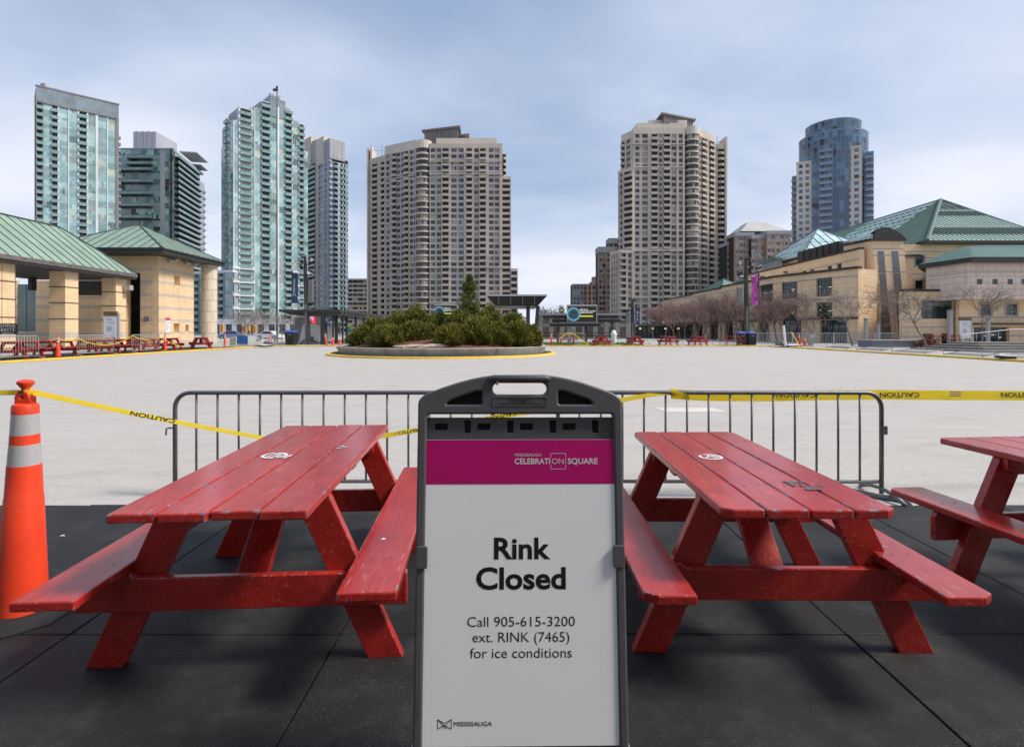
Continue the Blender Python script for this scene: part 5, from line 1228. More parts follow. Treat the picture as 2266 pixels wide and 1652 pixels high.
# pine
px_, py_ = gx(Z1(1400), 35.4), 35.4; rngp = np.random.default_rng(77); root = empty('pine_tree', (px_, py_, .8), 'bushy green pine rising above the shrubs in the round planter', 'tree')
H = gz(Y1(70), 35.4)-.8; nb = 150; per = 110
tb = np.sort(rngp.uniform(.06, .97, nb)); ab = np.arange(nb)*2.399+rngp.normal(size=nb)*.4; lb = (1.85*(1-tb)**1.05+.12)*rngp.uniform(.50, 1.22, nb)*(.82+.25*np.sin(tb*26)); eb = .25+.75*tb
dirb = np.stack([np.cos(ab)*np.cos(eb), np.sin(ab)*np.cos(eb), np.sin(eb)], 1); i = np.repeat(np.arange(nb), per); s_ = rngp.uniform(.18, 1, nb*per)**.75
j = rngp.normal(size=(nb*per, 3))*(.11*(1.1-s_)+.04)[:, None]*(1.2-.6*tb[i])[:, None]
P = np.stack([np.full(nb, px_), np.full(nb, py_), .8+tb*H*.95], 1)[i]+dirb[i]*(lb[i]*s_)[:, None]+j; D = dirb[i]*.7+j/np.linalg.norm(j, axis=1, keepdims=True)*.8+np.array([0, 0, .2])
n = nb*per; tipm = rngp.random(n)
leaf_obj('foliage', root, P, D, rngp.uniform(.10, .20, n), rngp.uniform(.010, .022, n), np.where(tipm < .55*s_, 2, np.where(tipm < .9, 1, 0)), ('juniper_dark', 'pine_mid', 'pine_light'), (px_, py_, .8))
b = MB(); b.tube([(px_, py_, .8), (px_, py_, .8+H*.5), (px_+.03, py_, .8+H*.97)], [.10, .06, .015], 7)
for k in range(26):
    z = .9+H*(.12+.8*k/26); a_ = k*2.4; r_ = 1.0*(1-(z-.8)/H)**.75+.1; b.tube([(px_, py_, z), (px_+math.cos(a_)*r_, py_+math.sin(a_)*r_, z+.2*r_)], [.03, .01], 4)
b.build('trunk', 'bark', root)

# bare trees
def bare_mesh(seed, h, r0, lv, trunk, ang, up, rmin, kids, name, mat):
    rn = random.Random(seed); b = MB()
    def grow(p, d, ln, r, level):
        path = [p]; rs = [r]; n = 4 if level < 2 else 2; q = p.copy(); dd = d.copy(); pts = []
        for i in range(n):
            dd = (dd+Vector((rn.gauss(0, .12), rn.gauss(0, .12), rn.gauss(0, .08)+up*.25))).normalized(); q = q+dd*(ln/n); path.append(q.copy()); rs.append(max(rmin, r*(1-.55*(i+1)/n))); pts.append((q.copy(), dd.copy()))
        b.tube(path, rs, 6 if level == 0 else 4 if level < 2 else 3, cap=False)
        if level >= lv: return
        for c in range(kids[level]):
            s = rn.uniform(.25 if level else .45, 1.0); i = min(n-1, int(s*n)); pp, pd = pts[i]
            ax = pd.cross(Vector((rn.gauss(0, 1), rn.gauss(0, 1), rn.gauss(0, 1)))).normalized(); nd = (Matrix.Rotation(ang*rn.uniform(.6, 1.3), 3, ax) @ pd); nd.z += up*.35; nd.normalize()
            grow(pp, nd, ln*rn.uniform(.5, .78)*(1.0 if level else 1.15*(h-trunk)/h/.62*.8), max(rmin, rs[i]*.62), level+1)
    grow(Vector((0, 0, 0)), Vector((0, 0, 1)), trunk*1.35, r0, 0)
    return b.mesh(name, mat)
tree_meshes = [bare_mesh(s, 6.0, .10, 4, 2.0, .58, .50, .0095, (7, 6, 5, 3), 'branches', 'twig_red') for s in (1, 2, 3)]
open_meshes = [bare_mesh(s, 6.0, .085, 4, 2.6, .75, .25, .011, (8, 5, 4, 2), 'branches', 'twig_grey') for s in (5, 6)]
def norm_mesh(me):
    zs = [v.co.z for v in me.vertices]; return max(zs)
def bare_tree(me, x, y, h, rz, label, group, z0=.1, wide=1.0):
    o = bpy.data.objects.new('bare_tree', me); COL.objects.link(o); k_ = h/norm_mesh(me); o.location = (x, y, z0); o.scale = (k_*wide, k_*wide, k_); o.rotation_euler = (0, 0, rz); tag(o, label, 'tree', group); return o
rt = random.Random(4)
row = [(1445, 98, 6.2, 'leftmost reddish bare tree of the row, by the glass pavilion'), (1470, 92, 6.4, 'second reddish bare tree from the left, at the foot of the slim beige tower'), (1492, 88, 6.3, 'reddish bare tree third from the left in the row, ahead of the copper pavilion roof'),
       (1516, 84, 6.6, 'dense reddish bare tree below the small copper hip roof'), (1540, 80, 6.5, 'reddish bare tree between the far copper roof and the dark lamp pole'), (1566, 77, 6.7, 'wide reddish bare tree behind the last picnic table but one'),
       (1592, 73, 6.4, 'reddish bare tree just left of the dark lamp pole'), (1622, 70, 6.5, 'reddish bare tree directly behind the recycling bins'), (1668, 66, 6.2, 'bare tree just right of the pink banner'), (1700, 63, 5.9, 'bare tree before the left pair of tall arts centre windows'),
       (1738, 60, 5.9, 'bare tree before the middle pair of tall arts centre windows'), (1800, 57, 5.5, 'bare tree before the right pair of tall arts centre windows')]
for i, (px, Y, h, lab) in enumerate(row): bare_tree(tree_meshes[i % 3], gx(px, Y), Y, h, rt.uniform(0, 6), lab, 'bare trees in a row by the arts centre', wide=1.35)
for i, (px, Y, h, lab) in enumerate([(1457, 104, 6.6, 'bare tree of the back row above the roof of the glass pavilion, left'), (1482, 99, 6.8, 'bare tree of the back row above the roof of the glass pavilion, right'), (1505, 95, 6.9, 'bare tree of the back row under the left corner of the copper hip roof'), (1530, 91, 7.0, 'bare tree of the back row under the right slope of the copper hip roof'),
        (1555, 87, 7.0, 'bare tree of the back row in front of the small upper windows'), (1580, 84, 7.0, 'bare tree of the back row left of the dark lamp pole'), (1608, 80, 7.0, 'bare tree of the back row left of the speaker box on the lamp pole'), (1636, 76, 7.0, 'bare tree of the back row directly behind the dark lamp pole'), (1690, 68, 6.6, 'bare tree of the back row right of the pink banner'), (1720, 65, 6.4, 'bare tree of the back row between the tall window pairs')]): bare_tree(tree_meshes[(i+1) % 3], gx(px, Y), Y, h, rt.uniform(0, 6), lab, 'bare trees in a row by the arts centre', wide=1.45)
for i, (px, Y, h, lab) in enumerate([(1886, 48, 5.6, 'open grey bare tree left of the slanting dark slots'), (1984, 46, 5.9, 'open grey bare tree in front of the slanting dark slots'), (2050, 43, 5.2, 'open grey bare tree before the low block with the wide window'), (2166, 41.5, 5.4, 'open grey bare tree behind the white information board')]):
    bare_tree(open_meshes[i % 2], gx(px, Y), Y, h, rt.uniform(0, 6), lab, 'open bare trees before the arts centre', wide=1.3)
for i, (px, Y, h, lab) in enumerate([(524, 62, 4.3, 'small bare tree right of the round stone column'), (545, 66, 4.2, 'small bare tree behind the blue panel and traffic lights'), (606, 63, 4.4, 'small bare tree at the foot of the tall flagpole'), (575, 72, 3.8, 'thin bare tree between the traffic lights and the flagpole'), (640, 70, 3.9, 'thin bare tree behind the black bin left of the pergola')]):
    bare_tree(open_meshes[i % 2], gx(px, Y), Y, h, rt.uniform(0, 6), lab, 'small bare trees by the road', wide=1.5)
for i, (px, Y, zt, r_, lab) in enumerate([(1203, 150, 684, 3.0, 'distant dark evergreen left of the canopy corner'), (1222, 155, 686, 3.4, 'distant brownish tree beyond the canopy'), (1240, 150, 682, 2.2, 'distant dark evergreen between the canopy and the video screen'), (1252, 158, 690, 3.0, 'distant low tree hard by the left side of the video screen')]):
    shrub(gx(px, Y), Y, 0, gz(zt, Y), r_, r_, lab, 90+i, 2500, .15, ('juniper_dark', 'brown_dry' if i in (1, 3) else 'pine_mid', 'brown_dry'), 'tree', 'distant_tree', 'distant trees beyond the canopy', 3.5)
for i, (px, Y, zt, r_, lab) in enumerate([(2058, 43.5, 749, .75, 'ochre dry bush beside the grey trunk before the low block'), (1985, 47.5, 752, .6, 'small ochre dry bush behind the dark planter wall'), (2040, 44.5, 754, .5, 'small green brown bush left of the ochre bush')]):
    shrub(gx(px, Y), Y, .1, gz(zt, Y), r_, r_, lab, 120+i, 1500, .5, ('brown_dry', 'bush_ochre', 'bush_ochre'), 'bush', 'dry_bush', 'dry bushes before the arts centre', .9)
# ------------------------------------------------------------------ street furniture around the rink
def picnic_table(L, W, H, label, loc, rz, chamfer=0.0, group=None, detail=True, seatw=.225, seat_in=.462, ext=.01, bdx=0.0, bw=.685):
    root = empty('picnic_table', loc, label, 'picnic table', group, rz); RP = ['red_paint', 'red_paint_edge']
    h2 = L/2; gap = .007; pw = (W-3*gap)/4; rnd = random.Random(int(L*1000))
    def board(x0, x1, y0, y1, z0, z1, ch=(0, 0), nm='plank'):
        a, c_ = ch
        pts = [(x0+a, y0), (x1-c_, y0)]
        if c_: pts += [(x1, y0+c_*.7), (x1, y1-c_*.7), (x1-c_, y1)]
        else: pts += [(x1, y1)]
        if a: pts += [(x0+a, y1), (x0, y1-a*.7), (x0, y0+a*.7)]
        else: pts += [(x0, y1)]
        return MB().prism(pts, z0, z1).build(nm, RP, root, local=True, bevel=.007, seg=2, bmat=1)
    def screws(parent, xs, ys, z):
        if not detail: return
        for x in xs:
            for y in ys:
                s = MB(); s.lathe([(.0065, z-.002), (.0065, z+.0012), (.004, z+.0016)], 8, (x+rnd.uniform(-.006, .006), y+rnd.uniform(-.008, .008), 0)); s.build('screw', 'bolt_steel', parent, local=True)
    for k in range(4):
        x0 = -W/2+k*(pw+gap); j = rnd.uniform(-.012, .012) if not chamfer else rnd.uniform(-.003, .003); jz = rnd.uniform(-.0015, .0015)
        p = board(x0, x0+pw, -h2+j, h2+j, H-.036+jz, H+jz, (chamfer if k == 0 else 0, chamfer if k == 3 else 0))
        screws(p, (x0+pw*.3, x0+pw*.7), (-h2+.33, h2-.33), H+jz)
    for s in (-1, 1):
        xa, xb = sorted((s*seat_in, s*(seat_in+seatw)))
        p = board(xa, xb, -h2-ext, h2+ext, .415, .452, ((chamfer*1.2 if s < 0 else 0), (chamfer*1.2 if s > 0 else 0)), 'seat'); screws(p, (xa+seatw*.3, xb-seatw*.3), (-h2+.31, h2-.31), .452)
    for e in (-1, 1):
        yb = e*(h2-.30)       # outer face of seat beam
        y0, y1 = sorted((yb, yb-e*.036))
        b = MB(); b.ext([(q_+bdx, y0, z_) for q_, z_ in ((-bw, .252), (bw, .252), (bw, .385), (bw-.015, .410), (.46, .410), (.44, .392), (-.44, .392), (-.46, .410), (-bw+.015, .410), (-bw, .385))], (0, y1-y0, 0)); b.build('seat_beam', RP, root, local=True, bevel=.005, bmat=1)
        yl0, yl1 = sorted((yb-e*.040, yb-e*.088))
        for s in (-1, 1):
            w2 = .076; b = MB()
            b.ext([(s*.588-w2+bdx, yl0, 0), (s*.588+w2+bdx, yl0, 0), (s*.265+w2+bdx*.7, yl0, H-.038), (s*.265-w2+bdx*.7, yl0, H-.038)], (0, yl1-yl0, 0)); b.build('leg', RP, root, local=True, bevel=.005, bmat=1)
        ya, yc = sorted((yl1 if e < 0 else yl0, (yl1 if e < 0 else yl0)-e*.036))
        b = MB(); b.ext([(-W/2+.03, ya+.001, H-.105), (-W/2+.03, ya+.001, H-.039), (W/2-.03, ya+.001, H-.039), (W/2-.03, ya+.001, H-.105), (W/2-.07, ya+.001, H-.125), (-W/2+.07, ya+.001, H-.125)], (0, yc-ya, 0)); b.build('cleat', RP, root, local=True, bevel=.004, bmat=1)
        # diagonal brace from the seat beam up to the middle cleat
        b = MB(); yy = yb-e*.115; b.strip([(-.02+bdx, yy, .29), (-.02+bdx*.7, e*.06, H-.06)], .14, .036, (1, 0, 0)); b.build('brace', RP, root, local=True, bevel=.004, bmat=1)
        if detail:
            for s in (-1, 1):
                for dz, dx in ((.34, s*.50), (.30, s*.42)):
                    b = MB(); b.tube([(dx+bdx, yb+e*-.002, dz), (dx+bdx, yb+e*.012, dz)], [.011, .008], 8); b.build('bolt', 'red_paint', root, local=True)
    b = MB(); b.box(-W/2+.03, W/2-.03, -.045, .045, H-.075, H-.039); b.build('cleat', RP, root, local=True, bevel=.004, bmat=1)
    return root
def barricade(L, H, nb, label, loc, rz, group=None, gm='galvanised'):
    root = empty('crowd_barricade', loc, label, 'barricade', group, rz); r = .13; rt_ = .019
    path = [(0, 0, .03), (0, 0, H-r)]+[(r-r*math.cos(R(a)), 0, H-r+r*math.sin(R(a))) for a in (15, 30, 45, 60, 75, 90)]+[(L-r+r*math.sin(R(a)), 0, H-r+r*math.cos(R(a))) for a in (0, 15, 30, 45, 60, 75, 90)]+[(L, 0, .03)]
    MB().tube(path, rt_, 10).build('frame', gm, root, local=True, smooth=True)
    MB().tube([(0, 0, .13), (L, 0, .13)], .016, 8).build('bottom_rail', gm, root, local=True, smooth=True)
    base = None
    for k in range(nb):
        x = L*(k+1)/(nb+1)
        if base is None:
            base = MB().tube([(0, 0, .13), (0, 0, H)], .0098, 7).build('bar', gm, root, local=True, smooth=True); base.location = (x, 0, 0)
        else:
            c = base.copy(); COL.objects.link(c); c.parent = root; c.location = (x, 0, 0)
    for x in (0, L):
        MB().tube([(x, -.30, .016), (x, -.16, .06), (x, 0, .075), (x, .16, .06), (x, .30, .016)], .017, 8).build('foot', gm, root, local=True, smooth=True)
    MB().tube([(0, 0, H*.66), (-.055, 0, H*.66), (-.075, 0, H*.655), (-.08, 0, H*.59)], .007, 6).build('hook', 'bolt_steel', root, local=True)
    b = MB(); b.box(L+.015, L+.045, -.012, .012, H*.60, H*.68); b.build('latch', gm, root, local=True)
    return root
def delineator(label, loc, tilt=(0, 0), group=None):
    root = empty('traffic_delineator', loc, label, 'traffic cone', group); root.rotation_euler = (tilt[0], tilt[1], 0)
    b = MB(); b.lathe([(0.1058, .045), (0.1016, .12), (0.0782, .600), (0.0762, .606), (0.0685, .764), (0.0668, .764)], 40); b.lathe([(0.0609, .866), (0.0592, .914), (0.0580, .914)], 40); b.lathe([(0.0554, 1.016), (0.0550, 1.05), (0.0504, 1.062), (0.0378, 1.068)], 40)
    b.lathe([(0.0521, .01), (0.0521, 1.0)], 16)
    nk = MB()
    ob = b.build('body', 'cone_orange', root, local=True, autos=35)
    b = MB(); b.lathe([(0.0676, .764), (0.0617, .866)], 40); b.build('reflective_band', 'cone_reflective', root, local=True, autos=35)
    b = MB(); b.lathe([(0.0590, .914), (0.0550, 1.016)], 40); b.build('reflective_band', 'cone_reflective', root, local=True, autos=35)
    me = curve_plate([[(-.038, 1.066), (.038, 1.066), (.038, 1.10), (.030, 1.118), (.018, 1.128), (-.018, 1.128), (-.030, 1.118), (-.038, 1.10)], [(.011*math.cos(R(a)), 1.100+.011*math.sin(R(a))) for a in range(0, 360, 30)]], .045, .006)
    put_mesh('loop', me, 'cone_orange', root, plane_mx((0, 0, 0), (1, 0, 0), (0, 0, 1)))
    b = MB(); b.lathe([(0.0168, 1.12), (0.0168, 1.14), (0.0235, 1.148), (0.0361, 1.166), (0.0361, 1.174), (0.0252, 1.182), (0.0084, 1.185)], 28); b.build('cap', 'cone_orange', root, local=True, autos=40)
    b = MB(); n = 8; po = [(.225*math.cos(R(22.5+45*k)), .225*math.sin(R(22.5+45*k))) for k in range(n)]; pi_ = [(x*.62, y*.62) for x, y in po]; b.prism(po, 0, .018); b.prism([(x*.985, y*.985) for x, y in po], .018, .044, 0, pi_)
    b.build('base', 'rubber_black', root, local=True, bevel=.004)
    return root
def small_cone(label, loc, group, tilt=(0, 0)):
    root = empty('traffic_cone', loc, label, 'traffic cone', group); root.rotation_euler = (tilt[0], tilt[1], 0)
    b = MB(); b.lathe([(.155, .03), (.085, .42), (.055, .56)], 24); b.lathe([(.046, .66), (.028, .76), (.02, .765)], 24); b.lathe([(.03, .5), (.03, .7)], 12); b.build('body', 'cone_orange', root, local=True, autos=35)
    b = MB(); b.lathe([(.0555, .56), (.0455, .66)], 24); b.build('reflective_band', 'white_plain', root, local=True, autos=35)
    b = MB(); b.box(-.2, .2, -.2, .2, 0, .035); b.build('base', 'cone_orange', root, local=True, bevel=.01); return root

# flagpole, lamp posts with banners
fpY = 66.0; o = MB(); fx = gx(612.5, fpY)
o.tube([(fx, fpY, 0), (fx, fpY, 15), (fx+.02, fpY, gz(196, fpY))], [.115, .095, .07], 14); fo = o.build('flagpole', 'pole_brown', None, loc=(fx, fpY, 0), smooth=True); tag(fo, 'very tall bare flagpole crossing the stepped green tower', 'flagpole')
o = MB(); o.box(fx-.45, fx+.1, fpY-.1, fpY+.1, gz(202, fpY), gz(197, fpY)); o.lathe([(.12, 0), (.14, .2), (.05, .3)], 10, (fx, fpY, gz(196, fpY))); o.build('truck_cap', 'steel_dark', fo)
def spot(parent, p, aim, s=.32):
    b = MB(); a = Vector(aim).normalized(); p = Vector(p); b.tube([p-a*s, p-a*s*.3, p+a*s*.6, p+a*s*.75], [s*.25, s*.55, s*.62, s*.60], 12); b.build('spotlight', 'steel_dark', parent, smooth=False)
    b = MB(); b.tube([p+a*s*.755, p+a*s*.77], [s*.52, s*.5], 12); b.build('lens', 'lamp_chrome', parent)
def light_pole(px, Y, label, ytop, lean, banner, bmat, side, box, group, text=True):
    x = gx(px, Y); zt_ = gz(ytop, Y); root = empty('lamp_post', (x, Y, .1), label, 'lamp post', group)
    b = MB(); b.tube([(x+lean, Y, .1), (x, Y, zt_*.75), (x-lean*.2, Y, zt_)], [.26, .20, .12], 10); b.build('pole', 'steel_dark', root, autos=50)
    b = MB(); b.box(x+lean*.8-.16, x+lean*.8-.02, Y-.27, Y-.2, .1, zt_*.45); b.build('pole_rib', 'steel_grey', root)
    b = MB(); bx0, bx1 = sorted((x-side*.28, x-side*.85)); b.box(bx0, bx1-.12, Y-.18, Y+.18, gz(box[1], Y), gz(box[0], Y)); b.build('line_speaker', 'steel_grey', root, bevel=.03)
    b0, b1, y0, y1 = banner; xa, xb = gx(b0, Y), gx(b1, Y); za, zb = gz(y1, Y), gz(y0, Y); nz = 10; b = MB()
    for k in range(nz):
        f = lambda q: .06*math.sin(q/nz*5+px)
        b.hexa([(xa, Y-.3+f(k), za+(zb-za)*k/nz), (xb, Y-.3+f(k)*.3, za+(zb-za)*k/nz), (xb, Y-.28+f(k)*.3, za+(zb-za)*k/nz), (xa, Y-.28+f(k), za+(zb-za)*k/nz)], [(xa, Y-.3+f(k+1), za+(zb-za)*(k+1)/nz), (xb, Y-.3+f(k+1)*.3, za+(zb-za)*(k+1)/nz), (xb, Y-.28+f(k+1)*.3, za+(zb-za)*(k+1)/nz), (xa, Y-.28+f(k+1), za+(zb-za)*(k+1)/nz)])
    bo = b.build('banner', bmat, root)
    if text:
        me = text_mesh('MISSISSAUGA', .26*(zb-za)/2.9, .0, .003, 'LEFT', .85, 1.05); put_mesh('lettering', me, 'ink_white', root, Matrix.Translation((gx((b0+b1)/2, Y)-x+.07, -.40, za+(zb-za)*.33-.1)) @ plane_mx((0, 0, 0), (0, 0, 1), (-1, 0, 0)))
        b = MB(); xm = gx((b0+b1)/2, Y); zc = za+(zb-za)*.27; q = .11*(zb-za)/2.9
        for p0, p1 in (((-1, -1), (1, -1)), ((-1, 1), (1, 1)), ((-1, -1), (.6, 1)), ((1, -1), (-.6, 1)), ((-1, 1), (.3, 0))): b.strip([(xm+p0[1]*q, Y-.41, zc+p0[0]*q), (xm+p1[1]*q, Y-.41, zc+p1[0]*q)], .03, .004, (0, 0, 1) if abs(p0[1]-p1[1]) > abs(p0[0]-p1[0]) else (1, 0, 0))
        b.build('emblem', 'ink_white', bo)
    b = MB()
    for z in (za+.05, zb-.12): b.tube([(x, Y, z), (gx((b0+b1)/2, Y)+side*.5, Y-.29, z)], .035, 5)
    b.build('banner_arm', 'steel_dark', root)
    rl = MB(); rl.box(*(sorted((xb if side > 0 else xa, (xb if side > 0 else xa)+.12))), Y-.3, Y-.22, za, zb+.15); rl.build('banner_rail', 'steel_dark', root)
    for dx, dz, aim in ((-.55*side, -.35, (-.6*side, -.6, -.35)), (.5*side, -.9, (.5*side, -.7, -.4)), (-.65*side, -1.5, (-.5*side, .6, -.4)), (.25*side, -.1, (.6*side, -.5, -.3))): spot(root, (x+dx, Y-.2, zt_+dz), aim)
    b = MB(); b.tube([(x-.7, Y-.1, zt_-1.9), (x+.7, Y-.1, zt_-1.9)], .05, 6); b.tube([(x-.55, Y-.15, zt_-.6), (x+.5, Y-.15, zt_-1.0)], .04, 5); b.build('crossbar', 'steel_dark', root)
    for dx in (-.55, .6): b = MB(); b.box(x+dx-.18, x+dx+.18, Y-.35, Y-.1, zt_-1.82, zt_-1.68); b.build('camera_housing', 'lamp_chrome', root, bevel=.03)
    return root
light_pole(676, 53.5, 'dark lamp post with blue banner and spotlights, left of the round planter', 566, .25, (647.5, 661.5, 604, 671), 'banner_blue', -1, (619, 669), 'lamp posts with banners')
light_pole(1650, 53.2, 'dark lamp post with pink and purple banner and spotlights, right side', 572, .12, (1660.5, 1674, 608, 675), 'banner_pink', 1, (636, 675), 'lamp posts with banners', False)
light_pole(1399, 72, 'slim dark lamp post with blue banner in front of the slim beige tower', 662, .1, (1404.5, 1412, 681, 718), 'banner_blue', 1, (686, 715), 'lamp posts with banners')

# pergola and what stands under it
root = empty('pergola', (-19.6, 60, .1), 'flat dark steel pergola on thin posts left of the planter', 'pergola')
b = MB(); b.box(-22.6, -16.7, 53.2, 84, 3.30, 3.52); b.hexa([(-21.6, 53.6, 3.0), (-17, 53.6, 3.0), (-17, 84, 3.0), (-21.6, 84, 3.0)], [(-22.4, 53.4, 3.30), (-16.8, 53.4, 3.30), (-16.8, 84, 3.30), (-22.4, 84, 3.30)]); b.build('roof', 'steel_dark', root)
b = MB()
for k in range(24): b.box(-17.2, -16.62, 54+k*1.25, 54.1+k*1.25, 3.05, 3.3)
b.build('rafter', 'steel_grey', root)
for px, Y, w in ((714.5, 53.7, .19), (680, 54.2, .09), (737, 54.5, .08), (744, 56.0, .13), (758, 56, .07), (767, 58, .10), (787, 62, .10), (805, 66, .10), (822, 71, .10)):
    x = gx(px, Y); b = MB(); b.box(x-w, x+w, Y-w, Y+w, .1, 3.1); b.build('post', 'steel_dark', root)
b = MB(); b.box(gx(652, 64), gx(700, 64), 64, 64.3, .1, 3.0); b.build('wall_panel', 'steel_grey', root)
o = empty('flag_screen', (gx(688, 60), 60, 2.4), 'red and white maple leaf flag on a screen under the pergola', 'screen')
x0, x1, z0, z1 = gx(676.5, 60), gx(700, 60), gz(722, 60), gz(700.5, 60); w = x1-x0
b = MB(); b.box(x0-.04, x1+.04, 60, 60.12, z0-.04, z1+.04); b.build('casing', 'steel_dark', o)
for a, c, m_ in ((0, .26, 'screen_red'), (.26, .74, 'screen_lilac'), (.74, 1, 'screen_red')):
    b = MB(); b.box(x0+a*w, x0+c*w, 59.985, 60.0, z0, z1); b.build('stripe', m_, o)
lf = [(0, .46), (.08, .28), (.17, .33), (.13, .08), (.25, .20), (.28, .13), (.42, .16), (.37, .02), (.42, -.03), (.19, -.20), (.21, -.28), (.02, -.25), (.02, -.44)]
lf = lf+[(-x, y) for x, y in reversed(lf)][:-1]
me = curve_plate([[(x*w*.55, y*(z1-z0)*.95) for x, y in lf]], .006); put_mesh('maple_leaf', me, 'screen_red', o, Matrix.Translation((0, -.02, (z0+z1)/2-2.4)) @ plane_mx((0, 0, 0), (1, 0, 0), (0, 0, 1)))
for pts, Y, lab in (([(660, 764), (669, 722), (676, 711), (690, 716), (711, 719), (708, 738), (703, 754), (695, 753), (693, 744), (678, 745)], 57, 'white angular sculpture slab under the pergola flag screen'), ([(717, 754), (719, 724), (726, 723), (738, 725), (737, 741), (733, 755)], 58, 'smaller white angular slab right of the thick pergola post')):
    b = MB(); b.ext([(gx(p, Y), Y, max(.1, gz(q, Y))) for p, q in pts], (0, .9, 0)); tag(b.build('white_sculpture', 'white_plain', None, loc=(gx(pts[0][0], Y), Y, .1)), lab, 'sculpture', 'white slabs under the pergola')
def banner_flag(px, Y, y0, y1, w_, cols, label, cat='banner', pole=True):
    x = gx(px, Y); o = empty('street_banner', (x, Y, .1), label, cat, 'banners around the pergola'); za, zb = gz(y1, Y), gz(y0, Y)
    if pole: b = MB(); b.tube([(x+w_*.55, Y, .1), (x+w_*.55, Y, zb+.1)], .03, 6); b.build('pole', 'steel_grey', o)
    for k, m_ in enumerate(cols):
        b = MB(); h_ = (zb-za)/len(cols); b.box(x-w_/2, x+w_/2, Y-.02, Y, zb-(k+1)*h_, zb-k*h_); b.build('cloth', m_, o)
banner_flag(719.8, 56.5, 714, 738, .30, ['banner_blue'], 'small navy blue banner beside the thick pergola post')
banner_flag(749.0, 59, 714, 737, .22, ['traffic_amber', 'flag_lime', 'flag_plum', 'flag_plum'], 'narrow orange and plum banner among the pergola posts')
banner_flag(772.5, 57, 716, 737, .30, ['flag_lime', 'flag_teal', 'flag_teal'], 'teal and lime banner on a grey post left of the shrubs')
def bin_(px, Y, label, w=.78, h=1.3, lid='bin_blue', base_z=.1, body='bin_black'):
    x = gx(px, Y); o = empty('waste_bin', (x, Y, base_z), label, 'bin', 'recycling bins')
    b = MB(); h0 = h*.82; w0 = w*.42
    b.hexa([(x-w0, Y-w0, base_z), (x+w0, Y-w0, base_z), (x+w0, Y+w0, base_z), (x-w0, Y+w0, base_z)], [(x-w/2, Y-w/2, base_z+h0), (x+w/2, Y-w/2, base_z+h0), (x+w/2, Y+w/2, base_z+h0), (x-w/2, Y+w/2, base_z+h0)]); b.build('body', body, o, bevel=.04)
    b = MB()
    for k in range(6): b.box(x-w0+.07+k*w0*2/6.3, x-w0+.11+k*w0*2/6.3, Y-w/2-.005, Y-w0, base_z+.15, base_z+h0*.72)
    b.build('rib', 'steel_dark', o); b = MB()
    b.box(x-.14, x+.14, Y-w/2-.012, Y-w/2+.05, base_z+h0*.8, base_z+h0*.88); b.build('label_plate', 'steel_grey', o)
    b = MB(); b.prism([(x-w*.54, Y-w*.54), (x+w*.54, Y-w*.54), (x+w*.54, Y+w*.54), (x-w*.54, Y+w*.54)], base_z+h0, base_z+h*.90, 0); b.prism([(x-w*.5, Y-w*.5), (x+w*.5, Y-w*.5), (x+w*.5, Y+w*.5), (x-w*.5, Y+w*.5)], base_z+h*.90, base_z+h, 0, [(x-w*.4, Y-w*.3), (x+w*.2, Y-w*.3), (x+w*.2, Y+w*.3), (x-w*.4, Y+w*.3)]); b.build('lid', lid, o, bevel=.04)
    for s in (-1, 1): b = MB(); b.lathe([(.1, 0), (.1, .05)], 12, (x+s*w*.3, Y+w*.46, base_z)); b.build('wheel', 'rubber_black', o)
    return o
bin_(645, 52.2, 'large black bin with blue lid left of the banner lamp post', .98, 1.42)
bin_(1639.5, 51.9, 'leftmost black bin with blue lid at the pink banner post', .76, 1.3); bin_(1650.5, 52.6, 'middle black bin tucked behind its neighbours at the pink banner post', .72, 1.15, 'bin_black'); bin_(1661.5, 51.8, 'rightmost black bin with pale blue lid at the pink banner post', .78, 1.3)
bin_(1393.5, 58, 'squat bin with blue lid between two far picnic tables', .62, .75)

# picnic tables: one builder, copies around the rink
def rotz(o, a): o.rotation_euler = (0, 0, a)
far0 = picnic_table(1.83, .74, .76, 'far red picnic table behind the upright barricade, right of the planter', (gx(1254, 51.6), 51.6, .1), R(86), .04, 'red picnic tables along the rink edge', detail=False)
for px, Y, a, lab in ((1330, 51.4, 4, 'far red picnic table behind a fallen barricade, left of the white dome bin'), (1405, 51.6, -6, 'far red picnic table in front of the slim lamp post'), (1478, 51.5, 14, 'far red picnic table in front of the glass pavilion'), (1543, 51.6, 8, 'far red picnic table below the first reddish trees'), (1622, 51.4, 75, 'far red picnic table beside the three bins')):
    c = copy_tree(far0); c.location = (gx(px, Y), Y, .1); rotz(c, R(a)); c['label'] = lab; c.scale = (1.1, 1.1, 1.1)
far0.scale = (1.1, 1.1, 1.1)
for px, Y, a, lab in ((45, 27.9, 10, 'red picnic table nearest the left edge, below the SHINE BRITE board'), (122, 30.4, -4, 'red picnic table right behind the standing orange delineator on the left'), (205, 33.2, 6, 'red picnic table behind the tape draped barricade on the left'), (262, 35.3, -8, 'red picnic table between the two draped barricades on the left'), (312, 37.4, 85, 'red picnic table seen end on through the second draped barricade'), (373, 40.2, 12, 'red picnic table before the lit kiosk wall'), (445, 44.6, 24, 'red picnic table below the round stone column')):
    c = copy_tree(far0); Y = 23.85*F/(HX-px); x = gx(px, Y); c.location = (x, Y, .112); rotz(c, R(a)); c['label'] = lab
c = copy_tree(far0); c.location = (gx(2085, 41.5), 41.5, .3); rotz(c, R(60)); c['label'] = 'red picnic table half hidden behind the concrete terrace steps'
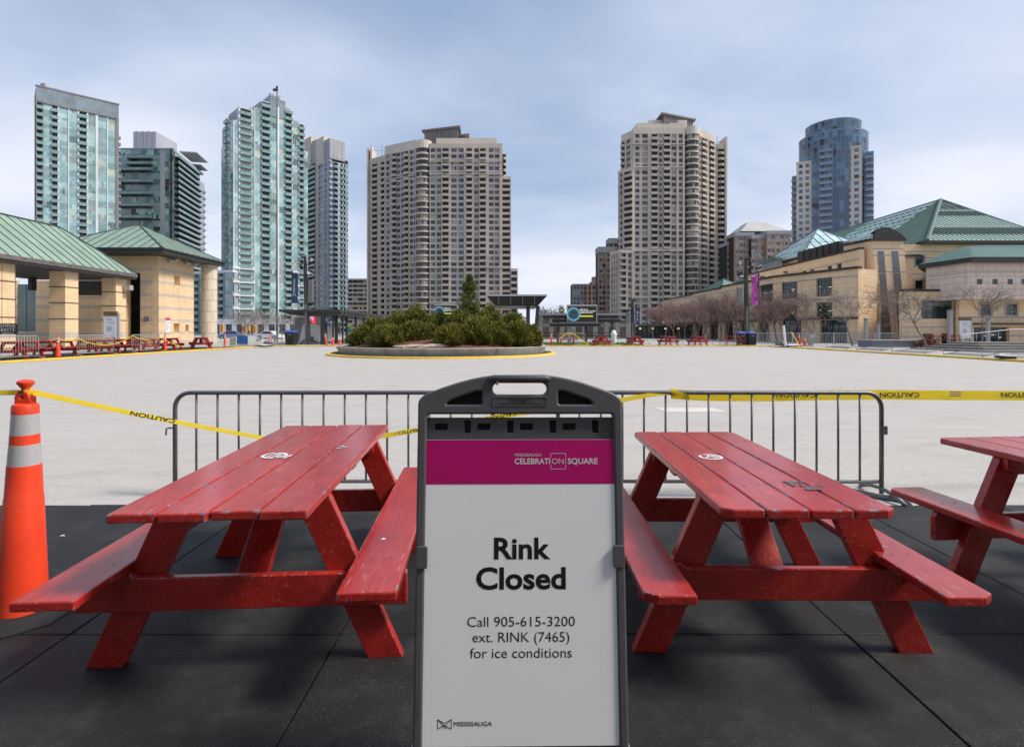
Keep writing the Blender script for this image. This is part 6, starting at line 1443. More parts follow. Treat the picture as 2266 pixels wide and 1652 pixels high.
# delineators and cones
G_ = 'orange delineators and cones around the rink'
near_d = delineator('tall orange delineator with two silver bands, nearest the camera at the left', (-2.445, 2.74, .014), (R(0.4), R(1.2)))
def dcopy(px, Y, label, tilt=(0, 0), z=.1, s=1.0):
    c = copy_tree(near_d); c.location = (gx(px, Y), Y, z); c.rotation_euler = (tilt[0], tilt[1], 0); c.scale = (s, s, s); c['label'] = label; c['group'] = G_; return c
dcopy(128.7, 27.75, 'orange delineator standing on the left kerb before the colonnade'); dcopy(365, 36.6, 'orange delineator on the left kerb before the lit kiosk wall'); dcopy(497.5, 46, 'orange delineator standing right of the round stone column')
dcopy(592, 52.0, 'bundled orange delineator leaning right at the foot of the flagpole', (0, R(14))); dcopy(722, 52.4, 'orange delineator leaning left beside the thick pergola post', (0, R(-7)))
dcopy(1219.6, 51.6, 'orange delineator just right of the round planter'); dcopy(1769, 48.2, 'orange delineator leaning near the fallen white board on the right', (0, R(-3)))
sc0 = small_cone('small orange cone left of its twin beside the planter', (gx(736, 52.0), 52.0, .1), G_)
for px, Y, lab in ((751.5, 52.0, 'small orange cone right of its twin, nearest the planter'), (1780, 48.6, 'small orange cone right of the leaning delineator')):
    c = copy_tree(sc0); c.location = (gx(px, Y), Y, .1); c['label'] = lab
# barricades
BG_ = 'steel barricades around the rink'
near_b = barricade(2.76, .90, 14, 'steel barricade standing behind the left red table', (-2.925, 4.765, .004), R(0.2))
near_b2 = copy_tree(near_b); near_b2.location = (.40, 4.775, .004); near_b2.rotation_euler = (0, 0, R(-.4)); near_b2.scale = (1.015, 1, 1); near_b2['label'] = 'steel barricade standing behind the right red table, tape knotted to its rail'
far_b = barricade(2.6, .92, 16, 'steel barricade lying flat on the plaza left of the fallen white sign', (gx(497, 44.5), 44.5, .14), 0, BG_, 'barricade_light')
far_b.rotation_euler = (R(82), 0, R(60))
def bcopy(x, Y, z, rot, label, s=(1, 1, 1.2)):
    c = copy_tree(far_b); c.location = (x, Y, z); c.rotation_euler = rot; c.scale = s; c['label'] = label; c['group'] = BG_; return c
bcopy(-22.95, 24.0, .1, (0, 0, R(90)), 'steel barricade standing before the leftmost picnic table'); bcopy(-22.98, 29.0, .1, (0, 0, R(90)), 'steel barricade draped with yellow tape on the left kerb, nearer of two'); bcopy(-23.0, 33.2, .1, (0, 0, R(90)), 'steel barricade draped with yellow tape on the left kerb, before the dark doorway')
bcopy(-23.0, 41.2, .14, (R(84), 0, R(88)), 'steel barricade fallen across the left kerb below the column')
bcopy(gx(1235, 51.2), 51.1, .1, (0, 0, R(-3)), 'steel barricade standing before the first far table with tape over it', (.95, 1, 1.25))
for px, Y, a, lab in ((1312, 50.9, 0, 'fallen steel barricade on the far kerb below the second far table'), (1388, 50.9, 1, 'fallen steel barricade on the far kerb below the third far table'), (1462, 50.9, -1, 'fallen steel barricade on the far kerb below the fourth far table'), (1530, 50.9, 2, 'fallen steel barricade on the far kerb below the fifth far table'), (1592, 50.9, 0, 'fallen steel barricade on the far kerb before the bins')):
    bcopy(gx(px, Y), Y, .16, (R(-62), 0, R(a)), lab, (.8, 1, 1.0))
for x, Y, a, lab in ((24.0, 24.6, 93, 'fallen steel barricade on the right kerb, nearest the right edge'), (23.6, 27.6, 88, 'fallen steel barricade on the right kerb, second from the right edge'), (23.7, 31.6, 92, 'fallen steel barricade on the right kerb before the left end of the terrace steps'), (23.9, 35.6, 90, 'fallen steel barricade on the right kerb before the dark planter wall'), (24.4, 40.2, 89, 'fallen steel barricade on the right kerb below the bare trees')):
    bcopy(x, Y, .15, (R(80), 0, R(a)), lab, (1, 1, 1.1))
bcopy(24.6, 45.0, .1, (R(12), 0, R(70)), 'steel barricade leaning back at the far end of the right kerb', (.9, 1, 1.15))
# screens
def video_screen(px0, px1, y0, y1, Y, label, full=True):
    x0, x1, z0, z1 = gx(px0, Y), gx(px1, Y), gz(y1, Y), gz(y0, Y); xm = (x0+x1)/2; o = empty('video_screen', (xm, Y, .1), label, 'screen'); w, h = x1-x0, z1-z0
    b = MB(); b.box(x0, x1, Y, Y+.5, z0, z1); b.build('casing', 'concrete_post', o, bevel=.05)
    b = MB(); b.box(x0+.04*w, x1-.03*w, Y-.02, Y-.001, z0+.06*h, z1-.10*h); b.build('display', 'screen_black', o)
    cx_, cz_, rr = x0+.21*w, z0+.47*h, .30*h; rn = random.Random(5); g1, g2 = MB(), MB()
    for k in range(26):
        a = 2*math.pi*k/26; r1 = rr*rn.uniform(.86, .98); g1.strip([(cx_+r1*math.cos(a), Y-.03, cz_+r1*math.sin(a)), (cx_+r1*math.cos(a+.30), Y-.03, cz_+r1*math.sin(a+.30))], .05*h*rn.uniform(.6, 1.1), .004, (math.cos(a), 0, math.sin(a)))
        for rad, gg, s in ((rr*rn.uniform(.5, .85), g1, .022), (rr*1.15, g2, .040), (rr*rn.uniform(.1, .95), g2, .012)):
            p = (cx_+rad*math.cos(a), Y-.035, cz_+rad*math.sin(a)); gg.poly([(p[0]+s*h*math.cos(q), p[1], p[2]+s*h*math.sin(q)) for q in (0, 1.05, 2.1, 3.14, 4.2, 5.2)][::-1])
        g2.strip([(cx_+rr*.98*math.cos(a), Y-.033, cz_+rr*.98*math.sin(a)), (cx_+rr*1.12*math.cos(a), Y-.033, cz_+rr*1.12*math.sin(a))], .02*h, .003, (-math.sin(a), 0, math.cos(a)))
    g1.build('virus_picture', 'screen_blue', o); g2.build('virus_spikes', 'screen_pale', o)
    for k, s_ in enumerate(('2020 Spring', 'Programs are cancelled', 'registered drop-ins')):
        me = text_mesh(s_, .115*h, .012, .003, 'LEFT', .80); put_mesh('lettering', me, 'screen_text', o, Matrix.Translation((x0+.42*w-xm, -.03, z0+(.70-.085*k)*h-.1)) @ plane_mx((0, 0, 0), (1, 0, 0), (0, 0, 1)))
    b = MB(); b.box(x0+.42*w, x0+.86*w, Y-.03, Y-.021, z0+.33*h, z0+.40*h); b.build('highlight', 'screen_yellow', o)
    return o
vs = video_screen(1254.5, 1321, 674, 714, 64.6, 'large black video screen with blue virus picture and white text')
video_screen(961, 1012, 673, 705, 66, 'smaller black video screen half hidden behind the shrubs')
for p0, p1, y0, y1, Y, lab in ((1201, 1368, 698, 704, 65.4, 'topmost long black louvre bar behind the video screen'), (1221, 1372.5, 706.8, 712.6, 65.4, 'middle long black louvre bar behind the video screen'), (1216, 1329, 716, 722, 64.4, 'lowest black louvre bar under the video screen')):
    o = empty('louvre_bar', (gx((p0+p1)/2, Y), Y, gz(y1, Y)), lab, 'louvre', 'black louvre bars by the screen'); b = MB(); b.box(gx(p0, Y), gx(p1, Y), Y, Y+.35, gz(y1, Y), gz(y0, Y)); b.build('blade', 'ink_black', o)
    b = MB(); b.box(gx(p0, Y), gx(p1, Y), Y+.05, Y+.5, gz(y0, Y), gz(y0, Y)+.10); b.build('top_rail', 'steel_grey', o)
root = empty('screen_stand', (gx(1290, 65.9), 65.9, .1), 'grey steel stand carrying the video screen and louvres', 'stand')
for px, m_, w_, yt in ((1234, 'steel_dark', .11, 703), (1259, 'galvanised_light', .20, 714), (1296, 'steel_dark', .16, 714), (1354, 'steel_dark', .14, 703)):
    b = MB(); x = gx(px, 65.9); b.box(x-w_, x+w_, 65.85, 66.1, .1, gz(yt, 65.9)); b.build('post', m_, root)
b = MB(); b.box(gx(1200, 66.3), gx(1375, 66.3), 66.2, 66.35, gz(744, 66), gz(741, 66)); b.box(gx(1200, 66.3), gx(1375, 66.3), 66.2, 66.35, gz(737, 66), gz(735, 66)); b.build('rail', 'steel_dark', root)
# covered walkway behind, canopy, glass pavilion
root = empty('covered_walkway', (14, 88, .1), 'long low concrete covered walkway behind the video screen', 'walkway')
Y = 88; b = MB(); b.box(gx(1190, Y), gx(1395, Y), Y, Y+5, gz(697, Y), gz(693, Y)); b.build('roof', 'concrete_post', root)
for k in range(9):
    px = 1196+k*24.5; x = gx(px, Y); b = MB(); b.box(x-.35, x+.35, Y+.6, Y+1.3, .1, gz(697, Y)); b.build('column', 'concrete_slab', root)
b = MB(); b.box(gx(1190, 96), gx(1400, 96), 96, 97, .1, gz(708, 96)); b.build('back_wall', 'recess_brown', root)
b = MB(); b.box(gx(1185, 95), gx(1410, 95), 94.6, 95, gz(723, 95), gz(716, 95)); b.box(gx(1185, 95), gx(1410, 95), 94.6, 95, .1, gz(748, 95)); b.build('beam', 'concrete_post', root)
root = empty('stage_canopy', (.6, 76, .1), 'dark flat stage canopy with pale edge, between the planter shrubs and the screen', 'canopy')
x0, x1, Y = gx(1077, 72), gx(1209, 72), 72
b = MB(); b.hexa([(x0+1.1, Y+.6, 4.75), (x1-1.1, Y+.6, 4.75), (x1-1.1, Y+11, 4.75), (x0+1.1, Y+11, 4.75)], [(x0, Y, 6.0), (x1, Y, 6.0), (x1, Y+12, 6.0), (x0, Y+12, 6.0)]); b.build('underside', 'ink_black', root)
b = MB(); b.box(x0-.05, x1+.05, Y-.06, Y+12, 6.0, 6.22); b.build('edge', 'galvanised_light', root)
for px, tx in ((1168, 1168), (1184, 1190)):
    b = MB(); b.strip([(gx(px, Y+2), Y+2, .1), (gx(tx, Y+2), Y+2, 4.8)], .5, .4, (1, 0, 0)); b.build('post', 'steel_dark', root)
b = MB(); b.box(gx(1172, 70), gx(1192, 70), 70, 72, .1, 1.9); b.build('plinth', 'concrete_post', root)
b = MB()
for k in range(1, 5): b.box(x0+(x1-x0)*k/5-.04, x0+(x1-x0)*k/5+.04, Y-.03, Y+.02, 4.9, 6.0)
b.build('panel_joint', 'steel_grey', root)
root = empty('glass_pavilion', (29, 101, .1), 'low flat roofed glass pavilion behind the far picnic tables', 'pavilion')
Y = 100; fr = Frame((gx(1402, Y), Y), (gx(1570, Y), Y)); zt = gz(721, Y)
b = MB(); b.box(gx(1380, Y), gx(1572, Y), Y-1.6, Y+9, zt, gz(717.5, Y)); b.build('roof', 'steel_grey', root)
glazing(root, fr, (0, fr.L, .1, zt), 18, 1, 0, 'pavilion_glass', 'steel_dark', fw=.14); b = MB(); b.box(gx(1402, Y), gx(1570, Y), Y+.2, Y+8, .1, zt-.05); b.build('core', 'recess_dark', root)
for px in (1392, 1420, 1456, 1492, 1528, 1560): b = MB(); x = gx(px, Y-1.3); b.box(x-.12, x+.12, Y-1.4, Y-1.2, .1, zt); b.build('column', 'steel_dark', root)
for k in range(6): b = MB(); x = fr.L*(k+.5)/6; b.fbox(fr, x-.18, x+.18, .05, .12, 1.75, 2.0); b.build('wall_lamp', 'lamp_warm', root)
# dome bin, info boards, posts, fence
Y = 58; x = gx(1357.5, Y); o = empty('dome_bin', (x, Y, .1), 'white dome topped round container behind the far tables', 'container')
b = MB(); b.lathe([(.27, .1), (.29, 1.0)], 20, (x, Y, 0)); b.build('drum', 'white_plain', o, autos=40); b = MB(); b.lathe([(.33, 1.0), (.32, 1.1), (.26, 1.32), (.15, 1.48), (.04, 1.54)], 20, (x, Y, 0)); b.build('dome', 'white_plain', o, autos=50)
def info_board(px0, px1, ytop, yw, ybot, Y, label, zb=.1):
    x0, x1 = gx(px0, Y), gx(px1, Y); o = empty('information_board', ((x0+x1)/2, Y, zb), label, 'information board', 'white information boards'); zt_, zw, zb_ = gz(ytop, Y), gz(yw, Y), gz(ybot, Y); w = x1-x0
    b = MB(); b.box(x0, x1, Y, Y+.1, zb_, zw); b.build('panel', 'board_white', o); b = MB(); b.box(x0-.02, x1+.06, Y-.02, Y+.16, zw+.003, zt_); b.build('header', 'wood_brown', o)
    for f in (.12, .68): b = MB(); b.box(x0+f*w, x0+f*w+.12, Y+.11, Y+.2, zb, zw); b.build('leg', 'galvanised_light', o)
    b = MB(); b.box(x1+.03, x1+.16, Y+.04, Y+.2, zb, zt_-.1); b.build('edge_post', 'galvanised_light', o)
    rn = random.Random(px0); b = MB(); H_ = zw-zb_
    for q in (.86, .81, .69, .50, .45, .40, .35, .30): l = rn.uniform(.22, .5); b.box(x0+.28*w, x0+(.28+l)*w, Y-.006, Y-.001, zb_+q*H_, zb_+(q+.018)*H_)
    b.box(x0+.82*w, x0+.97*w, Y-.006, Y-.001, zb_+.68*H_, zb_+.715*H_); b.box(x0+.06*w, x0+.16*w, Y-.006, Y-.001, zb_+.06*H_, zb_+.10*H_); b.build('lettering', 'ink_grey', o); return o
info_board(2123.5, 2147, 702, 709, 748, 41.0, 'white information board with brown header on the right, above the terrace steps'); info_board(229.5, 256, 689, 699, 746, 36.9, 'white information board with brown header on the left, between the colonnade piers')
for px, Y, yt, w_, lab in ((2101, 47, 687, .15, 'tall square concrete post left of the right information board'), (2185, 47, 707, .12, 'square concrete post right of the bare tree by the board'), (1915, 52, 706, .13, 'slim concrete post before the dark entrance'), (1943, 52, 714, .10, 'short slim concrete post left of the slanting dark slots')):
    x = gx(px, Y); b = MB(); b.box(x-w_, x+w_, Y-w_, Y+w_, .1, gz(yt, Y)); o = b.build('concrete_post', 'concrete_post', None, loc=(x, Y, .1), bevel=.03); tag(o, lab, 'post', 'concrete posts by the arts centre'); b = MB(); b.box(x-w_*1.1, x+w_*1.1, Y-w_*1.1, Y+w_*1.1, gz(yt, Y), gz(yt, Y)+.08); b.build('cap', 'steel_grey', o)
root = empty('metal_fence', (30, 53, .1), 'thin grey metal railing in front of the arts centre entrance', 'fence')
fr = Frame((23.9, 54.5), (36.8, 52.5))
for k in range(8): b = MB(); b.fbox(fr, fr.L*k/7-.05, fr.L*k/7+.05, -.05, .05, .1, 1.28); b.build('post', 'galvanised_light', root)
b = MB(); b.fbox(fr, 0, fr.L, -.025, .025, 1.2, 1.26); b.fbox(fr, 0, fr.L, -.025, .025, .2, .25); b.build('rail', 'galvanised_light', root)
b = MB()
for k in range(90): b.fbox(fr, fr.L*k/90, fr.L*k/90+.025, -.012, .012, .25, 1.2)
b.build('infill_bars', 'galvanised_light', root)
root = empty('hand_rail', (38, 39, .8), 'pale steel hand rail along the top of the terrace steps', 'rail')
b = MB(); b.tube([(32.4, 39.6, 1.15), (36, 39.6, 1.55), (60, 39.6, 1.75)], .035, 6); b.build('rail', 'galvanised_light', root)
for k in range(8): b = MB(); b.tube([(33.5+k*1.6, 39.6, .8), (33.5+k*1.6, 39.6, 1.3+.03*k)], .025, 5); b.build('post', 'galvanised_light', root)
x = gx(1738, 47); b = MB(); b.tube([(x, 47, .1), (gx(1733, 47), 47, gz(720, 47))], .10, 8); tag(b.build('white_post', 'white_plain', None, loc=(x, 47, .1)), 'plain white post leaning left behind the right kerb', 'post')
def fallen_board(px, Y, rz, tilt, label, w_=1.3, h_=.75, edge='white_plain'):
    x = gx(px, Y); o = empty('fallen_sign', (x, Y, .12), label, 'sign', 'fallen white signs'); o.rotation_euler = (tilt, 0, rz)
    b = MB(); b.box(-w_/2, w_/2, -h_/2, h_/2, .10, .14); b.build('panel', 'board_white', o, local=True); b = MB(); b.box(-w_/2-.05, w_/2+.05, -h_/2-.03, h_/2+.06, .0, .098); b.build('frame', 'rubber_black', o, local=True, bevel=.02)
    if h_ < .6: return
    b = MB(); b.lathe([(.22, 0), (.24, .25), (.20, .42)], 14, (-w_/2+.1, h_/2+.35, 0)); b.box(-w_/2-.3, w_/2-.3, h_/2+.2, h_/2+.6, 0, .3); b.build('base', 'steel_grey', o, local=True, bevel=.04)
fallen_board(582, 47.5, R(-35), R(3), 'white sign fallen flat on the far left kerb corner'); fallen_board(1752, 47.2, R(20), R(4), 'white sign fallen flat on the right kerb near the leaning delineator'); fallen_board(2225, 26.6, R(60), R(2), 'white and pink sign fallen over the right kerb near the right edge', 1.0, .5)
o = empty('blue_board', (gx(536, 50), 50, .1), 'plain blue board propped upright near the fallen sign, left', 'board'); x = gx(536, 50)
b = MB(); b.box(x-.48, x+.48, 50, 50.06, .28, 1.0); b.build('panel', 'blue_panel', o); b = MB(); b.box(x-.5, x+.5, 50.061, 50.1, .1, .28); b.build('foot', 'galvanised_light', o)
Y = 52; b = MB(); b.box(gx(508, Y), gx(521.5, Y), Y, Y+.15, .25, gz(744, Y)); o = b.build('mural_panel', 'mural', None, loc=(gx(515, Y), Y, .1)); tag(o, 'small patchwork coloured mural panel left of the blue board', 'mural'); b = MB(); b.box(gx(508, Y), gx(521.5, Y), Y-.02, Y+.2, .1, .249); b.build('plinth', 'concrete_post', o)
def traffic_light(px, Y, y, label):
    x = gx(px, Y); o = empty('traffic_light', (x, Y, 0), label, 'traffic light', 'yellow traffic lights by the road'); z = gz(y, Y)
    b = MB(); b.box(x-.32, x+.32, Y-.15, Y+.15, z-.75, z+.75); b.build('housing', 'traffic_amber', o, bevel=.05); b = MB(); b.tube([(x+.35, Y+.2, 0), (x+.35, Y+.2, z+.4)], .09, 6); b.build('pole', 'galvanised_light', o)
    for k in (-.45, 0, .45): b = MB(); b.tube([(x, Y-.151, z+k), (x, Y-.17, z+k)], .14, 10); b.build('lens', 'rubber_black', o)
traffic_light(541, 112, 729, 'yellow traffic light left of the three near the bare trees'); traffic_light(549, 118, 724, 'highest yellow traffic light of the three near the bare trees'); traffic_light(563, 112, 728, 'yellow traffic light right of the three near the bare trees'); traffic_light(490.5, 100, 726, 'yellow traffic light beside the round stone column')
def car(px, Y, paint, rz, label):
    x = gx(px, Y); o = empty('parked_car', (x, Y, 0), label, 'car', 'cars on the road behind'); o.rotation_euler = (0, 0, rz)
    pr = [(-2.15, .30), (-2.2, .75), (-1.35, .92), (-.75, 1.42), (.65, 1.45), (1.35, .98), (2.05, .88), (2.2, .55), (2.15, .30)]
    b = MB(); b.ext([(p, -.85, z) for p, z in pr], (0, 1.7, 0)); b.build('body', paint, o, local=True, bevel=.06)
    b = MB(); b.ext([(-1.15, -.862, .95), (-.68, -.862, 1.34), (.6, -.862, 1.36), (1.1, -.862, .98)], (0, 1.724, 0)); b.build('window', 'window_dark', o, local=True)
    for sx in (-1.35, 1.35):
        for sy in (-.8, .8):
            b = MB(); b.tube([(sx, sy-.11, .33), (sx, sy+.11, .33)], .33, 16); w_ = b.build('wheel', 'rubber_black', o, local=True); b = MB(); b.tube([(sx, sy-.12, .33), (sx, sy+.12, .33)], .18, 12); b.build('rim', 'lamp_chrome', w_, local=True)
    for sy in (-.6, .6): b = MB(); b.box(2.13, 2.215, sy-.18, sy+.18, .62, .78); b.build('headlight', 'white_plain', o, local=True)
car(597, 92, 'car_white', R(170), 'white car seen through the railing at the foot of the flagpole'); car(512, 95, 'car_blue', R(20), 'dark blue car glimpsed behind the mural panel')
Y = 95; x = gx(487, Y); o = empty('street_lamp', (x, Y, 0), 'pale street lamp with two raised arms right of the stone column', 'street lamp'); b = MB(); b.tube([(x, Y, 0), (x, Y, gz(714, Y))], [.1, .07], 8); b.build('pole', 'galvanised_light', o)
for s in (-1, 1): b = MB(); b.tube([(x, Y, gz(714, Y)), (x+s*.9, Y, gz(703, Y))], .08, 6); b.build('arm', 'galvanised_light', o)
x = gx(570, 72); b = MB(); b.tube([(x, 72, .1), (x, 72, gz(690, 72))], .06, 6); o = b.build('slim_mast', 'galvanised_light', None, loc=(x, 72, .1)); tag(o, 'thin pale mast left of the flagpole before the green tower', 'mast'); b = MB(); b.box(x-.2, x+.2, 71.9, 72.1, .1, .3); b.build('base_plate', 'concrete_post', o)
# low railing with posts left of the bins
root = empty('rail_fence', (-24, 54, .1), 'low grey railing between the flagpole and the black bin', 'fence')
for px in (600, 612, 624, 641): b = MB(); x = gx(px, 53.5); b.tube([(x, 53.5, .1), (x, 53.5, 1.35)], .045, 6); b.build('post', 'galvanised_light', root)
b = MB(); b.tube([(gx(596, 53.5), 53.5, .3), (gx(660, 53.5), 53.5, .3)], .03, 5); b.tube([(gx(596, 53.5), 53.5, 1.3), (gx(660, 53.5), 53.5, 1.3)], .02, 5); b.build('rail', 'galvanised_light', root)
# street walls behind the left side at road level
root = empty('storefront_base', (gx(560, 205), 205, 0), 'white arched storefront base at the foot of the stepped green tower', 'building')
fr = Frame((gx(470, 214), 214), (gx(660, 214), 214)); b = MB(); hs = [(fr.L*(k+.2)/8, fr.L*(k+.8)/8, .2, 4.0) for k in range(8)]; wall_holes(b, fr, 0, fr.L, 0, 6.0, hs, .6); b.build('wall', 'tower_white', root)
for h in hs: glazing(root, fr, h, 4, 2, -.4, 'window_mid')
# draped caution tapes on the left and far kerb
def tape(pts, label, w_=.07, side=(0, 0, 1), group='yellow caution tapes'):
    b = MB(); b.strip(pts, w_, .002, side); return tag(b.build('caution_tape', 'tape_yellow', None, loc=pts[0]), label, 'tape', group)
def sag(a, c, d, n=8): a, c = Vector(a), Vector(c); return [a.lerp(c, k/n)-Vector((0, 0, 4*d*(k/n)*(1-k/n))) for k in range(n+1)]
p0 = (-22.90, 27.75, 1.02); p1 = (-22.95, 29.0, 1.05); p2 = (-22.96, 33.2, 1.15); p3 = (-22.96, 35.9, 1.05); p4 = (-22.9, 38.2, .35)
tape(sag(p0, p1, .1)+sag(p1, p2, .45)[1:]+sag(p2, p3, .22)[1:]+sag(p3, p4, .1)[1:], 'yellow caution tape sagging between the barricades on the left kerb', .045)
tape([(gx(1237, 51), 50.9, .75), (gx(1255, 51), 50.95, 1.22), (gx(1267, 51), 50.95, 1.2), (gx(1302, 51), 50.6, .15)], 'yellow caution tape hung over the far upright barricade', .12)
tape([(gx(1748, 44.6), 44.6, 1.35), (gx(1752, 44), 44, 1.3), (gx(1770, 42.5), 42.5, .16), (gx(1810, 41.5), 41.5, .14), (gx(1900, 38), 38, .14)], 'yellow caution tape fallen along the right kerb', .06, (1, 0, .2))
# ------------------------------------------------------------------ foreground
NG = 'red picnic tables in the foreground'
tl = picnic_table(1.87, .715, .76, 'worn red picnic table left of the sign, square plank corners', (-1.1755, 2.948, .016), R(3.6), 0, NG)
tr = picnic_table(1.62, .665, .745, 'red picnic table right of the sign with clipped corners and dark scuffs', (1.145, 2.895, .016), R(-.6), .042, NG, seatw=.195, seat_in=.452, ext=.075, bdx=.06, bw=.645)
t3 = picnic_table(1.87, .73, .76, 'red picnic table cut off by the right edge of the picture', (3.10, 2.53, .016), R(5), .03, NG)
def mark(table, lx, ly, H, r, kind, nm):
    b = MB(); z = H+.0022; n = 28
    for k in range(n):
        if (kind == 0 and k in (7, 22)) or (kind == 1 and k in (9, 10)): continue
        a0, a1 = 2*math.pi*k/n, 2*math.pi*(k+.98)/n; ri, ro = r*.74, r*1.0
        b.poly([(lx+ri*math.cos(a0), ly+ri*math.sin(a0), z), (lx+ro*math.cos(a0), ly+ro*math.sin(a0), z), (lx+ro*math.cos(a1), ly+ro*math.sin(a1), z), (lx+ri*math.cos(a1), ly+ri*math.sin(a1), z)])
    st = [((-.55, -.5), (.15, .75)), ((-.1, .2), (.62, .45)), ((-.15, -.7), (.5, .1))] if kind == 0 else [((-.5, -.35), (.15, .72)), ((.15, .72), (.3, -.6)), ((-.25, -.05), (.3, -.05)), ((.3, .35), (.7, .3)), ((.42, -.25), (.72, -.1))]
    for p0, p1 in st:
        b.strip([(lx+p0[0]*r, ly+p0[1]*r, z), (lx+p1[0]*r, ly+p1[1]*r, z)], r*.17, .0008, (p0[1]-p1[1], p1[0]-p0[0], 0))
    if kind == 0: b.strip([(lx+r*1.0, ly-r*1.0, z), (lx+r*1.3, ly+.1*r, z)], r*.2, .0008, (1, -.3, 0))
    b.build(nm, 'stencil_white', table, local=True)
    f = MB(); f.poly([(lx+.1*r, ly-.5*r, z-.0008), (lx+.6*r, ly-.3*r, z-.0008), (lx+.5*r, ly+.1*r, z-.0008), (lx, ly-.1*r, z-.0008)]); f.build('stencil_fill', 'stencil_blue', table, local=True)
mark(tl, -.09, -.02, .76, .068, 0, 'stencil_mark'); mark(tr, -.075, .06, .745, .064, 1, 'stencil_mark')
def blot(table, H, lx, ly, sx, sy, seed, mat='worn_wood_grey'):
    rn = random.Random(seed); n = 22; z = H+.0022
    pts = []
    for k in range(n):
        a = 2*math.pi*k/n; q = 1+.28*math.sin(3*a+seed)+.18*math.sin(7*a+2*seed)+rn.uniform(-.12, .12); pts.append((lx+sx*q*math.cos(a), ly+sy*q*math.sin(a), z))
    MB().poly(pts).build('scuff', mat, table, local=True)
blot(tr, .745, .100, -.445, .022, .040, 1); blot(tr, .745, .150, -.43, .009, .015, 2); blot(tr, .745, .150, -.53, .030, .028, 3); blot(tr, .745, .205, -.49, .014, .016, 4); blot(tr, .745, .132, -.48, .010, .016, 8)
for k, (lx, ly) in enumerate(((.21, .20), (.235, .17), (.205, .145))): blot(tl, .76, lx, ly, .016, .014, 11+k, 'stencil_blue')
blot(tl, .452, .55, -.42, .009, .010, 21, 'white_plain')

# ---- the sign
px_m = 1.0
O = Vector((.0275, 1.653, 0)); upv = Vector((.008, .094, .913)).normalized(); rgt = Vector((1, .012, 0)); nrm = rgt.cross(upv).normalized()
SM = plane_mx(O, rgt, upv)           # local x right, y up the sign, z towards the camera
sg = bpy.data.objects.new('a_frame_sign', None); COL.objects.link(sg); sg.matrix_world = SM; OFF[sg.name] = Vector((0, 0, 0)); sg.empty_display_size = .2
tag(sg, 'grey plastic sidewalk sign reading Rink Closed, in front of the red tables', 'sign')
T = Matrix.Translation
def splate(name, outs, t, z, mat, bev=0.0, parent=None): return put_mesh(name, curve_plate(outs, t, bev), mat, parent or sg, T((0, 0, z)))
half = .329
top = [(-half, .05), (half, .05), (half, 1.222), (.307, 1.243), (.255, 1.262), (.204, 1.279), (.155, 1.292), (.120, 1.2985), (.085, 1.303), (-.085, 1.303), (-.120, 1.2985), (-.155, 1.292), (-.204, 1.279), (-.255, 1.262), (-.307, 1.243), (-half, 1.222)]
def rpoly(pts, r, n=4):
    out = []; N_ = len(pts)
    for i in range(N_):
        p, a, b = Vector(pts[i]), Vector(pts[i-1]), Vector(pts[(i+1) % N_]); d1, d2 = (a-p), (b-p); rr = min(r, d1.length*.45, d2.length*.45); s, e = p+d1.normalized()*rr, p+d2.normalized()*rr
        for k in range(n+1):
            t_ = k/n; out.append(tuple((1-t_)**2*s+2*t_*(1-t_)*p+t_**2*e))
    return out
opening = rrect(-.300, .300, .10, 1.1775, .008)
handle = rrect(-.089, .087, 1.2405, 1.2775, .0175, 6)
tri_l = rpoly([(-.240, 1.2085), (-.1235, 1.2085), (-.1235, 1.2510), (-.142, 1.2510), (-.226, 1.222)], .007); tri_r = rpoly([(.236, 1.2085), (.226, 1.222), (.142, 1.2510), (.1235, 1.2510), (.1235, 1.2085)], .007)
splate('frame', [rpoly(top, .012), opening, handle, tri_l, tri_r], .040, -.012, 'sign_plastic', .007)
splate('recess_back', [rrect(-.26, -.105, 1.20, 1.258, .01)], .004, -.026, 'sign_recess'); splate('recess_back', [rrect(.105, .26, 1.20, 1.258, .01)], .004, -.026, 'sign_recess')
me = MB(); me.tube([(-.100, 1.292, .008), (-.085, 1.2925, .012), (.083, 1.2925, .012), (.098, 1.292, .008)], [.006, .0115, .0115, .006], 12); me.build('grip', 'sign_plastic', sg, local=True, smooth=True)
splate('label_rim', [rrect(-.089, .087, 1.203, 1.2325, .003), rrect(-.0865, .0845, 1.2055, 1.230, .002)], .003, .0085, 'sign_plastic', .001)
holes = []
for k in range(4):
    x = -.2555+k*.1384; holes.append(rpoly([(x-.021, 1.126), (x+.020, 1.126), (x+.021, 1.1465), (x-.021, 1.1465)], .004))
    x = -.170+k*.1384; holes.append(rpoly([(x-.0095, 1.117), (x+.0095, 1.117), (x+.0105, 1.1560), (x-.0105, 1.1560)], .004))
splate('back_panel', [rrect(-.3025, .3025, .11, 1.1660, .004)]+holes, .016, -.020, 'sign_plastic', .003)
splate('pocket_back', [rrect(-.292, .292, 1.105, 1.160, .003)], .004, -.033, 'sign_recess')
MB().box(-.305, .305, .179, 1.0968, -.0015, .0020).build('poster', 'sign_white', sg, local=True)
MB().box(-.3047, .3047, .9574, 1.0966, .0021, .0026).build('poster_header', 'sign_magenta', sg, local=True)
for s in (-1, 1):
    xa, xb = (-.326, -.291) if s < 0 else (.291, .326)
    put_mesh('clip', curve_plate([rrect(xa, xb, .7025, .770, .006)], .008, .002), 'sign_plastic', sg, T((0, 0, .0105)))
